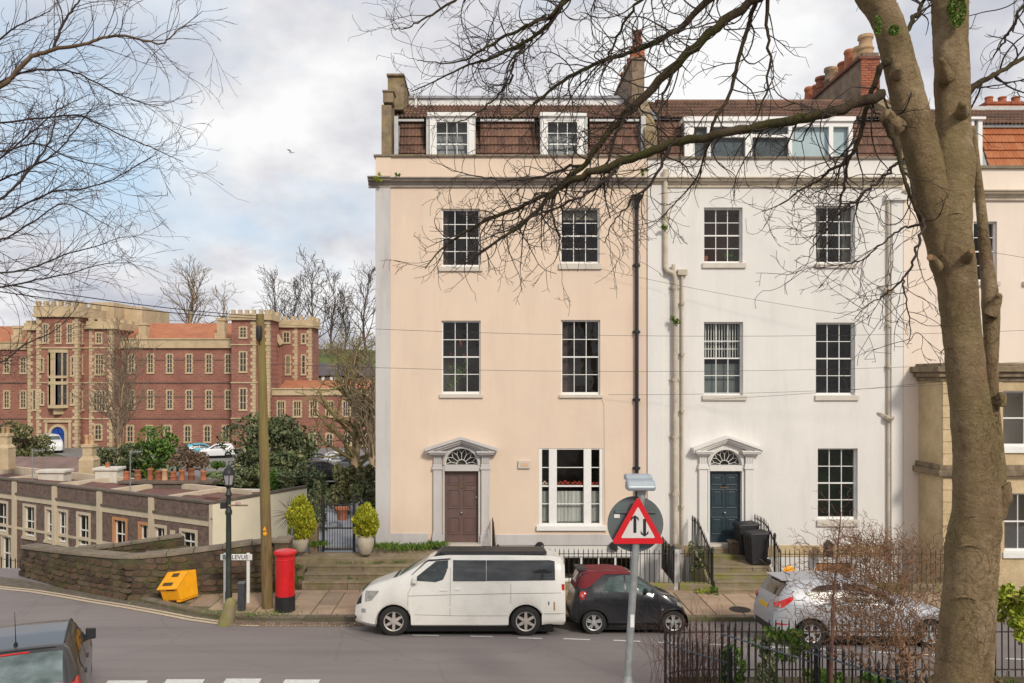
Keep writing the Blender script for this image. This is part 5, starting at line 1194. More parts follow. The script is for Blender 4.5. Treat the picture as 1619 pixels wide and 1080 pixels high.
shrub('dark brownish shrub against the side of the cream house', 580, 790, 25.5, 24, 34, m_darkleaf, 1600, .06, 43)
shrub('broad dark shrub with pale tips between the pole and the gate', 478, 770, 48, 42, 26, m_darkleaf, 3000, .12, 44)
shrub('leafy bush behind the pole with bright lower leaves', 425, 764, 49, 18, 20, m_greenleaf, 1500, .12, 45)
shrub('green hedge bush beyond the bamboo towards the car park', 574, 752, 34, 30, 16, m_oliveleaf, 1500, .09, 46)
rt = empty('agave', 'spiky leaves poking out beside the left golden conifer', 'plant', P(458, 815, 22.6)); m = MB(); rg = random.Random(5)
for i in range(16):
    a = R(rg.uniform(95, 245)); c = P(462, 812, 22.7); d = Vector((math.cos(a), rg.uniform(-.3, .3), math.sin(a) * .9 )); m.tube([c, c + d * .35, c + d * .62 + Vector((0, 0, -.03))], [.012, .009, .002], 4)
m.build('leaves', m_twigtan, rt)

# ------------------------------------------------------------------ street furniture on the corner
c = P(451, 962, 19.55); c.z = ZP
pb = empty('post_box', 'bright red pillar post box with a black base at the kerb', 'post box', c)
m = MB(); m.lathe(c, [(.245, .0), (.245, .38)], 32); m.build('base', m_black, pb, 40)
m = MB(); m.lathe(c, [(.232, .38), (.232, 1.26), (.24, 1.27), (.24, 1.29), (.232, 1.30), (.232, 1.37), (.25, 1.385), (.25, 1.405), (.235, 1.41)], 32); m.build('body', m_red, pb, 30)
m = MB(); m.lathe(c, [(.235, 1.405), (.285, 1.42), (.29, 1.455), (.285, 1.475), (.26, 1.49), (.18, 1.515), (.08, 1.528), (.001, 1.53)], 32); m.build('cap', m_red, pb, 40)
m = MB(); m.box(c.x + .04, c.x + .16, c.y + .2, c.y + .24, 1.1, 1.15); m.build('slot', m_black, pb)
D = 19.75; tp = empty('telegraph_pole', 'mossy brown wooden telegraph pole standing between street lamp and post box', 'telegraph pole', (PX(423, D), D, ZP))
m = MB(); m.tube([P(423, 964, D) - Vector((0, 0, .2)), P(421, 860, D), P(418, 740, D), P(414.5, 600, D), P(411, 497, D)], [.138, .134, .125, .112, .098], 16); m.build('shaft', m_pole, tp, 60)
m = MB(); c = P(412, 527, D); m.lathe(c + Vector((0, -.13, 0)), [(.06, -.18), (.08, -.1), (.08, .1), (.06, .18)], 10); m.tube([c + Vector((0, -.13, -.15)), P(413, 545, D) + Vector((0, -.12, 0))], .02, 6); m.build('junction_box', m_black, tp, 50)
m = MB(); c = P(421.5, 842, D); m.lathe(c + Vector((0, -.14, 0)), [(.05, -.005), (.05, .005)], 14, 0, 'y'); c2 = P(421, 834, D); m.add([c2 + Vector((-.05, -.142, -.05)), c2 + Vector((.05, -.142, -.05)), c2 + Vector((0, -.142, .06))], [(0, 1, 2)]); m.build('warning_plate', m_yellow, tp)
# overhead wires
def wire(label, pts, r=.006):
    m = MB(); q = []
    for a, b in zip(pts[:-1], pts[1:]):
        n = 10; L = (Vector(b) - Vector(a)).length
        for i in range(n): t_ = i / n; v = Vector(a).lerp(Vector(b), t_); v.z -= 4 * t_ * (1 - t_) * L * .012; q.append(v)
    q.append(Vector(pts[-1])); m.tube(q, r, 5); return tag(m.build('overhead_wire', m_black, None, 60), label, 'wire', 'overhead wires')
top = P(411, 500, 19.75)
wire('upper black telephone wire from the pole to the far left above the school', [top, P(-60, 438, 13)], .010)
wire('lower black telephone wire from the pole to the far left above the school', [top + Vector((0, 0, -.06)), P(-60, 452, 13)], .010)
wire('thin wire crossing the cream house just above its first floor windows', [P(412, 512, 19.75), P(1700, 519, 22.0)], .005)
wire('thin wire crossing the cream house at the middle of its first floor windows', [P(413, 575, 19.75), P(1700, 568, 22.4)], .005)
wire('slanting wire from below the cream house top window down across the white house', [P(948, 425, 23.2), P(1445, 512, 22.6)], .005)
wire('thin wire along the first floor sills of the white house', [P(962, 624, 23.2), P(1700, 592, 21.5)], .005)
wire('wire rising from the white house first floor sill to the right past the tree', [P(1110, 632, 23.2), P(1700, 578, 19.5)], .005)
wire('slanting wire between the upper windows of the white house', [P(1130, 310, 23.2), P(1700, 420, 20)], .005)
# street lamp
D = 19.4; c = P(361.5, 951, D); c.z = ZP; z_ = lambda y: PZ(y, D)
sl_ = empty('street_lamp', 'dark green Victorian street lamp with glass lantern beside the street nameplate', 'street lamp', c)
m = MB(); m.lathe((c.x, c.y, 0), [(.085, ZP - .1), (.085, ZP + .5), (.072, ZP + .55), (.066, z_(840)), (.062, z_(815)), (.085, z_(812)), (.085, z_(808)), (.06, z_(804)), (.055, z_(785)), (.09, z_(782)), (.05, z_(776)), (.045, z_(770))], 14); m.build('column', m_lampgreen, sl_, 50)
m = MB(); m.lathe((c.x, c.y, 0), [(.05, z_(770)), (.085, z_(766)), (.125, z_(749.5)), (.13, z_(749))], 8, 0, 'z', False); m.build('lantern_glass', NT('x').m if False else plain('frosted_lantern', (.36, .34, .36), .3, 0, .2, 8, 30, 0), sl_)
m = MB()
for i in range(4): a = i * PI / 2 + .4; m.bar((c.x + .08 * math.cos(a), c.y + .08 * math.sin(a), z_(767)), (c.x + .135 * math.cos(a), c.y + .135 * math.sin(a), z_(749)), .018)
m.lathe((c.x, c.y, 0), [(.15, z_(750)), (.15, z_(748)), (.11, z_(742)), (.06, z_(739)), (.05, z_(737)), (.015, z_(735)), (.01, z_(732)), (.001, z_(731))], 12); m.lathe((c.x, c.y, 0), [(.05, z_(772)), (.10, z_(768)), (.10, z_(766))], 12); m.build('lantern_hood', m_black, sl_, 50)
m = MB(); m.box(c.x - .16, c.x - .02, c.y - .16, c.y - .08, z_(803), z_(793)); m.build('control_box', m_bin, sl_, None, .01)
m = MB(); m.box(c.x + .02, c.x + .50, c.y - .10, c.y - .075, z_(799.5), z_(797)); m.build('finger_arm', m_bathdirty, sl_); m = MB(); m.lathe((c.x + .26, c.y - .09, z_(794.5)), [(.0, -.03), (.07, -.02), (.07, .02), (0, .03)], 10, 0, 'z', False); m.build('pink_cap', plain('dull_pink', (.5, .3, .28), .7), sl_)
# street nameplate BELLEVUE
D = 20.2; sn = empty('street_nameplate', 'white street nameplate reading BELLEVUE on two white posts by the wall', 'street sign', (PX(373, D), D, ZP))
m = MB(); x0, x1, z0, z1 = PX(349, D), PX(399, D), PZ(885.5, D), PZ(876, D); m.box(x0, x1, D - .03, D, z0, z1); m.build('plate', m_plate, sn, None, .006); text_on('BELLEVUE', .155, m_signblack, sn, Vector(((x0 + x1) / 2 - .02, D - .034, (z0 + z1) / 2)), sx=.98)
for pxx, yb_ in ((355.5, 937), (392, 935)): m = MB(); m.box(PX(pxx - 2.3, D), PX(pxx + 2.3, D), D + .002, D + .06, ZP - .1, z1 + .02); m.build('post', m_plate, sn, None, .006)
D = 19.55; rt = empty('bollard', 'short dark grey square bollard beside the street lamp', 'bollard', (PX(382, D), D, ZP)); m = MB(); m.box(PX(377, D), PX(387.5, D), D - .08, D + .08, ZP - .05, PZ(923, D)); m.build('shaft', plain('dark_grey_plastic', (.055, .06, .068), .5, 0, .25, 8), rt, None, .012); m = MB(); m.box(PX(376.5, D), PX(388, D), D - .09, D + .09, PZ(923, D) + .002, PZ(920, D)); m.build('cap', plain('grey_plastic_cap', (.12, .125, .13), .5), rt, None, .012)
c = Vector((PX(357, 18.75), 18.78, -.03)); rt = empty('bollard', 'leaning mossy stone kerb post below the street lamp', 'bollard', c); m = MB(); q = Vector((.12, 0, .62)); m.tube([c + Vector((-.03, 0, -.05)), c + q * .4, c + q * .75, c + q * .95, c + q * 1.03], [.19, .165, .145, .11, .03], 14); m.build('shaft', m_mossstone, rt, 60)
# grit bin, tipped on its side against the wall
gb = empty('grit_bin', 'yellow plastic grit bin leaning askew against the rubble wall', 'grit bin', P(287, 944, 20.5), R(-22), None, True); gb.location.z = ZP
m = MB(); prof = [(-.34, .0), (.34, .0), (.38, .78), (.02, .78), (-.42, .42)]
m.prismx([(-.32, .05), (.30, .05), (.34, .72), (.02, .72), (-.40, .38)], -.44, .44)
for xx in (-.3, .3): m.box(xx - .1, xx + .1, -.34, .32, .0, .06)
m.build('body', m_yellow, gb, None, .03)
m = MB(); m.prismx([(-.46, .37), (-.46, .40), (.0, .76), (.02, .73)], -.48, .48); m.build('lid', m_yellow, gb, None, .012)
m_darkmark = plain('dark_label', (.08, .05, .02), .6); 
def onlid(u0, u1, v0, v1, nm): 
    m = MB(); a = Vector((0, -.46, .404)); d = Vector((0, .46, .36)); 
    m.poly([(u0, *(a + d * v0)[1:]), (u1, *(a + d * v0)[1:]), (u1, *(a + d * v1)[1:]), (u0, *(a + d * v1)[1:])]); o = m.build(nm, m_darkmark, gb); o.location = (0, -.004, .006); return o
onlid(-.30, .16, .16, .34, 'grip'); onlid(-.12, .2, .66, .86, 'hinge_recess')
m = MB(); m.poly([(-.1, -.405, .33), (.3, -.405, .33), (.3, -.408, .37), (-.1, -.408, .37)]); m.build('label', m_darkmark, gb)
gb.rotation_euler = (R(2), R(-9), R(-28)); gb.scale = (.78, .9, .98)

# ------------------------------------------------------------------ two-way traffic sign in the foreground
D = 10.6; pt = empty('traffic_sign', 'red triangle two way traffic sign on a leaning grey post with round sign back', 'traffic sign', (PX(988, D), D, zroad(D)))
m = MB(); m.tube([P(985, 1250, D), P(992, 1075, D), P(1006, 850, D), P(1016.5, 770, D)], [.055, .05, .05, .05], 14); m.build('post', m_galv, pt, 60)
m = MB(); m.tube([P(985, 1250, D), P(991.8, 1080, D), P(992.5, 1068, D)], [.085, .085, .055], 14); m.build('base_collar', m_galv, pt, 40)
k = D / F; cx_, cz_ = PX(1006, D), PZ(830, D); Rr = 44.5 * k
m = MB(); m.lathe((cx_, D + .06, cz_), [(Rr, 0), (Rr, .012)], 40, 0, 'y'); m.build('round_sign_back', m_signback, pt)
m = MB(); m.box(cx_ - .28, cx_ + .28, D + .028, D + .058, cz_ + .155, cz_ + .19); m.box(cx_ - .28, cx_ + .28, D + .03, D + .058, cz_ - .2, cz_ - .165); m.build('fixing_bar', m_signback, pt); m = MB(); m.box(PX(972, D), PX(981, D), D + .05, D + .059, PZ(820, D), PZ(814, D)); m.build('sticker', m_plate, pt)
def rtri(cx, cz, w_, h_, r_, n=6):
    A = [(cx - w_ / 2, cz), (cx + w_ / 2, cz), (cx, cz + h_)]; out_ = []
    cen = (cx, cz + h_ / 3)
    for i in range(3):
        p = Vector(A[i]); a = (Vector(A[i - 1]) - p).normalized(); b = (Vector(A[(i + 1) % 3]) - p).normalized(); bi = (a + b).normalized(); ang = math.acos(a.dot(b)) / 2; c_ = p + bi * (r_ / math.sin(ang))
        s0 = math.atan2(*(reversed((p + a * (r_ / math.tan(ang)) - c_)))); s1 = math.atan2(*(reversed((p + b * (r_ / math.tan(ang)) - c_))))
        while s1 < s0: s1 += 2 * PI
        for j in range(n + 1): out_.append((c_.x + r_ * math.cos(lerp(s0, s1, j / n)), c_.y + r_ * math.sin(lerp(s0, s1, j / n))))
    return out_
tx, tzb, tw_, th_ = PX(1007.3, D), PZ(858.3, D), 79.5 * k, 72.5 * k
m = MB(); m.prism(rtri(tx, tzb, tw_ * 1.06, th_ * 1.04, .03), D - .065, D - .055); m.build('triangle_plate', m_signred, pt, None, 0, True)
m = MB(); m.prism(rtri(tx, tzb + 9.2 * k, 54 * k, 49.5 * k, .012), D - .068, D - .0655); m.build('white_field', m_signwhite, pt, None, 0, True)
def arrow(cx, z0, z1, up):
    m = MB(); w_, hw, hh = .014 * 1.45, .052, .085; y0, y1 = D - .0705, D - .0685
    if up: pts = [(cx - w_, z0), (cx + w_, z0), (cx + w_, z1 - .035), (cx + hw, z1 - hh), (cx + hw, z1 - hh + .045), (cx, z1), (cx - hw, z1 - hh + .045), (cx - hw, z1 - hh), (cx - w_, z1 - .035)]
    else: pts = [(cx - w_, z1), (cx - w_, z0 + .035), (cx - hw, z0 + hh), (cx - hw, z0 + hh - .045), (cx, z0), (cx + hw, z0 + hh - .045), (cx + hw, z0 + hh), (cx + w_, z0 + .035), (cx + w_, z1)]
    m.prism(pts, y0, y1); o = m.build('arrow', m_signblack, pt, None, 0, True); o['label'] = 'black arrow pointing ' + ('up' if up else 'down')
arrow(PX(1002.3, D), PZ(841, D), PZ(813, D), True); arrow(PX(1017.5, D), PZ(847, D), PZ(819, D), False)
m = MB(); m.tube([P(1012, 785, D), P(1014, 768, D)], .04, 10); m.build('lamp_neck', m_galv, pt)
for (a, b, c_, d_, y_) in ((990, 1032, 751, 761, .10), (989, 1033, 758, 774, -.05)):
    m = MB(); x0, x1, z0, z1 = PX(a, D), PX(b, D), PZ(d_, D), PZ(c_, D); m.prismx([(D - .1 + y_, z0), (D + .1 + y_, z0), (D + .12 + y_, z0 + .05), (D + .06 + y_, z1), (D - .06 + y_, z1), (D - .12 + y_, z0 + .05)], x0, x1); m.build('sign_lamp', m_lampgrey, pt, None, .02)
m = MB(); m.box(PX(995.5, D), PX(1001.5, D), D - .056, D - .0515, PZ(990, D), PZ(970, D)); m.build('sticker', m_plate, pt)
# ------------------------------------------------------------------ branch growing
class TW:
    """thin branch tubes gathered fast into one mesh"""
    def __init__(s): s.v = []; s.f = []
    def add(s, pts, r0, r1, k=3):
        n = len(pts); b = len(s.v); ref = None
        for i in range(n):
            p = pts[i]; d = pts[min(i + 1, n - 1)] - pts[max(i - 1, 0)]
            if d.length < 1e-9: d = Vector((0, 0, 1))
            d.normalize()
            if ref is None: ref = d.orthogonal().normalized()
            x = ref - d * ref.dot(d); x = x.normalized() if x.length > 1e-4 else d.orthogonal().normalized(); ref = x; y = d.cross(x); r = lerp(r0, r1, i / (n - 1))
            for j in range(k):
                a = 2 * PI * j / k; q = p + (x * math.cos(a) + y * math.sin(a)) * r; s.v.append((q.x, q.y, q.z))
        for i in range(n - 1):
            for j in range(k):
                j2 = (j + 1) % k; s.f.append((b + i * k + j, b + i * k + j2, b + (i + 1) * k + j2, b + (i + 1) * k + j))
    def build(s, name, mat, parent=None):
        me = bpy.data.meshes.new(name); me.from_pydata(s.v, [], s.f); me.materials.append(mat); me.polygons.foreach_set('use_smooth', [True] * len(s.f)); me.update()
        o = bpy.data.objects.new(name, me); COL.objects.link(o); return attach(o, parent)
def rv(rg): return Vector((rg.gauss(0, 1), rg.gauss(0, 1), rg.gauss(0, 1)))
def grow(tw, p, d, L, r, lvl, rg, seg, wander, grav, fork, kids=(.3, .6), ang=(25, 60), ratio=(.4, .7), rmin=.002, k=3, flatten=1.0):
    """one branch and its children; fork = chance of a side shoot at each joint"""
    n = max(2, int(L / seg)); pts = [p.copy()]; q = p.copy(); d = d.normalized(); starts = []; bd = rv(rg) * wander * .6
    for i in range(n):
        bd = bd * .72 + rv(rg) * wander * .62; w_ = bd.copy(); w_.y *= flatten; d = (d + w_ + Vector((0, 0, grav))).normalized(); q = q + d * (L / n); pts.append(q.copy())
        if lvl > 0 and i >= n * .12 and rg.random() < fork: starts.append((q.copy(), d.copy(), 1 - i / n))
    r1 = max(rmin, r * .35); tw.add(pts, r, r1, k)
    for (q, dd, u) in starts:
        ax = dd.cross(rv(rg)).normalized(); a = R(rg.uniform(*ang)); nd = Quaternion(ax, a) @ dd; nd.y *= flatten if flatten < 1 else 1
        l2 = L * rg.uniform(*ratio) * (.45 + .55 * u)
        if l2 > seg * 1.2: grow(tw, q, nd, l2, max(rmin, r * .62 * (.5 + .5 * u)), lvl - 1, rg, seg * .85, wander * 1.1, grav, fork, kids, ang, ratio, rmin, k, flatten)
def crm(pts, n=6):
    """Catmull-Rom through (Vector, radius) control points"""
    out_ = []; P_ = [pts[0]] + pts + [pts[-1]]
    for i in range(1, len(P_) - 2):
        a, b, c, d = P_[i - 1], P_[i], P_[i + 1], P_[i + 2]
        for j in range(n):
            t = j / n; f = lambda A, B, C, E: 0.5 * ((2 * B) + (C - A) * t + (2 * A - 5 * B + 4 * C - E) * t * t + (3 * B - A - 3 * C + E) * t ** 3)
            out_.append((f(a[0], b[0], c[0], d[0]), max(.002, f(a[1], b[1], c[1], d[1]))))
    out_.append(pts[-1]); return out_
def bare_tree(label, base, h, spread, rg_seed, mat, trunkmat, r0, lv=4, name='bare_tree', group=None, upright=.10, dens=.72, rmin=.012, fork0=.22, nl=9):
    rg = random.Random(rg_seed); rt = empty(name, label, 'tree', base, group=group); b = Vector(base)
    ctrl = [(b, r0), (b + Vector((rg.gauss(0, .03) * h, 0, h * .35)), r0 * .75), (b + Vector((rg.gauss(0, .04) * h, 0, h * .7)), r0 * .4), (b + Vector((rg.gauss(0, .04) * h, 0, h * .98)), r0 * .1)]
    c = crm(ctrl, 5); m = MB(); m.tube([p for p, _ in c], [r for _, r in c], 8); m.build('trunk', trunkmat, rt, 60)
    tw = TW()
    for i in range(nl):
        u = lerp(fork0, .95, i / max(1, nl - 1)); j = min(len(c) - 1, int(u * (len(c) - 1))); p, r = c[j]; a = i * 2.4 + rg.uniform(-.4, .4)
        d = Vector((math.cos(a) * spread, math.sin(a) * spread, rg.uniform(.5, 1.0))); L = h * lerp(.55, .2, u) * rg.uniform(.8, 1.15)
        grow(tw, p, d, L, max(rmin * 1.5, r * .55), lv - 1, rg, L / 8, .13, upright, dens, ratio=(.42, .75), rmin=rmin)
    tw.build('crown', mat, rt); return rt

# ------------------------------------------------------------------ the brick school across the valley
m_sbrick = NT('old_red_brick'); _t = m_sbrick
_c = _t.ramp(_t.noise(.45, 6, .65), [(.3, (.23, .100, .075)), (.7, (.33, .155, .115))])
_bt = _t.n('ShaderNodeTexBrick'); _mp = _t.n('ShaderNodeMapping'); _mp.inputs['Rotation'].default_value = (R(90), 0, 0); _t.l(_t.oc, _mp.inputs[0]); _t.l(_mp.outputs[0], _bt.inputs['Vector'])
_bt.inputs['Scale'].default_value = 1.0; _bt.inputs['Brick Width'].default_value = .75; _bt.inputs['Row Height'].default_value = .3; _bt.inputs['Mortar Size'].default_value = .035
_bt.inputs['Color1'].default_value = (1.12, 1.06, 1.02, 1); _bt.inputs['Color2'].default_value = (.82, .78, .8, 1); _bt.inputs['Mortar'].default_value = (1.25, 1.3, 1.3, 1)
_c = _t.mix(.8, _c, _bt.outputs[0], 'MULTIPLY'); _c = _t.mix(_t.ramp(_t.noise(1.9, 5, .75), [(.5, 0.), (.8, .45)]), _c, (.20, .115, .095))
_t.principled(_c, .9, 0, _t.noise(6, 4), .3, .05); m_sbrick = _t.m
m_sstone = stone('school_cream_stone', (.44, .335, .205), (.63, .50, .33), .8, None, 0, 0, 4, .4, .05)
m_sroof = stone('school_orange_tiles', (.36, .14, .08), (.50, .21, .11), .8, None, 0, 0, 6, .4, .05)
m_sglass = plain('far_dark_glass', (.05, .05, .052), .25, 0, .4, 1, 10, 0)
m_sdark = stone('soot_string', (.14, .09, .075), (.24, .16, .13), 1)
SB = -2.85
sc = empty('school_building', 'long red brick school with cream battlements, corner turrets and a blue arched door', 'school', (PX(100, 96), 96, SB))
YW = 100.0
sx = lambda p, D=YW: PX(p, D)
sz = lambda p, D=YW: PZ(p, D)
def sblock(p0, p1, D, dep, ytop, name, band=None, mat=m_sbrick):
    m = MB(); m.box(sx(p0, D), sx(p1, D), D, D + dep, SB - 1, sz(ytop, D)); return m.build(name, mat, sc)
me_mer = MB(); me_mer.box(-.5, .5, -.5, .5, 0, 1); me_mer = me_mer.mesh('merlon', m_sstone)
def battlement(p0, p1, D, dep, y0, y1, nfront, nside, ysolid):
    """cream parapet band from y0 up to y1 with merlons on front and right side"""
    x0, x1, z0, z1, zs = sx(p0, D), sx(p1, D), sz(y1, D), sz(y0, D), sz(ysolid, D); m = MB(); e = .25
    m.box(x0 - e, x1 + e, D - e, D + .3, z0, zs); m.box(x1 - .3, x1 + e, D + .3, D + dep, z0, zs); m.box(x0 - e, x0 + .3, D + .3, D + dep, z0, zs); m.box(x0 - e * 1.6, x1 + e * 1.6, D - e * 1.6, D + dep, z0 - .25, z0 - .001); m.box(x0 + .3, x1 - .3, D + dep - .3, D + dep, z0, zs)
    o = m.build('battlement', m_sstone, sc)
    w_ = (x1 - x0) / (2 * nfront - 1)
    for i in range(nfront): inst('merlon', me_mer, o, Matrix.Translation((x0 + w_ * (2 * i + .5), D + .05, zs)) @ Matrix.Diagonal((w_ * .9, .55, z1 - zs, 1)))
    if nside:
        w2 = dep / (2 * nside - 1)
        for i in range(nside):
            inst('merlon', me_mer, o, Matrix.Translation((x1 - .02, D + w2 * (2 * i + .5) + .3, zs)) @ Matrix.Diagonal((.5, w2 * .85, z1 - zs, 1)))
WC = {}
def swin(p0, p1, y0, y1, D, arched=False, cols=2, side=None, rows=4, sur=.17):
    """stone framed window: surround, dark pane and stone mullions"""
    x0, x1, z0, z1 = sx(p0, D), sx(p1, D), sz(y1, D), sz(y0, D); W, Hh = x1 - x0, z1 - z0; key = (round(W, 1), round(Hh, 1), arched, cols, rows)
    if key not in WC:
        a = MB(); s = sur
        a.box(-W / 2, -W / 2 + s, -.08, .05, 0, Hh); a.box(W / 2 - s, W / 2, -.08, .05, 0, Hh); a.box(-W / 2 + s, W / 2 - s, -.08, .05, Hh - s, Hh); a.box(-W / 2 - .06, W / 2 + .06, -.14, .05, -.14, s * .5)
        for q in range(4):
            zq = Hh * (.1 + .24 * q); a.box(-W / 2 - .08, -W / 2, -.05, .04, zq, zq + Hh * .10); a.box(W / 2, W / 2 + .08, -.05, .04, zq, zq + Hh * .10)
        if arched:
            for i in range(5):
                t0, t1 = PI * i / 5, PI * (i + 1) / 5; r = W / 2 - s; f = lambda t: (r * math.cos(t), Hh - s - r * .9 + r * .9 * math.sin(t)); p, q = f(t0), f(t1)
                a.prism([p, q, (q[0], Hh - s), (p[0], Hh - s)][::-1], -.06, .03)
        b = MB(); b.poly([(-W / 2 + s, -.005, s * .5), (W / 2 - s, -.005, s * .5), (W / 2 - s, -.005, Hh - s), (-W / 2 + s, -.005, Hh - s)])
        c = MB(); iw = W - 2 * s
        for i in range(1, cols): xx = -W / 2 + s + iw * i / cols; c.box(xx - .05, xx + .05, -.055, .0, s * .5, Hh - s)
        for j in range(1, rows): zq = s * .5 + (Hh - 1.5 * s) * j / rows; c.box(-W / 2 + s, W / 2 - s, -.05, .0, zq - .035, zq + .035)
        WC[key] = (a.mesh('window', m_sstone), b.mesh('pane', m_sglass), c.mesh('mullion', m_sstone))
    a, b, c = WC[key]
    mw = Matrix.Translation(((x0 + x1) / 2, D, z0))
    if side is not None: mw = Matrix.Translation((side[0], side[1], z0)) @ Matrix.Rotation(R(90), 4, 'Z')
    o = inst('window', a, sc, mw)
    for nm, me in (('pane', b), ('mullion', c)): q = bpy.data.objects.new(nm, me); COL.objects.link(q); q.parent = o
    return o
def quoins(x, D, z0, z1, side=0, depth=None):
    m = MB(); z = z0; i = 0
    while z < z1 - .2:
        h = .42; l = .62 if i % 2 else .38
        m.box(x - l if side <= 0 else x, x + .03 if side <= 0 else x + l, D - .05, D + (l if side <= 0 else .3), z, z + h - .03); z += h; i += 1
    return m
# main ranges
sblock(-140, 60, YW, 12, 552, 'left_range'); sblock(180, 372, YW, 12, 548, 'right_range'); 
m = MB(); m.box(sx(190), sx(367), YW - .25, YW + .2, sz(548.5), sz(537)); m.box(sx(188), sx(367), YW - .4, YW + .2, sz(537), sz(535)); m.box(sx(188), sx(367), YW - .35, YW + .2, sz(550.5), sz(548.6)); m.build('parapet', m_sstone, sc); m = MB(); m.box(sx(-140), sx(43), YW - .25, YW + .2, sz(553), sz(542)); m.box(sx(-140), sx(43), YW - .4, YW + .2, sz(542), sz(540.5)); m.build('parapet', m_sstone, sc)
m = MB(); m.prismx([(YW + .3, sz(538)), (YW + 6, sz(538) + 2.6), (YW + 12, sz(538))], sx(186), sx(372)); m.build('roof', m_sroof, sc); m = MB(); m.prismx([(YW + .3, sz(543)), (YW + 6, sz(543) + 2.6), (YW + 12, sz(543))], sx(-140), sx(50)); m.build('roof', m_sroof, sc)
for (p, y0, y1) in ((225, 510, 537), (349, 503, 533), (27, 515, 537)):
    D = YW + 1.2; m = MB(); m.box(sx(p - 6, D), sx(p + 6, D), D, D + 1.2, sz(y1, D) - .6, sz(y0 + 4, D)); m.box(sx(p - 9, D), sx(p + 9, D), D - .2, D + 1.4, sz(y1, D) - .6, sz(y1 - 7, D)); m.box(sx(p - 7.5, D), sx(p + 7.5, D), D - .12, D + 1.32, sz(y0 + 4, D), sz(y0, D)); m.build('chimney', m_sstone, sc)
for xc in (208, 238.3, 268.5, 299.2, 330.5, 361):
    swin(xc - 5.6, xc + 5.6, 559, 589.5, YW, rows=4); swin(xc - 5.6, xc + 5.6, 615.5, 646.5, YW, rows=4)
for xc in (206, 236.5, 265.5, 297, 328, 357): swin(xc - 6, xc + 6, 671.5, 699, YW, True, rows=3)
for xc in (11, 37): swin(xc - 5.3, xc + 5.3, 564, 590, YW); swin(xc - 5.3, xc + 5.3, 617, 645, YW)
for xc in (-20, -48): swin(xc - 5.3, xc + 5.3, 564, 590, YW); swin(xc - 5.3, xc + 5.3, 617, 645, YW)
for a, b, y in ((186, 372, 605), (186, 372, 661.5), (-140, 50, 605), (-140, 50, 661.5), (186, 372, 569), (186, 372, 627)): m = MB(); m.box(sx(a), sx(b), YW - (.12 if y > 600 and y not in (627,) else .06), YW, sz(y + .9), sz(y - .9)); m.build('string_course', m_sdark, sc)
# gate tower
D1 = 96.2; dt = 2.9
sblock(58, 122.5, D1, 9, 496, 'gate_tower'); battlement(58, 122.5, D1, dt + 6, 476, 498, 6, 3, 484)
T2 = 97.2; sblock(42.5, 60, T2, 5, 518, 'slim_turret'); battlement(42.5, 58, T2, 3, 507, 519, 3, 0, 511)
T3 = 97.6; sblock(122, 177, T3, 20, 517, 'gate_block'); battlement(141, 177, T3, 19, 503, 517, 3, 9, 508)
m = MB(); m.box(sx(142, 103), sx(180, 103), 103, 112, sz(520, 103), sz(478, 103)); m.box(sx(196, 107), sx(230, 107), 106, 115, sz(520, 107), sz(486, 107)); m.box(sx(160, 108), sx(215, 108), 108, 115, sz(520, 108), sz(490, 108)); m.build('roof_tower', m_sstone, sc)
for xc in (72.6, 92.3, 110.8): swin(xc - 5, xc + 5, 511, 542.5, D1, rows=4)
xs_ = sx(122.5, D1) + .02
for (y0, y1) in ((512, 543), (561, 591), (618, 648)): swin(0, 11, y0, y1, D1 + 1.4, rows=4, side=(xs_, D1 + 1.5, 0))
swin(151, 162, 525, 543, T3, rows=3); swin(150, 165, 559, 592, T3, rows=4, cols=3); swin(147, 168, 617, 650, T3, rows=3, cols=4); swin(149, 162, 670, 695, T3, True, rows=3)
m = MB()
for q in (quoins(sx(122.5, D1) + .03, D1, SB, sz(498, D1)), quoins(sx(58, D1) - .03, D1, SB, sz(498, D1), 1), quoins(sx(177, T3) + .03, T3, SB, sz(517, T3)), quoins(sx(141, T3), T3, SB, sz(517, T3), 1), quoins(sx(44, T2), T2, SB, sz(520, T2), 1)): m.add(q.v, q.f)
m.build('quoins', m_sstone, sc)['kind'] = 'stuff'
for y in (550, 605, 662):
    m = MB(); m.box(sx(57, D1), sx(123.5, D1), D1 - .15, D1 + dt, sz(y + 1, D1), sz(y - 1, D1)); m.build('string_course', m_sstone, sc)
    m = MB(); m.box(sx(124, T3), sx(178, T3), T3 - .12, T3 + 2.5, sz(y + 1, T3), sz(y - 1, T3)); m.build('string_course', m_sstone, sc)
# oriel
x0, x1 = sx(77, D1), sx(107, D1); m = MB(); yo = D1 - 1.1
pts = [(x0, D1), (x0 + .75, yo), (x1 - .75, yo), (x1, D1)]
for (ya, ybt) in ((553, 558), (594, 598), (603, 608), (640, 645)): m.prismz([(a - (.1 if a < (x0 + x1) / 2 else -.1), b - .12) for a, b in pts][::1], sz(ybt, D1), sz(ya, D1))
for i in range(3):
    a, b = Vector(pts[i]), Vector(pts[i + 1]); n = 4 if i == 1 else 2
    for j in range(n + 1):
        c = a.lerp(b, j / n); m.box(c.x - .09, c.x + .09, c.y - .09, c.y + .05, sz(645, D1), sz(555, D1))
m.prismz([(x0 + .5, D1), (x0 + 1, yo + .4), (x1 - 1, yo + .4), (x1 - .5, D1)], sz(655, D1), sz(645, D1)); orl = m.build('oriel_window', m_sstone, sc)
m = MB()
for (ya, ybt) in ((594, 558), (640, 608)):
    for i in range(3): a, b = pts[i], pts[i + 1]; m.poly([(a[0], a[1] + .03, sz(ya, D1)), (b[0], b[1] + .03, sz(ya, D1)), (b[0], b[1] + .03, sz(ybt, D1)), (a[0], a[1] + .03, sz(ybt, D1))])
m.build('pane', m_sglass, orl)
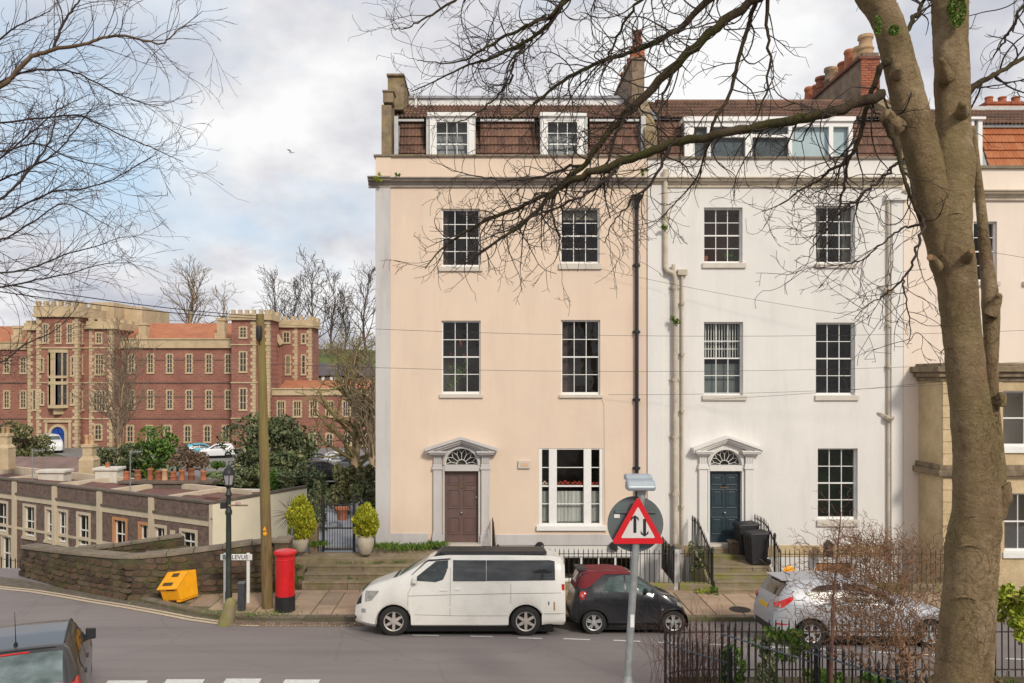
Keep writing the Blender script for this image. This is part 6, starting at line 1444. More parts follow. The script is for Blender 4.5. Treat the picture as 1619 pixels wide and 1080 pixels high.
for (p, y0, y1) in ((66.5, 565, 588), (115, 563, 594), (67, 619, 640), (115, 620, 640), (54.5, 615, 648)): swin(p - 3.4, p + 3.4, y0, y1, D1 if p > 57 else T2, cols=1, rows=2)
# arched blue door
cx = sx(92.5, D1); hw = .82; zt = sz(686, D1); m = MB(); m.poly([(cx - hw, D1 - .02, SB), (cx + hw, D1 - .02, SB)] + [(cx + hw * math.cos(t), D1 - .02, zt + hw * 1.05 * math.sin(t)) for t in [PI * i / 12 for i in range(13)]]); dr = m.build('door', plain('royal_blue_paint', (.010, .06, .33), .5), sc); dr['label'] = 'royal blue arched door'
m = MB(); m.box(cx - .03, cx + .03, D1 - .06, D1 - .021, SB, zt + .7); m.box(cx - hw, cx + hw, D1 - .05, D1 - .021, zt - .1, zt + .02); m.build('door_rail', plain('deep_blue_paint', (.008, .035, .2), .5), dr)
m = MB(); o1 = [(cx + hw * math.cos(t), zt + hw * 1.05 * math.sin(t)) for t in [PI * i / 12 for i in range(13)]]; o2 = [(cx + (hw + .35) * math.cos(t), zt + (hw + .32) * 1.05 * math.sin(t)) for t in [PI * i / 12 for i in range(13)]]
for i in range(12): m.prism([o1[i], o1[i + 1], o2[i + 1], o2[i]], D1 - .2, D1)
m.box(cx - hw - .35, cx - hw, D1 - .2, D1, SB, zt); m.box(cx + hw, cx + hw + .35, D1 - .2, D1, SB, zt); m.box(cx - 1.7, cx + 1.7, D1 - .25, D1, sz(668, D1), sz(664, D1)); m.box(cx - 1.6, cx - 1.3, D1 - .18, D1, SB, sz(668, D1)); m.box(cx + 1.3, cx + 1.6, D1 - .18, D1, SB, sz(668, D1)); m.build('door_surround', m_sstone, sc, None, 0, True)
# right corner tower, gable and second turret
D3 = 97.4; sblock(366, 400, D3, 4.5, 502, 'corner_tower'); sblock(400, 426, D3 + .01, 4.4, 502, 'corner_tower'); battlement(366, 426, D3, 4.2, 490, 503, 6, 2, 496)
xs3 = sx(426, D3)
for (y0, y1) in ((516, 534), (555, 588), (613, 648)): swin(378, 391, y0, y1, D3, rows=3)
m = MB()
for q in (quoins(sx(404, D3), D3, SB, sz(503, D3)), quoins(sx(426, D3), D3, SB, sz(503, D3))): m.add(q.v, q.f)
m.build('quoins', m_sstone, sc)['kind'] = 'stuff'
for y in (545, 605, 661.5): m = MB(); m.box(sx(365, D3), sx(427, D3), D3 - .14, D3, sz(y + 1, D3), sz(y - 1, D3)); m.build('string_course', m_sstone, sc)
m = MB(); D4 = 101.5; m.prism([(sx(425, D4), SB), (sx(446, D4), SB), (sx(446, D4), sz(545, D4)), (sx(427, D4), sz(512, D4)), (sx(425, D4), sz(512, D4))], D4, D4 + .5); m.build('gable', m_sbrick, sc); m = MB(); m.bar((sx(427, D4), D4 - .05, sz(512, D4)), (sx(446, D4), D4 - .05, sz(545, D4)), .7, .5); m.build('gable_coping', m_sstone, sc); swin(431, 438, 560, 592, D4, cols=1, rows=3)
D5 = 103.0; sblock(434.5, 467, D5, 4.6, 512, 'rear_turret'); sblock(467, 492, D5 + .01, 4.5, 512, 'rear_turret'); battlement(434.5, 492, D5, 4.4, 500, 515, 5, 2, 506)
swin(447, 459, 524, 542, D5, rows=2); swin(451, 460, 561, 592, D5, rows=3); swin(476, 484, 527, 543, D5, cols=1, rows=2); swin(476, 484, 560, 592, D5, cols=1, rows=3)
m = MB()
for q in (quoins(sx(470, D5), D5, SB, sz(515, D5)), quoins(sx(492, D5), D5, SB, sz(515, D5))): m.add(q.v, q.f)
m.build('quoins', m_sstone, sc)['kind'] = 'stuff'
# low right range
D6 = 98.6; m = MB(); m.box(sx(423, D6), sx(640, D6), D6, D6 + 7, SB - 1, sz(624, D6)); m.build('low_range', m_sbrick, sc); m = MB(); m.box(sx(425, D6), sx(640, D6), D6 - .2, D6 + .2, sz(625, D6), sz(615.5, D6)); m.box(sx(425, D6), sx(640, D6), D6 - .35, D6 + .2, sz(615.5, D6), sz(613.5, D6)); m.build('parapet', m_sstone, sc)
m = MB(); m.prismx([(D6 + .3, sz(614, D6)), (D6 + 3.5, sz(614, D6) + 1.0), (D6 + 7, sz(614, D6))], sx(440, D6), sx(640, D6)); m.build('roof', m_sroof, sc)
for xc in (444.6, 470.2, 496, 521.5, 548, 574, 600): swin(xc - 7, xc + 7, 633, 658.5, D6, cols=3, rows=2)
for xc in (495, 521, 549.5, 578): swin(xc - 6.5, xc + 6.5, 684, 704, D6, True, cols=2, rows=2)
# long dark roofed building on the slope behind
rt = empty('slate_building', 'long dark slate roofed building on the slope behind the school turrets', 'building', (PX(530, 118), 118, -1)); D = 118; m = MB(); m.box(PX(490, D), PX(580, D), D, D + 8, -3, PZ(594, D)); m.build('wall', m_sdark, rt); m = MB(); m.prismx([(D - .4, PZ(594, D)), (D + 4, PZ(574, D + 4)), (D + 8, PZ(594, D))], PX(489, D), PX(582, D)); m.build('roof', plain('far_slate', (.10, .085, .09), .8, 0, .25, .7), rt)
for xc in (501, 511, 524, 531, 538, 548): m = MB(); m.box(PX(xc - 2.4, D), PX(xc + 2.4, D), D - .1, D, PZ(608, D), PZ(595, D)); m.build('window', m_frame, rt)

# ------------------------------------------------------------------ the dark brick terrace below the wall
TA = Vector((-13.3, 38.0)); TU = Vector((-0.864, 0.504)); TN = Vector((-0.504, -0.864))       # corner, run, outward
def tt(px_): k = (px_ - CX) / F; return (TA.x - TA.y * k) / (-TU.x + TU.y * k)
def tD(t): return TA.y + TU.y * t
def tP(t, o, z): q = TA + TU * t + TN * o; return Vector((q.x, q.y, z))
def tzz(py_, t): return H + (CY - py_) * tD(t) / F
def tbox(m, t0, t1, o0, o1, z0, z1, mi=0):
    return m.hexa([tP(t1, o1, z0), tP(t0, o1, z0), tP(t0, o0, z0), tP(t1, o0, z0), tP(t1, o1, z1), tP(t0, o1, z1), tP(t0, o0, z1), tP(t1, o0, z1)], mi)
tr = empty('terrace_building', 'low dark brown rubble terrace with cream bands and sash windows below the corner wall', 'building', tP(10, 0, -6))
m_trub = stone('purple_brown_rubble', (.10, .068, .06), (.25, .175, .15), 4.5, None, 0, 0, 9, .8, .04)
m_tcream = stucco('cream_band_render', (.60, .50, .38), (.25, .2, .15), .4, .08)
m_tdark = stone('dark_cornice', (.10, .08, .065), (.2, .16, .13), 1.5)
TL = 34; ZTP = -.20
twn = []
for (a, b, c, d) in ((-6, 11, 795, 838), (39, 55, 801, 847), (74, 86, 806, 856), (92.5, 105.5, 809, 857), (124, 141, 814, 865), (181, 199, 822.5, 862), (222, 237, 830, 860), (245, 261, 834, 858), (287.5, 309.5, 841, 872)):
    t0, t1 = tt(b), tt(a); tm = (t0 + t1) / 2; twn.append((t0, t1, tzz(d, tm), tzz(c, tm)))
# tall windows at the left go on a little below the wall top
twn = [(a, b, (c if i == 8 else (d - 1.75 if i < 5 else d - 1.5)), d) for i, (a, b, c, d) in enumerate(twn)]
lwn = [(tt(b), tt(a), -5.6, -3.6) for a, b in ((4, 18), (-30, -16))]
lwn += [(26.5, 27.4, -2.55, -.95), (29.2, 30.1, -2.55, -.95)]
holes = twn + lwn
m = MB(); tsv = sorted(set([0, TL] + [h[0] for h in holes] + [h[1] for h in holes])); zsv = sorted(set([-7, ZTP - .01] + [h[2] for h in holes] + [h[3] for h in holes]))
for i in range(len(tsv) - 1):
    for j in range(len(zsv) - 1):
        ct, cz = (tsv[i] + tsv[i + 1]) / 2, (zsv[j] + zsv[j + 1]) / 2
        if any(h[0] < ct < h[1] and h[2] < cz < h[3] for h in holes): continue
        m.poly([tP(tsv[i + 1], 0, zsv[j]), tP(tsv[i], 0, zsv[j]), tP(tsv[i], 0, zsv[j + 1]), tP(tsv[i + 1], 0, zsv[j + 1])])
m.build('wall', m_trub, tr)
m = MB(); tbox(m, 0.0, TL, -.35, .06, ZTP, ZTP + .10); m.build('parapet_coping', m_tdark, tr)
m = MB(); tbox(m, 0.0, TL, -.3, .045, -1.30, -.96); tbox(m, 0, TL, -.2, .04, -3.02, -2.88); m.build('cornice_band', m_tcream, tr)
m = MB(); tbox(m, 0, TL, -.2, .13, -.96, -.86); m.build('cornice', m_tdark, tr)
for p in (24.6, 88, 159, 241, 337.5): m = MB(); c = tt(p); tbox(m, max(c - .15, 0), c + .15, -.1, .15, -7, ZTP - .02); m.build('pilaster', m_tcream, tr)
m_torange = stucco('orange_window_paint', (.56, .27, .13), (.3, .15, .1), .4, .1)
for i, (t0, t1, z0, z1) in enumerate(holes):
    m = MB(); s = .14; mt = m_torange if i in (5, 6) else m_tcream
    tbox(m, t0 - s, t0, -.16, .05, z0 - .02, z1 + s); tbox(m, t1, t1 + s, -.16, .05, z0 - .02, z1 + s); tbox(m, t0, t1, -.16, .05, z1, z1 + s); tbox(m, t0 - s - .04, t1 + s + .04, -.16, .1, z0 - .16, z0 - .02); wn = m.build('window', mt, tr)
    m = MB(); f = .07
    tbox(m, t0, t0 + f, -.18, -.1, z0, z1); tbox(m, t1 - f, t1, -.18, -.1, z0, z1); tbox(m, t0 + f, t1 - f, -.18, -.1, z1 - f, z1); tbox(m, t0 + f, t1 - f, -.18, -.1, z0, z0 + .1); tbox(m, t0 + f, t1 - f, -.18, -.09, (z0 + z1) / 2 - .03, (z0 + z1) / 2 + .03); tbox(m, (t0 + t1) / 2 - .015, (t0 + t1) / 2 + .015, -.17, -.11, z0, z1); m.build('sash', m_frame, wn)
    m = MB(); m.poly([tP(t1, -.14, z0), tP(t0, -.14, z0), tP(t0, -.14, z1), tP(t1, -.14, z1)]); m.build('pane', m_glass, wn); m = MB(); m.poly([tP(t1, -.5, z0), tP(t0, -.5, z0), tP(t0, -.5, z1), tP(t1, -.5, z1)]); m.build('interior', plain('pale_interior', (.10, .105, .11), .9) if i % 3 == 0 else m_room, wn)
m = MB(); tbox(m, tt(277), tt(270), 0, .05, -2.0, -1.75); m.build('vent', m_tcream, tr)
# end wall, roof
EW = 6.5
m = MB(); m.add([tP(-.02, .02, -7), tP(-.02, -EW, -7), tP(-.02, -EW, -.10), tP(-.02, -2.2, -.14), tP(-.02, .02, ZTP - .03)], [(0, 1, 2, 3, 4)]); m.build('end_wall', plain('cream_end_wall', (.80, .71, .55), .85, 0, .06, .8, 30, .15), tr)
m_troof = tilemat('terrace_tiles', (.16, .075, .06), (.2, .1, .08), (.08, .055, .05), .6, .4)
m = MB(); m.add([tP(.0, -.3, -.95), tP(TL, -.3, -.95), tP(TL, -4.0, -.9), tP(2.6, -4.0, -.6), tP(0, -EW, -.12), tP(TL, -5.0, -.95), tP(2.6, -5, -.6)], [(0, 3, 2, 1), (3, 6, 5, 2)]); m.build('roof', m_troof, tr)
m = MB(); m.add([tP(.05, -.3, -1.02), tP(.05, -EW, -1.02), tP(TL, -EW, -1.02), tP(TL, -.3, -1.02)], [(0, 1, 2, 3)]); m.add([tP(.05, -.3, -.5), tP(.05, -EW, -.13), tP(3.4, -EW, -.82), tP(3.4, -.3, -.82)], [(0, 1, 2, 3)]); tbox(m, .1, 3.42, -EW, -.32, -1.3, -.825); m.build('tiled_roof', m_troof, tr)
m = MB(); tbox(m, -.05, .12, -EW, -.3, -.20, -.05); m.build('ridge', m_tdark, tr)
for k_, t_ in enumerate((5.5, 10.5, 15.5, 21, 27)): m = MB(); tbox(m, t_ - .14, t_ + .14, -5.3, -.3, -1, -.42); m.build('party_parapet', m_tcream, tr)
m = MB(); tbox(m, 3.2, TL, -5.5, -5.25, -1.2, -.40); m.build('rear_parapet', m_tcream, tr)
for t0_, t1_, o_ in ((3.5, 5.2, -2.6), (11, 14.8, -3.4), (16, 20.5, -2.2)): m = MB(); m.add([tP(t0_, -.5, -.9), tP(t1_, -.5, -.9), tP(t1_, o_, -.46), tP(t0_, o_, -.46), tP(t1_, -5.2, -.9), tP(t0_, -5.2, -.9), tP(t0_, -.5, -1.1), tP(t0_, -5.2, -1.1), tP(t1_, -.5, -1.1), tP(t1_, -5.2, -1.1)], [(0, 3, 2, 1), (3, 5, 4, 2), (6, 0, 3, 5, 7), (8, 9, 4, 2, 1), (6, 8, 1, 0)]); m.build('tiled_roof', m_troof, tr)
# rows of roofs and stacks behind the parapet
def stack(p0, p1, D, dep, y0, y1, mat, pots, label=None, potm=None, ph=.62, pr=.15):
    x0, x1 = PX(p0, D), PX(p1, D); m = MB(); m.box(x0, x1, D, D + dep, PZ(y1, D) - 1.6, PZ(y0, D)); m.box(x0 - .12, x1 + .12, D - .12, D + dep + .12, PZ(y0, D), PZ(y0, D) + .16); o = m.build('chimney', mat, tr, None, .02)
    if label: o['label'] = label
    for i, q in enumerate(pots): m = MB(); pot(m, (PX(q, D + dep / 2), D + dep / 2, PZ(y0, D) + .16), pr, ph * (.85 + .3 * ((i * 7) % 5) / 4), i % 2); m.build('chimney_pot', potm or (m_potbuff if i == 4 else m_pot), o, 50)
stack(190, 333, 47, 1.0, 765, 781, m_tdark, (200, 218, 237.5, 250.5, 260.5, 274, 287.5, 302.5, 321.5), 'long low stack with a row of terracotta pots', None, .62, .19)
m_chw = stucco('white_chimney_render', (.66, .62, .54), (.35, .28, .2), .5, .1)
stack(60, 100, 50, 1.0, 748, 764, m_chw, (), 'white rendered low stack'); stack(150, 184, 50, 1.0, 744, 762, m_chw, (170,), 'white rendered stack with one pot', None, .35)
def fancy(pc, w_, D, y0, y1, ym, label):
    k = D / F; x = PX(pc, D); m = MB(); h = w_ * k / 2; zb_, zt_, zm = PZ(y1, D), PZ(y0, D), PZ(ym, D)
    m.box(x - h, x + h, D - h, D + h, zb_ - .5, lerp(zb_, zm, .55)); m.hexa([(x - h * 1.1, D - h, lerp(zb_, zm, .55)), (x + h * 1.1, D - h, lerp(zb_, zm, .55)), (x + h * 1.1, D + h, lerp(zb_, zm, .55)), (x - h * 1.1, D + h, lerp(zb_, zm, .55)), (x - h * .65, D - h * .65, lerp(zb_, zm, .7)), (x + h * .65, D - h * .65, lerp(zb_, zm, .7)), (x + h * .65, D + h * .65, lerp(zb_, zm, .7)), (x - h * .65, D + h * .65, lerp(zb_, zm, .7))])
    m.box(x - h * .65, x + h * .65, D - h * .65, D + h * .65, lerp(zb_, zm, .7), zm); m.box(x - h * .8, x + h * .8, D - h * .8, D + h * .8, zm, zm + .2); o = m.build('chimney', m_sstone, tr, None, .02); o['label'] = label
    for s in (-.36, .36): m = MB(); m.lathe((x + s * h, D, zm + .2), [(h * .3, 0), (h * .26, zt_ - zm - .35), (h * .34, zt_ - zm - .28), (h * .34, zt_ - zm - .2)], 8); m.build('chimney_pot', m_potbuff, o, 50)
fancy(141.5, 23, 53, 688, 752, 707, 'ornate cream stone stack with two pots'); fancy(9, 20, 53, 675, 730, 690, 'ornate cream stone stack at the far left')
bh = empty('slate_roofed_house', 'lower house with a long purple slate roof behind the dark terrace', 'house', (PX(60, 56), 56, -5)); D = 56
m = MB(); m.box(PX(-60, D), PX(128, D), D, D + 6, -6, PZ(755, D)); m.build('wall', m_tcream, bh); m = MB(); m.add([(PX(-60, D), D - .3, PZ(757, D)), (PX(132, D), D - .3, PZ(757, D)), (PX(122, D + 4), D + 4, PZ(722, D + 4)), (PX(-60, D + 4), D + 4, PZ(722, D + 4)), (PX(150, D + 6), D + 6.5, PZ(752, D + 6))], [(0, 1, 2, 3), (1, 4, 2)]); m.build('roof', plain('purple_slate', (.20, .135, .115), .85, 0, .25, .8, 12, .4), bh)
b2 = empty('tiled_roof_house', 'terrace roof with brown tiles and pale ridge between the chimney pots and the dark terrace', 'house', (PX(260, 46), 46, -5)); D = 45
m = MB(); m.box(PX(120, D), PX(420, D), D + .3, D + 6, -6, PZ(800, D)); m.build('wall', m_tcream, b2); m = MB(); m.add([(PX(120, D), D, PZ(796, D)), (PX(415, D), D, PZ(793, D)), (PX(415, D + 3), D + 3, PZ(776, D + 3)), (PX(120, D + 3), D + 3, PZ(771, D + 3))], [(0, 1, 2, 3)]); m.build('roof', m_troof, b2); m = MB(); m.bar((PX(110, D + 3), D + 2.9, PZ(771, D + 3)), (PX(420, D + 3), D + 2.9, PZ(776, D + 3)), .35, .2); m.build('ridge', m_chw, b2)
# aerials
for (p, y0, y1, D) in ((206, 712, 775, 44), (51, 710, 755, 49)):
    rt = empty('television_aerial', 'thin grey television aerial above the ' + ('chimney pots of the terrace' if p > 100 else 'purple slate roof at the left'), 'aerial', P(p, y1, D)); m = MB(); m.tube([P(p, y1 + 12, D), P(p, y0, D)], .03, 6); m.build('mast', m_galv, rt); m = MB(); m.tube([P(p - 2, y0 + 3, D), P(p + 20, y0 + 2, D)], .02, 5)
    for i in range(7): m.tube([P(p + 2 + i * 2.4, y0 + 0, D), P(p + 2 + i * 2.4, y0 + 5, D)], .012, 4)
    m.build('antenna', m_galv, rt)
rl = railing('area_railing', 'black railing before the ground floor of the dark terrace at the far left', 'railing', [(PX(-60, 42), 42), (PX(32, 40), 40)], 1.3, .35, .025, (1.15,), zf=flat(-4.6), seed=15)

# ------------------------------------------------------------------ planting before the school
shrub('large rounded olive shrub at the far left before the school', 10, 700, 70, 56, 40, m_oliveleaf, 5200, .17, 51)
shrub('bright green pointed evergreen in front of the school', 238, 720, 66, 40, 42, m_greenleaf, 4600, .15, 52, 'evergreen_tree', 'tree')
shrub('dark green bushes at the foot of the tall bare tree before the school', 188, 728, 64, 34, 28, m_darkleaf, 2600, .15, 53)
shrub('big dark evergreen tree behind the telegraph pole', 430, 713, 58, 70, 60, m_darkleaf, 7500, .17, 54, 'evergreen_tree', 'tree', 40)
shrub('small clipped green bush on the lawn before the car park', 343, 735, 62, 11, 7, m_weed, 500, .1, 55)
shrub('brown leafless thicket on the bank between the evergreen trees', 300, 722, 64, 34, 22, leafmat('brown_thicket', (.12, .075, .05), (.22, .15, .1)), 2200, .11, 56)
shrub('low hedge along the far car park edge', 395, 752, 55, 60, 14, m_darkleaf, 2600, .13, 57)
for i, (a, b) in enumerate(((260, 42), (60, 30))): pass
lw = MB(); lw.poly([(PX(325, 63), 63, -2.55), (PX(375, 63), 63, -2.55), (PX(375, 71), 71, -2.48), (PX(325, 71), 71, -2.48)]); tag(lw.build('lawn', m_grass, None), kind='structure')
cp = MB(); cp.poly([(PX(300, 64), 64, -2.52), (PX(640, 64), 64, -2.52), (PX(640, 95.5), 95.5, -2.5), (PX(40, 95.5), 95.5, -2.5)]); tag(cp.build('car_park', plain('pale_tarmac', (.20, .19, .18), .9, 0, .15, .5), None), kind='structure')
# bare trees
bare_tree('slender pale bare tree standing before the middle of the school', P(195, 745, 72) - Vector((0, 0, .3)), 11.8, .42, 61, m_fartwig, m_fartrunk, .22, 4, upright=.12, rmin=.022, nl=34, dens=.8)
bare_tree('large spreading bare tree between the school and the cream house', P(560, 752, 62), 10.6, .85, 62, plain('olive_far_twig', (.25, .20, .09), .9, 0, .3, .5, 40, 0), m_fartrunk, .38, 4, upright=.05, rmin=.024, nl=40, fork0=.10, dens=.85)
bare_tree('second bare tree with pale stems beside the cream house corner', P(590, 748, 60), 8.6, .7, 63, m_fartwig, m_fartrunk, .26, 4, upright=.08, rmin=.022, nl=28, fork0=.12, dens=.8)
bare_tree('tall rounded bare tree rising behind the school roof', P(306, 560, 125), 13.6, .75, 64, m_fartwig, m_fartrunk, .35, 4, upright=.08, rmin=.028, nl=26, fork0=.22, dens=.75)
bare_tree('smaller tan bare tree behind the school roof beside the tall one', P(352, 560, 122), 9.8, .7, 65, m_fartwig, m_fartrunk, .25, 4, upright=.05, rmin=.026, nl=11, fork0=.3)
for i, (p, yb_, D, hpx, sp, lab) in enumerate(((436, 560, 168, 122, .45, 'leftmost bare tree on the ridge behind the turrets'), (462, 560, 172, 112, .5, 'bare tree on the ridge above the rear turret'), (489, 556, 166, 136, .5, 'tallest bare tree on the ridge right of the turrets'), (524, 552, 170, 112, .5, 'bare tree on the ridge above the green bank'), (545, 548, 176, 78, .7, 'low bushy bare tree on the ridge above the green bank'), (578, 545, 165, 112, .5, 'upright bare tree on the ridge beside the cream house'))):
    k = D / F; b = P(p, yb_, D); bare_tree(lab, b - Vector((0, 0, 1)), hpx * k + 1, sp, 70 + i, m_ridgetwig, m_ridgetwig, .28, 4, upright=.10, rmin=.04, nl=20, fork0=.18)
gb_ = MB(); xs_b = np.linspace(-62, 10, 30); ys_b = np.linspace(128, 186, 24)
for y in ys_b:
    for x in xs_b: gb_.v.append((x, y, tz(x, y) + .12))
for j in range(23):
    for i in range(29): gb_.f.append((j * 30 + i, j * 30 + i + 1, (j + 1) * 30 + i + 1, (j + 1) * 30 + i)); gb_.m.append(0)
tag(gb_.build('grass_bank', m_grass, None, 180), kind='structure')
mb = MB(); rg = random.Random(3)
for (a, b, c, d, D) in ((430, 548, 40, 26, 168), (470, 545, 45, 30, 165), (520, 538, 40, 22, 170), (580, 535, 40, 20, 172), (560, 556, 40, 14, 150), (510, 556, 30, 14, 150), (535, 548, 30, 12, 160)): leaves(mb, P(a, b, D), (c * D / F, 3, d * D / F), 1500, .22, rg, 30, .12, 1.2)
tag(mb.build('scrub', leafmat('brown_scrub', (.15, .115, .085), (.27, .21, .16), (.22, .20, .09)), None), kind='stuff')
# ------------------------------------------------------------------ vehicles
def carpaint(name, c, rough=.32, metal=0.0, coat=.35, dirt=.12):
    t = NT(name); col = t.mix(t.ramp(t.noise(2.2, 6, .65), [(.45, 0.), (.8, dirt)]), c, (.16, .14, .11)); t.principled(col, rough, metal, None, spec=.45, coat=coat); return t.m
m_van = carpaint('van_white_paint', (.72, .70, .65), .34, 0, .25, .22)
m_smart = carpaint('black_car_paint', (.012, .013, .017), .22, 0, .6, .10)
m_silver = carpaint('silver_car_paint', (.42, .43, .46), .50, .35, .0, .05)
m_grey = carpaint('dark_grey_car_paint', (.045, .042, .042), .28, .3, .5, .15)
m_farwhite = carpaint('far_white_paint', (.72, .73, .74), .3); m_farblue = carpaint('far_blue_paint', (.10, .42, .55), .3); m_fargrey = carpaint('far_grey_paint', (.24, .26, .29), .3, .3); m_fardark = carpaint('far_dark_paint', (.03, .033, .04), .3)
m_cloth = plain('red_soft_top', (.15, .016, .020), .85, 0, .12, 8, 120, .15)
def carwin(name, c, rough=.06, spec=.5):
    t = NT(name); b = t.ramp(t.noise(1.6, 6, .6, (1, 1, 2.2)), [(.35, sca(c, .5)), (.65, sca(c, 1.5))]); t.principled(b, rough, 0, t.noise(1.3, 2), .05, .05, spec); return t.m
m_winb = carwin('dark_car_window', (.035, .037, .038), .04, .7); m_wing = carwin('green_car_window', (.075, .105, .10)); m_winv = carwin('windscreen', (.09, .115, .12), .08, .6)
m_tyre = plain('tyre_rubber', (.022, .021, .02), .85, 0, .3, 8, 60, .2); m_rim = plain('alloy_rim', (.46, .46, .46), .35, .6, .1, 6, 50, 0); m_rimdusty = plain('dusty_alloy', (.42, .38, .35), .5, .35, .2, 7, 50, 0)
m_trim = plain('black_trim', (.02, .02, .021), .55, 0, .2, 8, 50, .05); m_gap = plain('panel_gap', (.012, .012, .012), .9, 0, 0, 1, 1, 0)
m_tail = plain('red_lamp', (.55, .012, .012), .18, 0, .25, 12, 40, 0, .5, .4); m_lampclear = plain('clear_lamp', (.34, .32, .28), .10, .4, .3, 14, 40, 0, .6, .5); m_amber = plain('amber_lens', (.6, .22, .02), .2)
m_plateyel = plain('yellow_plate', (.75, .48, .03), .5, 0, .05); m_well = plain('wheel_well', (.008, .008, .008), .95, 0, 0, 1, 1, 0)
m_greytrim2 = plain('grey_plastic_trim', (.14, .145, .15), .5)
def car(name, label, cat, loc, rz, S, roll=0.0, group=None, lod=1, sc=1.0):
    rt = empty(name, label, cat, loc, 0, group, True); rt.rotation_euler = (0, 0, rz)
    if roll: rt.rotation_euler = (Matrix.Rotation(roll, 4, 'X') @ Matrix.Rotation(rz, 4, 'Z')).to_euler()
    rt.scale = (sc, sc, sc)
    L2 = S['L'] / 2
    def fn(key, sm=.07):
        pts = S[key]; xs_ = np.linspace(-L2, L2, 500); ys_ = np.interp(xs_, [p[0] for p in pts], [p[1] for p in pts])
        k = max(1, int(sm / (2 * L2) * 500)); pad = np.pad(ys_, k, mode='edge'); ker = np.ones(2 * k + 1) / (2 * k + 1); ys_ = np.convolve(pad, ker, 'valid')
        return lambda x: float(np.interp(x, xs_, ys_))
    top, belt, hw, rw, bot = fn('top', S.get('sm', .05)), fn('belt'), fn('hw', .06), fn('rw', .06), fn('bot', .03); W = S['wheels']; wr = S['wr']; Ra = S.get('ra', wr + .06); zc = wr - .01
    def zbt(x):
        z = bot(x)
        for xw in W:
            if abs(x - xw) < Ra: z = max(z, zc + math.sqrt(max(0, Ra * Ra - (x - xw) ** 2)))
        return z
    def sec(x):
        zb, zt = zbt(x), top(x); bl = min(belt(x), zt - .05); zb = min(zb, bl - .06); h, r = hw(x), min(rw(x), hw(x)); g = zt - bl; ina = zb > bot(x) + .03
        return [(0, zb), (h * (.97 if ina else .86), zb), (h * (1.0 if ina else .975), zb + .07), (h * 1.0, lerp(zb, bl, .48)), (h * .992, lerp(zb, bl, .78)), (h * .958, bl), (lerp(h * .958, r, .5) + .05 * min(g, .3), bl + .5 * g), (r, bl + .85 * g), (r * .9, bl + .965 * g), (r * .5, zt - .004), (0, zt)]
    def sy(x, z):
        p = sec(x)[1:9]; return float(np.interp(z, [q[1] for q in p], [q[0] for q in p]))
    def tz_(x, y):
        p = sec(x)[7:]; return float(np.interp(abs(y), [q[0] for q in reversed(p)], [q[1] for q in reversed(p)]))
    st_ = set(np.linspace(-L2, L2, 46 if lod else 24).round(4))
    for xw in W:
        for a in np.linspace(-1, 1, 15 if lod else 9): st_.add(round(float(xw + Ra * math.sin(a * PI / 2)), 4))
        st_.add(round(xw - Ra - .004, 4)); st_.add(round(xw + Ra + .004, 4))
    st_ |= {round(-L2 + e, 4) for e in (.015, .04, .08)} | {round(L2 - e, 4) for e in (.015, .04, .08)}
    st_ = sorted(x for x in st_ if -L2 <= x <= L2); m = MB(); n = None
    for x in st_:
        p = sec(x); ring = [(x, -y, z) for y, z in p[:-1]] + [(x, y, z) for y, z in reversed(p)][:-1]; n = len(ring); m.v.extend(ring)
    for i in range(len(st_) - 1):
        for j in range(n): m.f.append((i * n + j, (i + 1) * n + j, (i + 1) * n + (j + 1) % n, i * n + (j + 1) % n)); m.m.append(0)
    m.f.append(tuple(range(n - 1, -1, -1))[::-1]); m.m.append(0); k = (len(st_) - 1) * n; m.f.append(tuple(k + j for j in range(n - 1, -1, -1))); m.m.append(0)
    body = m.build('body', S['paint'], rt, 34, 0, True)
    def sidepatch(nm, x0, x1, lo, hi, mat, off=.006, sides=(-1, 1), nx=14, nz=4, parent=None):
        for s in sides:
            m = MB()
            for i in range(nx + 1):
                x = lerp(x0, x1, i / nx); a = np.interp(x, [p[0] for p in lo], [p[1] for p in lo]); b = np.interp(x, [p[0] for p in hi], [p[1] for p in hi]); b = max(a + .0005, b)
                for j in range(nz + 1): z = lerp(a, b, j / nz); m.v.append((x, s * (sy(x, z) + off), z))
            for i in range(nx):
                for j in range(nz):
                    q = (i * (nz + 1) + j, (i + 1) * (nz + 1) + j, (i + 1) * (nz + 1) + j + 1, i * (nz + 1) + j + 1); m.f.append(q if s < 0 else q[::-1]); m.m.append(0)
            m.build(nm, mat, parent or rt, 180)
    def toppatch(nm, x0, x1, kf, mat, off=.006, nx=10, ny=10, parent=None, inset=0):
        m = MB()
        for i in range(nx + 1):
            x = lerp(x0, x1, i / nx); w_ = sec(x)[7][0] * (kf if not callable(kf) else kf(i / nx)); dx = (top(x + .03) - top(x - .03)) / .06; nn = Vector((-dx, 0, 1)).normalized()
            for j in range(ny + 1): y = lerp(-w_, w_, j / ny); m.v.append((x + nn.x * off, y, tz_(x, y) + nn.z * off))
        for i in range(nx):
            for j in range(ny): m.f.append((i * (ny + 1) + j, (i + 1) * (ny + 1) + j, (i + 1) * (ny + 1) + j + 1, i * (ny + 1) + j + 1)); m.m.append(0)
        return m.build(nm, mat, parent or rt, 180)
    def gap(pts, r=.004, sides=(-1, 1)):
        for s in sides:
            m = MB(); q = []
            for (a, b) in zip(pts[:-1], pts[1:]):
                for i in range(6): t_ = i / 6; x, z = lerp(a[0], b[0], t_), lerp(a[1], b[1], t_); q.append((x, s * (sy(x, z) + .0005), z))
            x, z = pts[-1]; q.append((x, s * (sy(x, z) + .0005), z)); m.tube(q, r, 4); m.build('panel_gap', m_gap, rt)
    for (x0, x1, lo, hi, mt) in S['side']: sidepatch('side_window', x0, x1, lo, hi, mt)
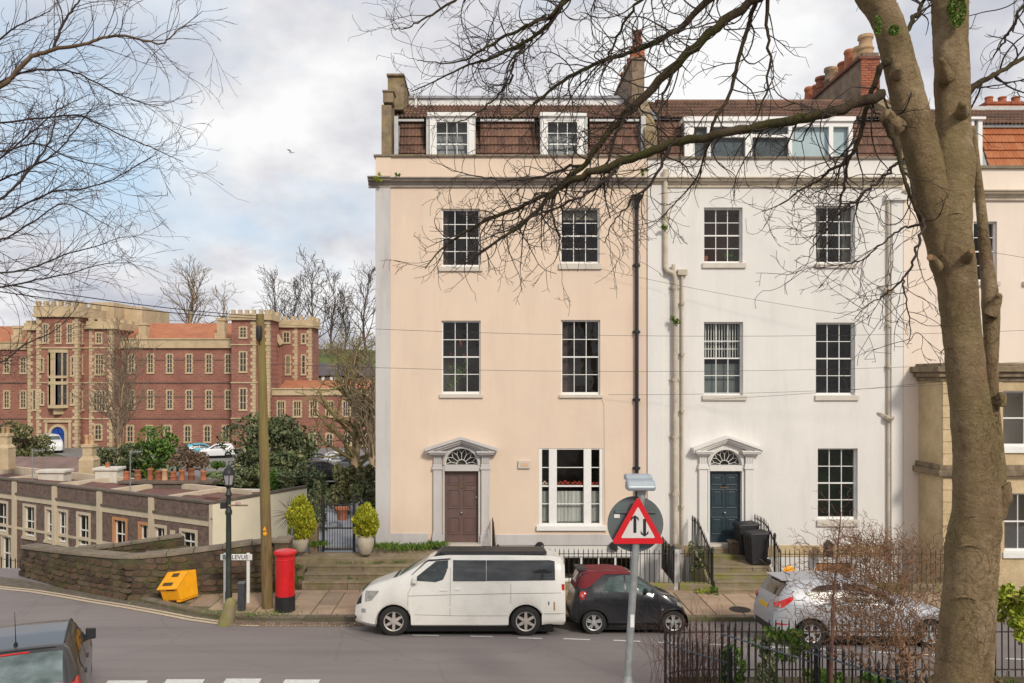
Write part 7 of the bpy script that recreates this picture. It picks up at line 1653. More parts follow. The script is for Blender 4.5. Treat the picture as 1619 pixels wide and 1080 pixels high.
    toppatch('windscreen', *S['ws'], S.get('wk', .93), S.get('wsm', m_winv))
    if S.get('rs'): toppatch('rear_window', *S['rs'], S.get('rk', .9), S.get('rsm', m_winb))
    # running gear
    for xw in W:
        for s in (-1, 1):
            h = hw(xw); yo = h - S.get('winset', .035)
            if lod:
                m = MB(); m.lathe((xw, s * (yo - .26), zc), [(.02, 0), (Ra + .03, 0)], 18, 0, 'y', False)
                a = [(xw + (Ra + .012) * math.cos(t), zc + (Ra + .012) * math.sin(t)) for t in [PI * (-.12 + 1.24 * i / 16) for i in range(17)]]
                for i in range(16): m.poly([(a[i][0], s * (yo - .26), a[i][1]), (a[i + 1][0], s * (yo - .26), a[i + 1][1]), (a[i + 1][0], s * (h - .02), a[i + 1][1]), (a[i][0], s * (h - .02), a[i][1])])
                m.build('wheel_arch', m_well, rt)
            m = MB(); tw_ = .20; y1 = yo; y0 = yo - tw_
            pr = [(wr * .66, 0), (wr * .93, .0), (wr * .985, .02), (wr, .05), (wr, tw_ - .05), (wr * .985, tw_ - .02), (wr * .93, tw_), (wr * .66, tw_)]
            m.lathe((xw, s * y0 if s > 0 else -y1, zc), pr, 28 if lod else 14, 0, 'y', False); wl = m.build('wheel', m_tyre, rt, 50)
            m = MB(); yf = s * (yo - .012)
            m.lathe((xw, s * (yo - .05), zc), [(.01, 0), (wr * .67, .0)], 24 if lod else 12, 0, 'y', False); bk = m.build('wheel_hub', m_well if lod else m_rim, wl)
            if lod:
                m = MB(); rr = wr * .67; ns = S.get('spokes', 5); ww = S.get('spw', .055)
                for i in range(24): a0, a1 = 2 * PI * i / 24, 2 * PI * (i + 1) / 24; m.poly([(xw + rr * math.cos(a0), yf, zc + rr * math.sin(a0)), (xw + rr * math.cos(a1), yf, zc + rr * math.sin(a1)), (xw + rr * .88 * math.cos(a1), yf - s * .012, zc + rr * .88 * math.sin(a1)), (xw + rr * .88 * math.cos(a0), yf - s * .012, zc + rr * .88 * math.sin(a0))][::-s])
                for i in range(ns):
                    for da in ((-.17, .17) if S.get('twin') else (0,)):
                        a = 2 * PI * i / ns + PI / 2; a2 = a + da; ax = Vector((math.cos(a2), 0, math.sin(a2))); p = Vector((xw, yf - s * .018, zc)); tn = Vector((-ax.z, 0, ax.x))
                        m.hexa([p + ax * .03 - tn * ww * .55 - Vector((0, s * .02, 0)), p + ax * rr * .93 - tn * ww * .4 - Vector((0, s * .01, 0)), p + ax * rr * .93 + tn * ww * .4 - Vector((0, s * .01, 0)), p + ax * .03 + tn * ww * .55 - Vector((0, s * .02, 0)), p + ax * .03 - tn * ww * .5 + Vector((0, s * .012, 0)), p + ax * rr * .93 - tn * ww * .35 + Vector((0, s * .012, 0)), p + ax * rr * .93 + tn * ww * .35 + Vector((0, s * .012, 0)), p + ax * .03 + tn * ww * .5 + Vector((0, s * .012, 0))])
                m.lathe((xw, yf - s * .03 if s > 0 else yf - .012, zc), [(.06, 0), (.06, .042)], 14, 0, 'y'); m.build('rim', S.get('rim', m_rim), wl, None, 0, True)
    m = MB(); m.box(-L2 + .3, L2 - .55, -hw(0) + .07, hw(0) - .07, .10, bot(0) + .12); m.build('underbody', m_well, rt)
    def mirror(x, z, mat, sx_=.14):
        for s in (-1, 1):
            y = sy(x, z); m = MB(); q = Vector((x, s * (y + .06), z + .03)); w2 = sx_ * .62; m.hexa([q + Vector((-w2 * .5, -s * .05, -w2 * .8)), q + Vector((w2 * .7, -s * .05, -w2 * .6)), q + Vector((w2 * .5, s * .09, -w2 * .5)), q + Vector((-w2 * .5, s * .10, -w2 * .7)), q + Vector((-w2 * .5, -s * .05, w2 * .8)), q + Vector((w2 * .5, -s * .05, w2 * .6)), q + Vector((w2 * .3, s * .09, w2 * .5)), q + Vector((-w2 * .5, s * .10, w2 * .7))]); m.bar((x, s * (y - .03), z - .02), (x, s * (y + .06), z + .01), .05, .03); m.build('door_mirror', mat, rt, None, .022, True)
    def plate(x, z, mat, w_=.26, h_=.055, nm='number_plate', y=0):
        m = MB(); m.box(x - .012, x + .012, y - w_, y + w_, z - h_, z + h_); return m.build(nm, mat, rt)
    if S.get('extra'): S['extra'](dict(rt=rt, sidepatch=sidepatch, toppatch=toppatch, gap=gap, mirror=mirror, plate=plate, sy=sy, top=top, sec=sec, L2=L2, hw=hw, body=body, tz=tz_))
    return rt
def handle(K, x, z, w_=.09, mat=None):
    for s in (-1, 1): m = MB(); y = K['sy'](x, z); m.box(x - w_, x + w_, s * y - .004 - .018, s * y + .004 + .018, z - .014, z + .014); m.build('door_handle', mat or m_van, K['rt'], None, .006)
# --- the white camper van
def vanx(K):
    K['gap']([(1.17, 1.0), (1.17, .22)]); K['gap']([(.215, 1.83), (.215, .22)]); K['gap']([(-1.16, 1.20), (-1.16, .75)]); K['gap']([(1.17, .93), (.2, .96), (-1.2, .99), (-2.3, 1.0)], .005)
    K['gap']([(1.17, .50), (0, .47), (-1.08, .47)], .004); K['gap']([(1.17, 1.0), (1.05, 1.22)])
    K['sidepatch']('headlamp', 1.84, 2.16, [(1.84, 1.02), (2.0, .82), (2.24, .76)], [(1.84, 1.05), (2.16, 1.03), (2.24, .95)], m_lampclear, .008)
    K['sidepatch']('grille', 2.25, 2.385, [(2.25, .74), (2.385, .68)], [(2.25, .95), (2.33, .82), (2.385, .70)], m_trim, .010, nx=5)
    K['sidepatch']('fog_lamp', 2.14, 2.24, [(2.14, .53), (2.24, .53)], [(2.14, .62), (2.24, .62)], m_rim, .008, nx=4)
    m = MB()
    for i in range(5): m.box(2.20 - i * .012, 2.30 - i * .014, -.5, .5, .80 + i * .055, .825 + i * .055)
    m.build('grille', m_trim, K['rt']); m = MB(); m.box(2.30, 2.405, -.55, .55, .50, .58); m.box(2.33, 2.402, -.6, .6, .36, .43); m.build('bumper_vent', m_trim, K['rt'])
    m = MB(); m.box(-2.40, -2.36, -.70, -.58, .95, 1.22); m.box(-2.40, -2.36, .58, .70, .95, 1.22); 
    for s in (-1, 1): y = K['sy'](-2.33, 1.1); m.box(-2.385, -2.32, s * (y - .02), s * (y + .006), 1.06, 1.20)
    m.build('tail_lamp', m_tail, K['rt'])
    K['mirror'](1.02, 1.27, m_van, .17); handle(K, .36, 1.06); handle(K, .06, 1.08, .05)
    m = MB(); m.prismx([(-.62, 1.875), (.62, 1.875), (.56, 1.945), (-.56, 1.945)], -2.0, .45); m.prism([(.45, 1.85), (.62, 1.82), (.45, 1.945)], -.6, .6); m.build('roof_rack', m_trim, K['rt'], None, .012, True)
    m = MB()
    for xx in (-1.98, .46): m.box(xx - .02, xx + .02, -.63, -.58, 1.86, 1.95)
    m.build('rack_bracket', m_rim, K['rt'])
    K['sidepatch']('bumper_cover', -2.36, -1.86, [(-2.36, .24), (-1.86, .26)], [(-2.36, .50), (-1.86, .50)], m_van, .02, nx=6); K['gap']([(-2.36, .515), (-1.84, .515)], .006)
    m_rust = plain('rust_stain', (.34, .20, .08), .8); K['sidepatch']('rust_patch', -2.16, -2.125, [(-2.2, .58), (-2.1, .60)], [(-2.2, .78), (-2.1, .80)], m_rust, .003, nx=3); K['sidepatch']('rust_patch', -2.03, -2.005, [(-2.2, .72), (-2, .72)], [(-2.2, .80), (-2, .80)], m_gap, .003, nx=2)
    K['sidepatch']('window_trim', .22, 1.1, [(.22, 1.77), (.75, 1.72), (1.1, 1.40)], [(.22, 1.80), (.75, 1.76), (1.1, 1.42)], m_trim, .008)
    m = MB(); m.tube([(1.22, -.45, 1.42), (1.36, 0, 1.385), (1.3, .3, 1.40)], .012, 5); m.build('wiper', m_trim, K['rt'])
    K['toppatch']('bonnet_vent', 1.44, 1.54, .85, m_trim, .004, 2, 6)
VAN = dict(L=4.8, paint=m_van, top=[(-2.4, 1.60), (-2.37, 1.79), (-2.28, 1.84), (-2.1, 1.87), (-1, 1.885), (.3, 1.885), (.6, 1.85), (.72, 1.79), (1.42, 1.36), (1.6, 1.30), (1.9, 1.20), (2.12, 1.11), (2.24, 1.02), (2.32, .88), (2.38, .72), (2.4, .62)],
    belt=[(-2.4, 1.22), (1.0, 1.22), (1.4, 1.20), (1.8, 1.08), (2.1, .98), (2.3, .72), (2.4, .55)], hw=[(-2.4, .78), (-2.3, .845), (-1.5, .86), (1.5, .86), (1.9, .83), (2.2, .74), (2.36, .62), (2.4, .56)], rw=[(-2.4, .70), (0, .735), (.7, .70), (1.3, .72), (1.7, .72), (2.2, .62), (2.4, .5)],
    bot=[(-2.4, .26), (-2, .24), (-1, .19), (1, .19), (2, .2), (2.4, .28)], wheels=(1.49, -1.50), wr=.345, ra=.395, spokes=6, spw=.075, rim=m_rimdusty, ws=(.78, 1.40), wk=.92,
    side=[(-.60, 1.0 if False else .155, [(-.6, 1.27), (.155, 1.27)], [(-.6, 1.755), (.155, 1.76)], m_winb), (-2.17, -.61, [(-2.17, 1.29), (-.61, 1.275)], [(-2.17, 1.73), (-2.1, 1.755), (-.61, 1.755)], m_winb), (.27, 1.06, [(.27, 1.58), (.37, 1.31), (.55, 1.25), (1.06, 1.285)], [(.27, 1.755), (.55, 1.73), (1.06, 1.31)], carwin('van_front_window', (.035, .045, .045)))], extra=vanx)
SLOPE = math.atan(.19 / 1.4)
def park(px_, py_, hw_): g = G(px_, py_); return Vector((g.x, g.y + hw_ - .07, zroad(g.y) - .0 )), g
def parked(fnm, label, cat, px_, py_, S, rz, sc=1.0, xoff=0, roll=6.0):
    g = G(px_, py_); hw_ = .82 * sc; rl = R(roll); loc = Vector((g.x + xoff, g.y + hw_ * math.cos(rl), g.z - hw_ * math.sin(rl) + .0)); o = car(fnm, label, cat, loc, rz, S, -rl, None, 1, sc); o.scale = (sc, sc, sc * .95); return o
parked('camper_van', 'white camper van with dark side glass and black roof rack parked below the brown door', 'van', 726.5, 1005.5, VAN, PI, .985)
# --- the small black convertible
def smx(K):
    K['toppatch']('soft_top', -.98, .02, 1.0, m_cloth, .007, 10, 10); K['toppatch']('soft_top_rear', -1.235, -.98, 1.0, m_cloth, .008, 8, 8)
    K['sidepatch']('soft_top_side', -1.23, .06, [(-1.23, 1.04), (-.95, 1.09), (-.8, 1.22), (-.58, 1.385), (.06, 1.40)], [(-1.23, 1.06), (-1.05, 1.42), (-.9, 1.46), (-.3, 1.47), (.06, 1.43)], m_cloth, .009, nx=20)
    K['toppatch']('soft_top_window', -1.20, -1.11, .55, m_winb, .016, 4, 6)
    m = MB(); m.prismx([(-.45, 1.455), (.45, 1.455), (.42, 1.50), (-.42, 1.50)], -1.17, -.95); m.build('spoiler', m_trim, K['rt'], None, .015)
    K['gap']([(-.68, 1.02), (-.66, .80), (-.42, .36), (-.2, .24), (.60, .24)], .005); K['gap']([(.60, .95), (.66, .75), (.62, .26)]); K['gap']([(-.6, .62), (.5, .56)], .003)
    for s in (-1, 1):
        y = K['sy'](-1.05, .9); m = MB(); m.lathe((-1.07, s * (y - .035) if s > 0 else -y, .90), [(.0, -.004), (.085, 0), (.105, .02), (.085, .035), (0, .04)], 16, 0, 'y', False); o = m.build('tail_lamp', m_tail, K['rt'], 60); 
    K['sidepatch']('tail_lamp_ring', -1.13, -1.085, [(-1.13, .88), (-1.085, .86)], [(-1.13, .93), (-1.085, .94)], m_lampclear, .035, nx=3)
    K['sidepatch']('headlamp', 1.06, 1.25, [(1.06, .68), (1.25, .58)], [(1.06, .76), (1.25, .68)], m_lampclear, .008, nx=6); K['sidepatch']('side_repeater', .70, .745, [(.7, .575), (.75, .575)], [(.7, .605), (.75, .605)], m_lampclear, .006, nx=2)
    for xw in (-.845, .975):
        for s in (-1, 1):
            m = MB(); pts = [(xw + .335 * math.cos(t), .26 + .335 * math.sin(t)) for t in [PI * (.0 + i / 14) for i in range(15)]]; m.tube([(x, s * (K['sy'](x, z + .03) - .008), z) for x, z in pts], .022, 6); m.build('arch_trim', m_trim, K['rt'], 60)
    K['mirror'](.36, 1.0, m_trim, .13); m = MB(); m.box(-1.355, -1.25, -.6, .6, .32, .52); m.build('rear_bumper', m_trim, K['rt'], None, .03); K['sidepatch']('sill_trim', -.5, .62, [(-.5, .20), (.62, .20)], [(-.5, .27), (.62, .25)], m_trim, .012)
    K['sidepatch']('rear_quarter_trim', -1.32, -1.20, [(-1.32, .36), (-1.2, .36)], [(-1.32, .70), (-1.2, .78)], m_trim, .006, nx=4)
SMART = dict(L=2.7, paint=m_smart, sm=.04, top=[(-1.35, .55), (-1.30, .78), (-1.24, 1.0), (-1.18, 1.22), (-1.10, 1.43), (-.95, 1.475), (-.4, 1.495), (0, 1.45), (.15, 1.39), (.42, 1.20), (.70, .985), (.9, .91), (1.1, .82), (1.24, .69), (1.31, .52), (1.35, .42)],
    belt=[(-1.35, .5), (-1.25, .95), (-1.0, 1.02), (-.5, 1.0), (.5, .96), (.8, .90), (1.1, .72), (1.3, .45), (1.35, .38)], hw=[(-1.35, .62), (-1.2, .75), (-.9, .82), (1.0, .82), (1.2, .72), (1.31, .6), (1.35, .52)], rw=[(-1.35, .55), (-1.1, .58), (-.5, .60), (0, .60), (.6, .62), (.9, .64), (1.2, .55), (1.35, .45)],
    bot=[(-1.35, .3), (-1.2, .22), (-.4, .19), (.6, .19), (1.2, .2), (1.35, .26)], wheels=(-.845, .975), wr=.28, ra=.325, spokes=5, spw=.045, twin=True, rim=m_rim, ws=(.17, .66), wk=.93, winset=.03,
    side=[(-.63, -.13, [(-.63, 1.02), (-.13, .985)], [(-.63, 1.04), (-.47, 1.32), (-.13, 1.37)], m_wing), (-.09, .50, [(-.09, .985), (.40, .97), (.50, 1.05)], [(-.09, 1.37), (.13, 1.345), (.50, 1.07)], m_wing)], extra=smx)
parked('small_car', 'tiny black two seat convertible with dark red soft top parked behind the van', 'car', 998.5, 1003.5, SMART, 0, .985)
# --- silver hatchback
def fix(K):
    K['sidepatch']('tail_lamp', -1.93, -1.58, [(-1.93, .84), (-1.8, .86), (-1.58, 1.04)], [(-1.93, .94), (-1.78, 1.03), (-1.6, 1.12), (-1.58, 1.10)], m_tail, .009, nx=10); K['sidepatch']('reversing_lamp', -1.945, -1.84, [(-1.945, .85), (-1.84, .86)], [(-1.945, .92), (-1.84, .95)], m_lampclear, .012, nx=4)
    for s in (-1, 1): m = MB(); m.hexa([(-1.93, s * .50, .86), (-1.93, s * .74, .88), (-1.84, s * .74, .88), (-1.84, s * .50, .86), (-1.88, s * .60, .98), (-1.86, s * .73, 1.0), (-1.8, s * .73, 1.0), (-1.8, s * .6, .98)]); m.build('tail_lamp', m_tail, K['rt'], None, .012, True)
    K['plate'](-1.955, .80, m_plateyel)
    m = MB(); m.box(-1.99, -1.9, -.55, .55, .26, .42); m.build('diffuser', m_trim, K['rt'], None, .02)
    K['sidepatch']('reflector', -1.93, -1.72, [(-1.93, .475), (-1.72, .48)], [(-1.93, .515), (-1.72, .50)], m_tail, .007, nx=4); K['gap']([(-1.56, 1.0), (-1.55, .72), (-1.5, .55)]); K['gap']([(-.55, 1.0), (-.5, .55), (-.52, .25)]); K['gap']([(.72, .95), (.70, .25)]); K['gap']([(-1.9, .93), (-.8, .90), (.7, .85), (1.2, .80)], .003)
    m = MB(); m.prismx([(-.52, 1.425), (.52, 1.425), (.48, 1.455), (-.48, 1.455)], -1.74, -1.45); m.build('spoiler', m_silver, K['rt'], None, .012); K['mirror'](.55, 1.0, m_silver, .14); handle(K, -.35, .86, .08, m_silver)
    m = MB(); m.tube([(-1.76, .1, 1.12), (-1.79, -.2, 1.06)], .010, 5); m.build('wiper', m_trim, K['rt']); m = MB(); m.tube([(-1.35, 0, 1.47), (-1.6, 0, 1.60)], [.012, .004], 6); m.build('aerial', m_trim, K['rt'])
    K['sidepatch']('sill_trim', -.85, .9, [(-.85, .18), (.9, .18)], [(-.85, .24), (.9, .24)], m_trim, .008); K['sidepatch']('chrome_strip', -1.18, .55, [(-1.18, .985), (.55, .945)], [(-1.18, .995), (.55, .957)], m_rim, .009)
m_winf = carwin('hatchback_window', (.03, .03, .032), .18, .3)
FIE = dict(L=3.95, paint=m_silver, top=[(-1.975, .60), (-1.955, .80), (-1.90, .98), (-1.80, 1.13), (-1.66, 1.38), (-1.5, 1.45), (-.9, 1.495), (-.3, 1.485), (.15, 1.41), (.85, 1.02), (1.1, .96), (1.5, .87), (1.8, .73), (1.93, .56), (1.975, .45)],
    belt=[(-1.975, .55), (-1.9, .9), (-1.7, 1.06), (-1.2, 1.0), (.6, .93), (.9, .92), (1.4, .80), (1.8, .62), (1.975, .4)], hw=[(-1.975, .66), (-1.9, .75), (-1.6, .82), (-1.2, .85), (1.2, .85), (1.6, .80), (1.9, .66), (1.975, .55)], rw=[(-1.975, .60), (-1.7, .60), (-1.2, .62), (0, .63), (.7, .66), (1.2, .68), (1.8, .58), (1.975, .45)],
    bot=[(-1.975, .28), (-1.6, .24), (-.8, .19), (.8, .19), (1.6, .2), (1.975, .26)], wheels=(-1.22, 1.27), wr=.305, ra=.35, spokes=5, twin=True, spw=.04, ws=(.22, .82), rs=(-1.83, -1.62), rk=.98,
    side=[(-1.30, -.52, [(-1.30, 1.17), (-1.12, 1.02), (-.52, .99)], [(-1.30, 1.19), (-1.0, 1.34), (-.52, 1.39)], m_winf), (-.48, .62, [(-.48, .99), (.62, .96)], [(-.48, 1.395), (.0, 1.36), (.62, 1.01)], m_winf)], extra=fix)
parked('hatchback_car', 'silver hatchback with a large red tail lamp parked beyond the corkscrew shrub', 'car', 1378, 1024, FIE, R(-1.5), 1.0, 0, 5).scale = (.98, 1, .92)
# --- dark car, bottom left, seen from behind
def dkx(K):
    K['sidepatch']('tail_lamp', -1.92, -1.66, [(-1.92, .72), (-1.66, .80)], [(-1.92, 1.02), (-1.72, 1.12), (-1.66, 1.10)], m_tail, .010, nx=8)
    m = MB()
    for s in (-1, 1): m.hexa([(-1.975, s * .55, .74), (-1.94, s * .76, .76), (-1.84, s * .76, .76), (-1.84, s * .55, .74), (-1.90, s * .58, 1.04), (-1.87, s * .745, 1.08), (-1.8, s * .74, 1.08), (-1.8, s * .58, 1.04)]); m.build('tail_lamp', m_tail, K['rt'], None, .015, True); m = MB()
    pass; K['mirror'](.55, 1.06, m_trim, .20)
    m = MB(); m.tube([(-1.35, 0, 1.50), (-1.37, 0, 1.56)], [.035, .02], 8); m.tube([(-1.36, 0, 1.55), (-1.50, 0, 2.0)], [.007, .003], 5); m.build('aerial', m_trim, K['rt'], 50)
    m = MB(); m.tube([(-1.875, .30, 1.03), (-1.88, -.05, 1.06), (-1.86, -.4, 1.09)], .012, 5); m.build('wiper', m_trim, K['rt']); handle(K, -.2, .95, .08, m_trim); handle(K, -1.0, .96, .08, m_trim)
    K['toppatch']('roof_seam', -1.56, -1.54, 1.0, m_gap, .004, 1, 8); K['toppatch']('high_brake_lamp', -1.625, -1.600, .28, m_tail, .010, 1, 4)
    m = MB()
    for s in (-1, 1): m.tube([(x, s * (K['sec'](x)[8][0] + .01), K['sec'](x)[8][1] + .012) for x in (-1.45, -1, -.5, 0, .3)], .014, 5)
    m.build('roof_channel', m_trim, K['rt'])
DRK = dict(FIE); DRK.update(paint=m_grey, extra=dkx, top=[(-1.975, .70), (-1.955, .92), (-1.90, 1.05), (-1.82, 1.18), (-1.66, 1.45), (-1.5, 1.515), (-.9, 1.55), (-.2, 1.53), (.2, 1.44), (.85, 1.06), (1.1, 1.0), (1.5, .9), (1.8, .75), (1.975, .5)], rw=[(-1.975, .66), (-1.7, .64), (-1.2, .64), (0, .64), (.7, .66), (1.2, .68), (1.8, .58), (1.975, .45)], rs=(-1.86, -1.63), rk=.90, rsm=carwin('dark_car_rear_window', (.13, .17, .17), .10, .5), spokes=7)
c = Vector((PX(6, 11.2), 11.75, zroad(11.7) - .07)); car('hatchback_car', 'dark grey hatchback seen from behind at the lower left corner', 'car', c, R(90 + 20), DRK, 0, None, 1, 1.0).rotation_euler = (0, R(2), R(115))
# --- cars round the school
FARC = dict(FIE); FARC['extra'] = lambda K: (K['sidepatch']('tail_lamp', -1.9, -1.7, [(-1.9, .8), (-1.7, .85)], [(-1.9, .95), (-1.7, .98)], m_tail, .01, nx=2), K['sidepatch']('headlamp', 1.6, 1.85, [(1.6, .66), (1.85, .6)], [(1.6, .78), (1.85, .7)], m_lampclear, .01, nx=2))
def farcar(label, px_, py_, D, rz, paint, S=FARC, nm='parked_car', cat='car', sc=1.0):
    q = dict(S); q['paint'] = paint; D = (H + 2.47) * F / (py_ - CY); p = P(px_, py_, D); return car(nm, label, cat, p, rz, q, 0, 'cars parked round the school' if cat == 'car' else None, 0, sc)
farcar('turquoise car parked before the school wall', 322, 722, 80, R(25), m_farblue); farcar('white car parked beside the turquoise car', 341, 723, 80, R(200), m_farwhite)
farcar('grey car leftmost of those in the car park behind the gate', 507, 739, 74, R(15), m_fargrey); farcar('pale silver car second from left in the car park behind the gate', 524, 738, 74, R(160), m_farwhite)
farcar('white car third in the car park behind the gate, partly behind stems', 541, 742, 72, R(20), m_farwhite); farcar('silver car in the car park nearest the cream house corner', 556, 746, 70, R(150), m_fargrey)
farcar('dark four wheel drive car standing in front of the silver cars', 518, 757, 60, R(8), m_fardark, FARC, 'parked_car', 'car', 1.05)
q = dict(VAN); q['extra'] = lambda K: K['sidepatch']('headlamp', 1.9, 2.15, [(1.9, .85), (2.15, .85)], [(1.9, 1.0), (2.15, 1.0)], m_lampclear, .01, nx=2); farcar('white van parked by the blue arched school door', 81, 714, 88, R(-50), m_farwhite, q, 'parked_van', 'van', 1.05)
# gull
rt = empty('gull', 'tiny pale gull gliding in the grey cloud', 'bird', P(460, 241, 60)); c = P(460, 241, 60); m = MB(); m.tube([c + Vector((-.2, 0, -.02)), c, c + Vector((.2, 0, .02)), c + Vector((.3, 0, .02))], [.01, .06, .05, .01], 6); m.build('body', m_plate, rt, 60); m = MB(); m.poly([c + Vector((-.06, 0, .03)), c + Vector((.08, 0, .03)), c + Vector((-.05, -.25, .16)), c + Vector((-.22, -.45, .12))]); m.poly([c + Vector((-.06, 0, .03)), c + Vector((.08, 0, .03)), c + Vector((-.05, .25, .16)), c + Vector((-.22, .45, .12))]); m.build('wings', m_plate, rt)
# ------------------------------------------------------------------ the big bare tree in the foreground
def ctl(L): return [(P(x, y, D), r * D / F / math.sqrt(1 + ((x - CX) / F) ** 2)) for x, y, D, r in L]      # widths read off a flat picture stretch away from its centre
bt = empty('bare_tree', 'big bare tree in the right foreground with twin stems and mossy limbs over the houses', 'tree', (PX(1520, 8.3), 8.3, zroad(8.3)))
trunk = ctl([(1516, 1260, 8.3, 60), (1520, 1150, 8.3, 52), (1524, 1060, 8.3, 47), (1532, 960, 8.3, 45), (1537, 870, 8.3, 44), (1544, 790, 8.3, 40), (1541, 700, 8.3, 36), (1528, 600, 8.3, 33), (1518, 500, 8.3, 32), (1508, 400, 8.3, 33.5), (1501, 330, 8.3, 36), (1506, 260, 8.32, 36), (1507, 215, 8.35, 30), (1506, 130, 8.4, 29), (1503, 60, 8.45, 29), (1501, 0, 8.5, 30), (1500, -90, 8.6, 28), (1508, -200, 8.7, 24)])
c = crm(trunk, 5); rg = random.Random(77)
def lumpy(name, c, k, mat, parent, amp=.035, seed=1):
    from mathutils import noise as mn
    m = MB(); m.tube([p for p, _ in c], [r for _, r in c], k)
    cen = [p for p, _ in c]
    for i in range(len(c)):
        for j in range(k):
            q = Vector(m.v[i * k + j]); o = cen[i]; n_ = mn.fractal(q * 2.6 + Vector((seed, 0, 0)), .6, 2.1, 5) + .35 * mn.noise(Vector((q.x * 3, q.y * 3, q.z * 7 + seed))) + .45 * mn.fractal(q * 13 + Vector((seed, 3, 0)), .7, 2.1, 4); m.v[i * k + j] = tuple(o + (q - o) * (1 + amp * n_ * 1.4))
    return m.build(name, mat, parent, 180)
lumpy('trunk', crm(trunk, 22), 64, m_bark, bt)
limb = ctl([(1520, 560, 8.42, 20), (1508, 470, 8.38, 24), (1492, 390, 8.33, 28), (1478, 330, 8.3, 30), (1465, 270, 8.3, 30), (1452, 215, 8.3, 28.5), (1440, 170, 8.3, 28), (1429, 130, 8.3, 27.5), (1413, 65, 8.3, 26), (1398, 25, 8.3, 25), (1372, -15, 8.35, 24), (1330, -70, 8.5, 20), (1250, -160, 8.9, 15)])
o = lumpy('limb', crm(limb, 18), 52, m_bark, bt, .04, 5); o['label'] = 'thick left stem leaning out from the fork'
o = lumpy('limb', crm(ctl([(1580, 800, 8.5, 14), (1580, 730, 8.55, 10), (1570, 640, 8.6, 11), (1567, 560, 8.6, 12.5), (1566, 480, 8.65, 15), (1560, 420, 8.65, 11), (1553, 350, 8.7, 9), (1545, 270, 8.7, 7), (1538, 200, 8.75, 5)]), 6), 16, m_bark, bt, .07, 9); o['label'] = 'slim straight stem rising behind the trunk'
# burrs, stubs and branch scars
def knob(pts, k=20, mat=m_bark): return lumpy('knot', crm(ctl([(a, b, c, d * .8) for a, b, c, d in pts]), 7), k, mat, bt, .20, pts[0][0])
knob([(1566, 812, 8.3, 26), (1582, 792, 8.25, 20), (1592, 772, 8.2, 11), (1596, 762, 8.2, 4)]); knob([(1482, 425, 8.2, 15), (1474, 410, 8.05, 10), (1471, 407, 8.0, 8)]); knob([(1526, 415, 8.2, 16), (1534, 402, 8.02, 10), (1536, 398, 7.98, 6)]); knob([(1566, 500, 8.55, 17), (1577, 475, 8.5, 13), (1580, 466, 8.45, 7)])
knob([(1417, 200, 8.25, 22), (1405, 186, 8.1, 17), (1400, 183, 8.05, 13)]); knob([(1520, 180, 8.2, 18), (1522, 167, 8.05, 12), (1523, 162, 8.0, 8)]); knob([(1497, 125, 8.25, 16), (1490, 100, 8.1, 9), (1487, 94, 8.05, 7)]); knob([(1417, 118, 8.2, 16), (1420, 104, 8.05, 9)]); knob([(1580, 640, 8.5, 13), (1584, 622, 8.45, 8)])
cutm = plain('cut_wood', (.24, .13, .07), .9)
for (x, y, D, r) in ((1471, 406.5, 7.98, 4.8), (1537, 397.5, 7.96, 3.5)): m = MB(); m.lathe(P(x, y, D), [(.001, 0), (r * D / F, .004)], 12, 0, 'y', False); m.build('cut_end', cutm, bt)
for (x, y, r, dy, w_) in ((1500, 560, 24, 15, .020), (1490, 415, 13, 18, .014), (1527, 730, 26, 6, .012), (1512, 340, 22, 5, .010), (1520, 650, 20, 4, .010), (1530, 868, 34, 9, .020), (1522, 950, 34, 10, .02), (1538, 820, 28, 6, .012)):
    pts = []; r *= .62; w_ *= .6; dy *= .7
    for i in range(9):
        u = -1 + i / 4; xx = x + u * r; yy = y - dy * (1 - u * u)
        # lie on the front of the trunk or limb
        ax = min((trunk if x > 1450 or y > 300 else limb), key=lambda q: abs((H + (CY - yy) * q[0].y / F) - q[0].z)); ccx = ax[0].x; rr = ax[1]; D = ax[0].y
        for _ in range(3):
            X = PX(xx, D); dx = max(-.97, min(.97, (X - ccx) / rr)); D = ax[0].y - rr * math.sqrt(1 - dx * dx) * 1.0
        pts.append(P(xx, yy, D))
    m = MB(); m.tube(pts, [w_ * (.25 + .75 * (1 - abs(-1 + i / 4))) for i in range(9)], 6); m.build('bark_ridge', m_bark, bt, 180)
# moss cushions
mm = MB()
for (x, y, D, a, b, n) in ((1513, 12, 8.2, 15, 32, 1300), (1413, 48, 8.08, 9, 9, 260), (1388, 40, 8.1, 5, 16, 200)): leaves(mm, P(x, y, D), (a * D / F, .03, b * D / F), n, .012, rg, 0, .7)
mm.build('moss', m_weed, bt)
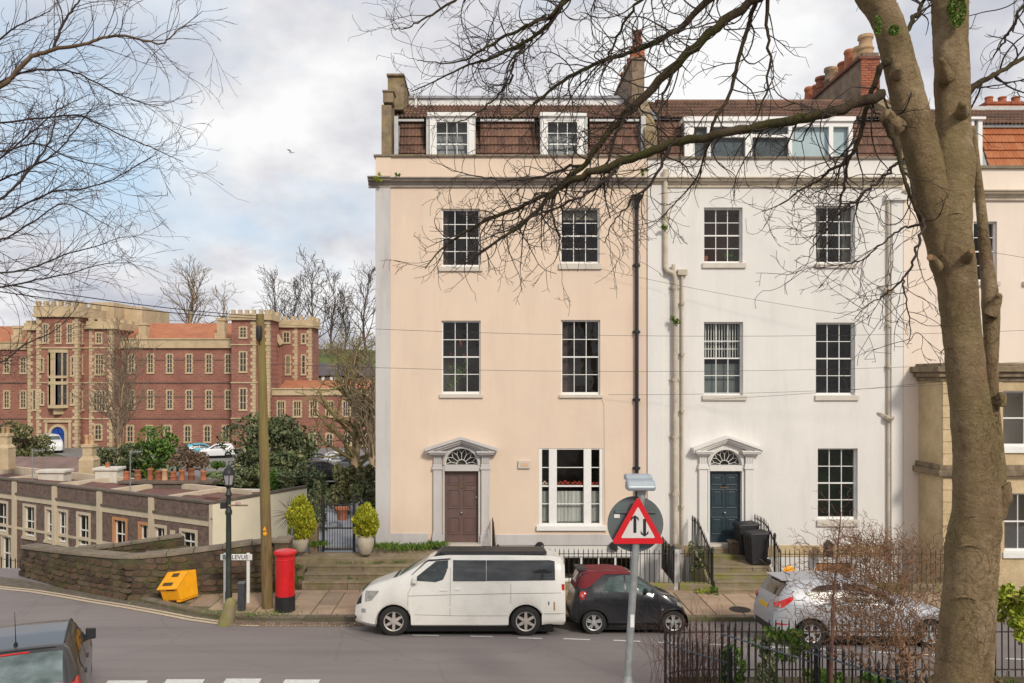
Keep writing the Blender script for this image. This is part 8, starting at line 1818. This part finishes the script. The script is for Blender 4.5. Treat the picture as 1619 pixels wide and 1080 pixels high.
# limbs traced through the air, each with its own depth
rg = random.Random(12)
LIMBS = [
 ('b', [(1400, 148, 8.2, 12), (1330, 172, 8.3, 11.5), (1250, 190, 8.5, 10.5), (1150, 208, 8.8, 9.5), (1060, 230, 9.1, 9), (985, 254, 9.4, 8), (930, 274, 9.6, 7.5), (880, 300, 9.8, 5), (820, 328, 10.0, 4), (755, 356, 10.2, 3), (700, 392, 10.4, 1.6), (672, 425, 10.5, 1.0)], 1.0),
 ('b', [(1400, -110, 8.5, 18), (1300, -60, 8.6, 14), (1215, -18, 8.8, 11), (1130, 45, 9.0, 10), (1072, 100, 9.2, 9), (1012, 158, 9.4, 8), (965, 205, 9.6, 6.5), (925, 258, 9.7, 5.5), (880, 300, 9.8, 5), (830, 352, 9.9, 4), (785, 382, 10.0, 2.5), (735, 418, 10.1, 1.2)], 1.0),
 ('m', [(1300, -150, 9.0, 14), (1200, -70, 9.2, 10), (1130, -8, 9.4, 7.5), (1062, 52, 9.6, 6), (1000, 82, 9.8, 4.5), (950, 97, 9.9, 3.5), (890, 128, 10.1, 3), (850, 160, 10.2, 2), (806, 190, 10.3, 1.2)], 1.0),
 ('m', [(1180, -160, 9.2, 12), (1000, -90, 9.5, 9), (905, -12, 9.8, 6.5), (868, 38, 10.0, 4.5), (830, 66, 10.1, 3.5), (775, 92, 10.3, 2.6), (735, 105, 10.4, 1.8), (680, 132, 10.5, 1.2), (650, 145, 10.6, .8)], 1.0),
 ('m', [(905, -12, 9.8, 5), (870, 22, 9.9, 4), (825, 44, 10.1, 3.4), (775, 70, 10.2, 2.6), (742, 92, 10.3, 2), (705, 100, 10.4, 1.2), (660, 95, 10.5, .8)], .9),
 ('m', [(830, 66, 10.1, 3), (815, 95, 10.1, 2.6), (802, 130, 10.2, 2.2), (780, 158, 10.2, 1.7), (748, 182, 10.3, 1.2), (712, 200, 10.4, .8)], .9),
 ('m', [(830, -60, 10.0, 5), (760, -25, 10.3, 3.2), (712, 5, 10.5, 2.2), (672, 30, 10.6, 1.6), (640, 45, 10.7, 1.0), (616, 44, 10.8, .7)], .8),
 ('m', [(1235, -60, 8.9, 7), (1200, -8, 9.0, 5), (1182, 45, 9.1, 4.5), (1166, 100, 9.1, 4), (1150, 158, 9.2, 3.5), (1132, 185, 9.2, 3), (1120, 222, 9.3, 2.2), (1102, 280, 9.3, 1.6), (1070, 318, 9.4, 1.2), (1040, 350, 9.4, .8)], .8),
 ('m', [(1215, -40, 8.8, 5), (1212, 40, 8.9, 3), (1218, 90, 8.9, 2.4), (1210, 150, 9.0, 1.8), (1190, 200, 9.0, 1.1)], .8),
 ('b', [(1402, 95, 8.2, 9), (1385, 125, 8.3, 6.5), (1372, 165, 8.4, 6), (1360, 212, 8.5, 5), (1342, 252, 8.6, 4.2), (1314, 268, 8.7, 3), (1295, 285, 8.8, 2.4), (1266, 300, 8.9, 1.8), (1240, 320, 9.0, 1.2), (1205, 335, 9.1, .8)], .9),
 ('m', [(1342, 252, 8.6, 3.2), (1335, 285, 8.65, 2.6), (1325, 330, 8.7, 2), (1300, 372, 8.8, 1.4), (1280, 395, 8.8, .9)], .9),
 ('m', [(1402, 190, 8.1, 9), (1420, 240, 8.1, 5), (1434, 295, 8.1, 4), (1452, 340, 8.15, 3.5), (1462, 355, 8.2, 5)], .5),
 ('m', [(1424, 252, 8.1, 4), (1395, 280, 8.2, 3.2), (1365, 308, 8.3, 2.8), (1330, 332, 8.4, 2.2), (1305, 355, 8.5, 1.6), (1285, 380, 8.6, 1.1)], .9),
 ('m', [(1460, 350, 8.1, 4), (1452, 385, 8.0, 2.8), (1442, 420, 8.0, 2.4), (1424, 445, 8.1, 2), (1398, 468, 8.2, 1.6), (1375, 480, 8.3, 1.0), (1350, 505, 8.4, .7)], .8),
 ('m', [(1455, 355, 8.1, 3), (1425, 362, 8.2, 2), (1395, 385, 8.3, 1.6), (1360, 412, 8.4, 1.2), (1320, 420, 8.5, .8), (1290, 425, 8.6, .6)], .9),
 ('m', [(1428, 440, 8.0, 1.8), (1432, 480, 8.0, 1.4), (1440, 520, 8.0, 1.0), (1435, 545, 8.0, .7)], .6),
 ('m', [(1525, 148, 8.4, 9), (1555, 128, 8.5, 6.5), (1590, 108, 8.6, 5.5), (1650, 72, 8.8, 5), (1740, 20, 9, 4)], .8),
 ('m', [(1430, 60, 8.3, 5), (1445, 30, 8.5, 5), (1462, 0, 8.7, 4.5), (1480, -60, 9, 4)], .4),
 ('m', [(1640, -80, 9.5, 5), (1610, 20, 9.6, 3.5), (1590, 60, 9.7, 2.4), (1570, 90, 9.8, 1.4)], .9),
 ('m', [(1090, -90, 9.3, 6), (1020, -10, 9.6, 3.6), (985, 40, 9.8, 2.6), (960, 90, 10.0, 2), (920, 130, 10.1, 1.4), (880, 190, 10.2, .9)], 1.0),
 ('m', [(985, 254, 9.4, 4), (950, 290, 9.5, 3), (900, 320, 9.6, 2.4), (850, 340, 9.7, 1.8), (800, 365, 9.8, 1.2), (760, 380, 9.9, .8)], 1.0),
 ('m', [(925, 258, 9.7, 3), (870, 275, 9.9, 2.2), (815, 285, 10.1, 1.6), (760, 280, 10.3, 1.1), (710, 268, 10.5, .7)], 1.0),
 ('m', [(1060, 230, 9.1, 4), (1035, 280, 9.2, 2.4), (1000, 320, 9.3, 1.8), (970, 350, 9.3, 1.2), (955, 385, 9.4, .8)], 1.0),
 ('m', [(880, 300, 9.8, 3), (872, 340, 9.8, 2), (885, 375, 9.8, 1.4), (878, 410, 9.8, .8)], .8),
 ('m', [(1012, 158, 9.4, 4), (980, 200, 9.5, 2.8), (960, 262, 9.6, 2.2), (955, 300, 9.7, 1.6), (965, 345, 9.7, 1)], .8),
 ('m', [(1072, 100, 9.2, 4), (1050, 150, 9.3, 2.2), (1040, 200, 9.3, 1.6), (1048, 260, 9.4, 1)], .8)]
TWS = TW()
for kind, L, dn in LIMBS:
    L = [(a, b_, c_, d_ * (.78 if d_ > 3 else .9)) for a, b_, c_, d_ in L]; c = crm(ctl(L), 6); m = MB()
    if L[0][3] > 5 or kind == 'b':
        c2 = [(p + rv(rg) * r * .25, r * rg.uniform(.92, 1.08)) for p, r in c]; lumpy('branch', c2, 12, m_limb, bt, .05, L[0][0])
    else:
        c2 = [(p + rv(rg) * r * .8, r) for p, r in c]; m.tube([p for p, _ in c2], [r for _, r in c2], 6); m.build('branch', m_limb if L[0][3] >= 3.5 else m_twig, bt, 180)
    tot = len(c2)
    for i in range(2, tot):
        p, r = c2[i]; d0 = (c2[i][0] - c2[i - 1][0]).normalized(); u = i / tot; step = (c2[i][0] - c2[i - 1][0]).length
        if L[0][0] > 1300 and L[0][1] < 0 and u < .2: continue
        if p.z > 11.5: continue
        nsh = step * 11.5 * dn * (.6 + .8 * u)
        for q in range(int(nsh) + (rg.random() < nsh % 1)):
            ax = d0.cross(rv(rg)).normalized(); nd = Quaternion(ax, R(rg.uniform(28, 70))) @ d0; nd.y *= .75
            l_ = rg.uniform(.35, 1.25) * (1.15 - .5 * u); grow(TWS, p, nd, l_, max(.0045, min(r * .5, .012)), 2, rg, .065, .24, -.012, .40, ang=(30, 70), ratio=(.28, .6), rmin=.0028, flatten=.9)
TWS.build('twigs', m_twig, bt)
# ------------------------------------------------------------------ the slender tree reaching in from the left
lt = empty('bare_tree', 'fine twigged bare tree reaching in from the left edge over the school', 'tree', (PX(-330, 14), 14, zroad(14)))
lumpy('trunk', crm(ctl([(-330, 1200, 14, 22), (-320, 900, 14, 19), (-300, 600, 14, 16), (-290, 350, 14, 13), (-270, 120, 14, 9), (-240, -100, 14, 5)]), 6), 14, m_bark, lt)
LL = [[(-280, 300, 14, 6), (-100, 200, 13.8, 5.5), (0, 137, 13.6, 4.5), (18, 122, 13.6, 4.2), (45, 93, 13.6, 4), (84, 79, 13.6, 3.4), (133, 70, 13.5, 2.8), (169, 58, 13.5, 2.4), (205, 58, 13.4, 2), (253, 69, 13.4, 1.4), (285, 45, 13.3, .9), (320, 18, 13.3, .5)],
 [(84, 79, 13.6, 2.6), (92, 58, 13.6, 2.4), (105, 28, 13.6, 2.0), (120, 8, 13.6, 1.6), (135, -20, 13.6, 1.2)], [(-60, 160, 13.8, 3), (0, 129, 14, 2.2), (44, 113, 14, 2), (90, 110, 14, 1.8), (125, 117, 14, 1.6), (170, 140, 14, 1.3), (210, 158, 14, 1), (252, 171, 14, .6)],
 [(-290, 300, 14, 4), (-100, 220, 14.2, 2.6), (0, 195, 14.2, 1.8), (66, 187, 14.2, 1.6), (125, 183, 14.2, 1.5), (158, 197, 14.2, 1.3), (192, 214, 14.2, 1.1), (236, 232, 14.2, .9), (290, 256, 14.2, .5)], [(-280, 420, 14, 5), (-80, 370, 13.6, 3.4), (0, 316, 13.5, 2.6), (30, 288, 13.5, 2.4), (62, 250, 13.5, 2), (82, 214, 13.5, 1.6), (88, 178, 13.5, 1.2), (92, 150, 13.5, .7)],
 [(-280, 450, 14, 4), (-80, 372, 14.4, 2.6), (0, 346, 14.4, 1.9), (45, 320, 14.4, 1.7), (90, 302, 14.4, 1.5), (133, 298, 14.4, 1.3), (178, 284, 14.4, 1), (210, 265, 14.4, .8), (250, 243, 14.4, .5)], [(-280, 420, 14, 4), (-100, 330, 14.3, 2.6), (0, 285, 14.3, 1.8), (45, 267, 14.3, 1.6), (90, 240, 14.3, 1.3), (130, 190, 14.3, 1), (150, 165, 14.3, .6)],
 [(-290, 480, 14, 4), (-90, 430, 13.8, 2.6), (0, 432, 13.8, 1.8), (60, 420, 13.8, 1.5), (110, 400, 13.8, 1.2), (150, 390, 13.8, .9), (190, 375, 13.8, .5)], [(-290, 520, 14, 4), (-80, 470, 14.5, 2.4), (0, 455, 14.5, 1.7), (60, 442, 14.5, 1.4), (110, 432, 14.5, 1.1), (160, 418, 14.5, .8), (205, 415, 14.5, .5)],
 [(-290, 330, 14, 4), (-80, 250, 13.5, 2.4), (0, 240, 13.5, 1.8), (60, 228, 13.5, 1.5), (110, 250, 13.5, 1.2), (160, 262, 13.5, .8), (195, 272, 13.5, .5)], [(-290, 260, 14, 4), (-80, 120, 14.3, 2.4), (0, 60, 14.3, 1.7), (40, 35, 14.3, 1.2), (80, 18, 14.3, .7)], [(-290, 500, 14, 4), (-60, 560, 14, 2.2), (0, 572, 14, 1.6), (40, 545, 14, 1.2), (90, 520, 14, .8), (125, 480, 14, .5)],
 [(-280, 480, 14, 4), (-80, 400, 14.2, 2.4), (0, 380, 14.2, 1.7), (50, 352, 14.2, 1.4), (100, 322, 14.2, 1.1), (150, 345, 14.2, .8), (180, 362, 14.2, .5)], [(-290, 400, 14, 4), (-80, 300, 13.9, 2.4), (0, 250, 13.9, 1.7), (50, 210, 13.9, 1.4), (90, 175, 13.9, 1), (140, 150, 13.9, .6)]]
rg = random.Random(8); T2_ = TW()
for L in LL:
    c = crm(ctl(L), 6); c = [(p + rv(rg) * min(r * .5, .008), r) for p, r in c]; m = MB(); m.tube([p for p, _ in c], [r for _, r in c], 6); m.build('branch', m_twigtan if L[0][3] > 5 else m_twig, lt, 180)
    for i in range(2, len(c)):
        p, r = c[i]; d0 = (c[i][0] - c[i - 1][0]).normalized(); step = (c[i][0] - c[i - 1][0]).length
        if p.x < PX(-60, 14): continue
        nsh = step * 9
        for q in range(int(nsh) + (rg.random() < nsh % 1)):
            ax = d0.cross(rv(rg)).normalized(); nd = Quaternion(ax, R(rg.uniform(20, 50))) @ d0; nd.z -= .03
            grow(T2_, p, nd, rg.uniform(.4, 1.5), max(.0035, min(r * .5, .009)), 2, rg, .10, .11, -.008, .42, ang=(20, 45), ratio=(.3, .6), rmin=.003)
T2_.build('twigs', plain('purplish_twig', (.075, .045, .04), .85, 0, .3, 3, 40, 0), lt)

# ------------------------------------------------------------------ the fenced strip in the foreground
def zst(y): return zroad(y) + .12
mb = MB(); mb.poly([(PX(1052, 13.6), 13.65, zst(13.6)), (PX(1052, 13.6) + .02, 13.3, zst(13.4)), (PX(1155, 12.2), 12.2, zst(12.2)), (PX(1290, 11.0), 11.0, zst(11)), (PX(1480, 9.5), 9.5, zst(9.5)), (PX(1700, 8.2), 8.2, zst(8.2)), (PX(1900, 7), 7, zst(7)), (12, 7, zst(7)), (12.5, 13.65, zst(13.6))]); tag(mb.build('planted_strip', m_soil, None), kind='structure')
zf_ = lambda s, x, y: zst(y)
farp = [(PX(1056, 13.6), 13.45), (PX(1075, 13.65), 13.62), (PX(1110, 13.7), 13.7), (PX(1900, 13.7), 13.7)]
H1 = PZ(979, 13.7) - zst(13.7)
railing('strip_railing', 'far black spiked railing of the planted strip running along the road', 'railing', farp, H1, .115, .0125, (H1 - .22, .12), m_ironrust, zf=zf_, seed=21)
def lvl(name, label, pts, ztop, zrail, pitch, r, seed, tip='spike', posts=()):
    """railing panel with a level top: bars reach the ground wherever it is"""
    rg = random.Random(seed); root = empty(name, label, 'railing', (pts[0][0], pts[0][1], zst(pts[0][1]))); L = [0]
    for a, b in zip(pts[:-1], pts[1:]): L.append(L[-1] + math.dist(a, b))
    def at(s):
        i = 0
        while i < len(pts) - 2 and s > L[i + 1]: i += 1
        t_ = (s - L[i]) / (L[i + 1] - L[i]); return lerp(pts[i][0], pts[i + 1][0], t_), lerp(pts[i][1], pts[i + 1][1], t_)
    n = int(L[-1] / pitch)
    for i in range(n + 1):
        x, y = at(L[-1] * i / n); z0 = zst(y) - .05; m = MB(); lean = Vector((rg.uniform(-.012, .012), rg.uniform(-.012, .012), 0)); a = Vector((x, y, z0)); zt = ztop + rg.uniform(-.008, .008)
        if tip == 'finial': pr = [(r, 0), (r, zt - z0 - .17), (r * 1.9, zt - z0 - .16), (r * 1.9, zt - z0 - .14), (r * .9, zt - z0 - .125), (r * 1.6, zt - z0 - .09), (r * 1.1, zt - z0 - .045), (.001, zt - z0)]
        else: pr = [(r, 0), (r, zt - z0 - .09), (r * 1.3, zt - z0 - .075), (r * .9, zt - z0 - .05), (.001, zt - z0)]
        m.lathe(a, pr, 7); m.build('bar', m_ironrust if rg.random() < .4 else m_iron, root, 50)
    m = MB(); k = 10
    for i in range(k): a = at(L[-1] * i / k); b = at(L[-1] * (i + 1) / k); m.bar((*a, zrail), (*b, zrail), .045, .016)
    m.build('rail', m_rail, root)
    for s in posts:
        x, y = at(s * L[-1]); m = MB(); zt = ztop + .03; z0 = zst(y) - .05; m.box(x - .022, x + .022, y - .022, y + .022, z0, zt - .09); m.lathe((x, y, zt - .09), [(.022, 0), (.036, .02), (.02, .04), (.032, .07), (.001, .12)], 8); m.build('post', m_iron, root, 50)
A0, A1, A2, A3, A4 = (PX(1049, 13.55), 13.45), (PX(1051, 13.2), 13.2), (PX(1155, 12.2), 12.2), (PX(1290, 11), 11.0), (PX(1480, 9.6), 9.6)
lvl('strip_railing', 'nearest left curved panel of the strip railing with dense rusty bars', [A0, A1, (PX(1075, 12.9), 12.85), A2], 1.64, 1.425, .095, .0125, 31, posts=(1,))
lvl('strip_railing', 'middle stepped panel of the near strip railing with a grey rail', [(PX(1140, 12.3), 12.28), A3], 2.06, 1.86, .118, .0125, 32, posts=(1,))
lvl('strip_railing', 'near finial topped panel of the strip railing left of the trunk', [(PX(1272, 11.1), 11.12), A4, (PX(1760, 8.0), 8.0)], 2.21, 2.0, .12, .014, 33, 'finial')
# corkscrew hazel
hz = empty('corkscrew_hazel', 'contorted leafless corkscrew shrub in front of the silver hatchback', 'shrub', (PX(1440, 11.6), 11.6, zst(11.6))); rg = random.Random(14)
def cork(tw, p, d, L, r, lv, rg, k=4):
    n = max(4, int(L / .042)); q = p.copy(); pts = [q.copy()]; a0 = rg.uniform(0, 6.28); w_ = rg.choice((-1, 1)) * rg.uniform(.5, .85); amp = rg.uniform(.65, 1.25); kids = []; d = d.normalized()
    for i in range(n):
        x = d.orthogonal().normalized(); y = d.cross(x); a = a0 + w_ * i; s = (d + (x * math.cos(a) + y * math.sin(a)) * amp + rv(rg) * .18).normalized(); q = q + s * (L / n); pts.append(q.copy())
        d = (d + rv(rg) * .09 + Vector((0, 0, -.012))).normalized()
        if lv > 0 and i > 1 and rg.random() < .30: kids.append((q.copy(), (d + rv(rg) * .75).normalized(), 1 - i / n))
    tw.add(pts, r, max(.0028, r * .4), k)
    for (q, dd, u) in kids: cork(tw, q, dd, L * rg.uniform(.35, .65) * (.5 + .5 * u), max(.0024, r * .5), lv - 1, rg, 3)
TH, TH2 = TW(), TW(); b0 = Vector((PX(1445, 11.6), 11.6, zst(11.6)))
for i in range(9):
    a = i * 2.39; d = Vector((math.cos(a) * .65 - .14, math.sin(a) * .5, 1.15)); cork(TH, b0 + Vector((math.cos(a) * .08, math.sin(a) * .08, 0)), d, rg.uniform(1.5, 2.5), rg.uniform(.02, .034), 1, rg, 7)
TH.build('stems', m_hazel, hz)
for i in range(950):
    u = rg.random(); c_ = Vector((PX(rg.gauss(1388, 48), 11.6), 11.6 + rg.gauss(0, .4), rg.uniform(1.95, 3.4))); d = Vector((c_.x - b0.x, (c_.y - b0.y), .9 + rg.gauss(0, .4))); cork(TH2, c_, d, rg.uniform(.22, .6), .0058, 2, rg, 3)
TH2.build('twigs', m_hazel, hz)
# thin sapling in front and dead red stems at the fence corner
sp = empty('bare_sapling', 'thin upright reddish sapling standing left of the corkscrew shrub', 'sapling', (PX(1316, 11.2), 11.2, zst(11.2))); rg = random.Random(4); TS = TW(); p = P(1312, 1080, 11.2); p.z = zst(11.2)
sap = crm(ctl([(1312, 1130, 11.2, 4.5), (1314, 1050, 11.2, 3.6), (1316, 1000, 11.2, 2.8), (1317, 950, 11.2, 2.2), (1322, 900, 11.2, 1.6), (1326, 850, 11.2, 1.2), (1330, 810, 11.2, .8)]), 5); m = MB(); m.tube([p for p, _ in sap], [r for _, r in sap], 7); m.build('stem', m_redtwig, sp, 180)
for p, r in sap[6:]:
    for _ in range(1): cork(TS, p, Vector((rg.gauss(0, .8), rg.gauss(0, .5), .8)), rg.uniform(.25, .6), .004, 1, rg, 3)
TS.build('twigs', m_redtwig, sp)
ds = empty('dead_stems', 'tangle of dead reddish stems inside the left corner of the strip railing', 'dried plant', (PX(1090, 13.1), 13.1, zst(13))); TD = TW(); rg = random.Random(6)
for i in range(130):
    x = rg.gauss(1100, 28); D = rg.uniform(12.75, 13.4); b_ = Vector((PX(x, D), D, zst(D))); grow(TD, b_, Vector((rg.gauss(0, .22), rg.gauss(0, .2), 1)), rg.uniform(.6, 1.35), .005, 1, rg, .12, .10, -.004, .25, rmin=.002)
TD.build('stems', m_redtwig, ds)
def gshrub(label, px_, pyb, pyt, D, wpx, mat, n, size, seed): k = D / F; z0, z1 = PZ(pyb, D), PZ(pyt, D); plant('evergreen_shrub', label, (PX(px_, D), D, (z0 + z1) / 2), (wpx * k / 2, wpx * k / 2 * .8, (z1 - z0) / 2), n, size, mat, seed, clumps=16, up=1.2, cat='shrub')
gshrub('narrow green shrub behind the railing left of the dark cypress', 1158, 1110, 1015, 12.4, 36, m_greenleaf, 1700, .035, 91); gshrub('dark upright cypress behind the middle of the strip railing', 1214, 1115, 1005, 12.2, 40, m_darkleaf, 2600, .035, 92); gshrub('loose leafy green shrub before the silver car wheel', 1238, 1040, 992, 12.9, 90, m_weed, 500, .05, 93)
gshrub('grassy pale green plant low behind the near railing', 1300, 1110, 1050, 11.4, 60, m_weed, 800, .045, 94); gshrub('low green ground shrub left of the trunk by the near railing', 1395, 1120, 1066, 10.3, 70, m_greenleaf, 900, .04, 95)
shrub('yellow green leafy shrub at the right edge beside the trunk', 1612, 962, 11.5, 32, 46, m_lime, 1500, .055, 96, clumps=18)
gs = MB(); rg = random.Random(31)
for i in range(90): D = rg.uniform(10.6, 13.5); x = rg.uniform(1090, 1700); tuft(gs, (PX(x, D), D, zst(D)), 12, .18, .1, rg, .006)
tag(gs.build('grass', m_weed, None), kind='stuff')
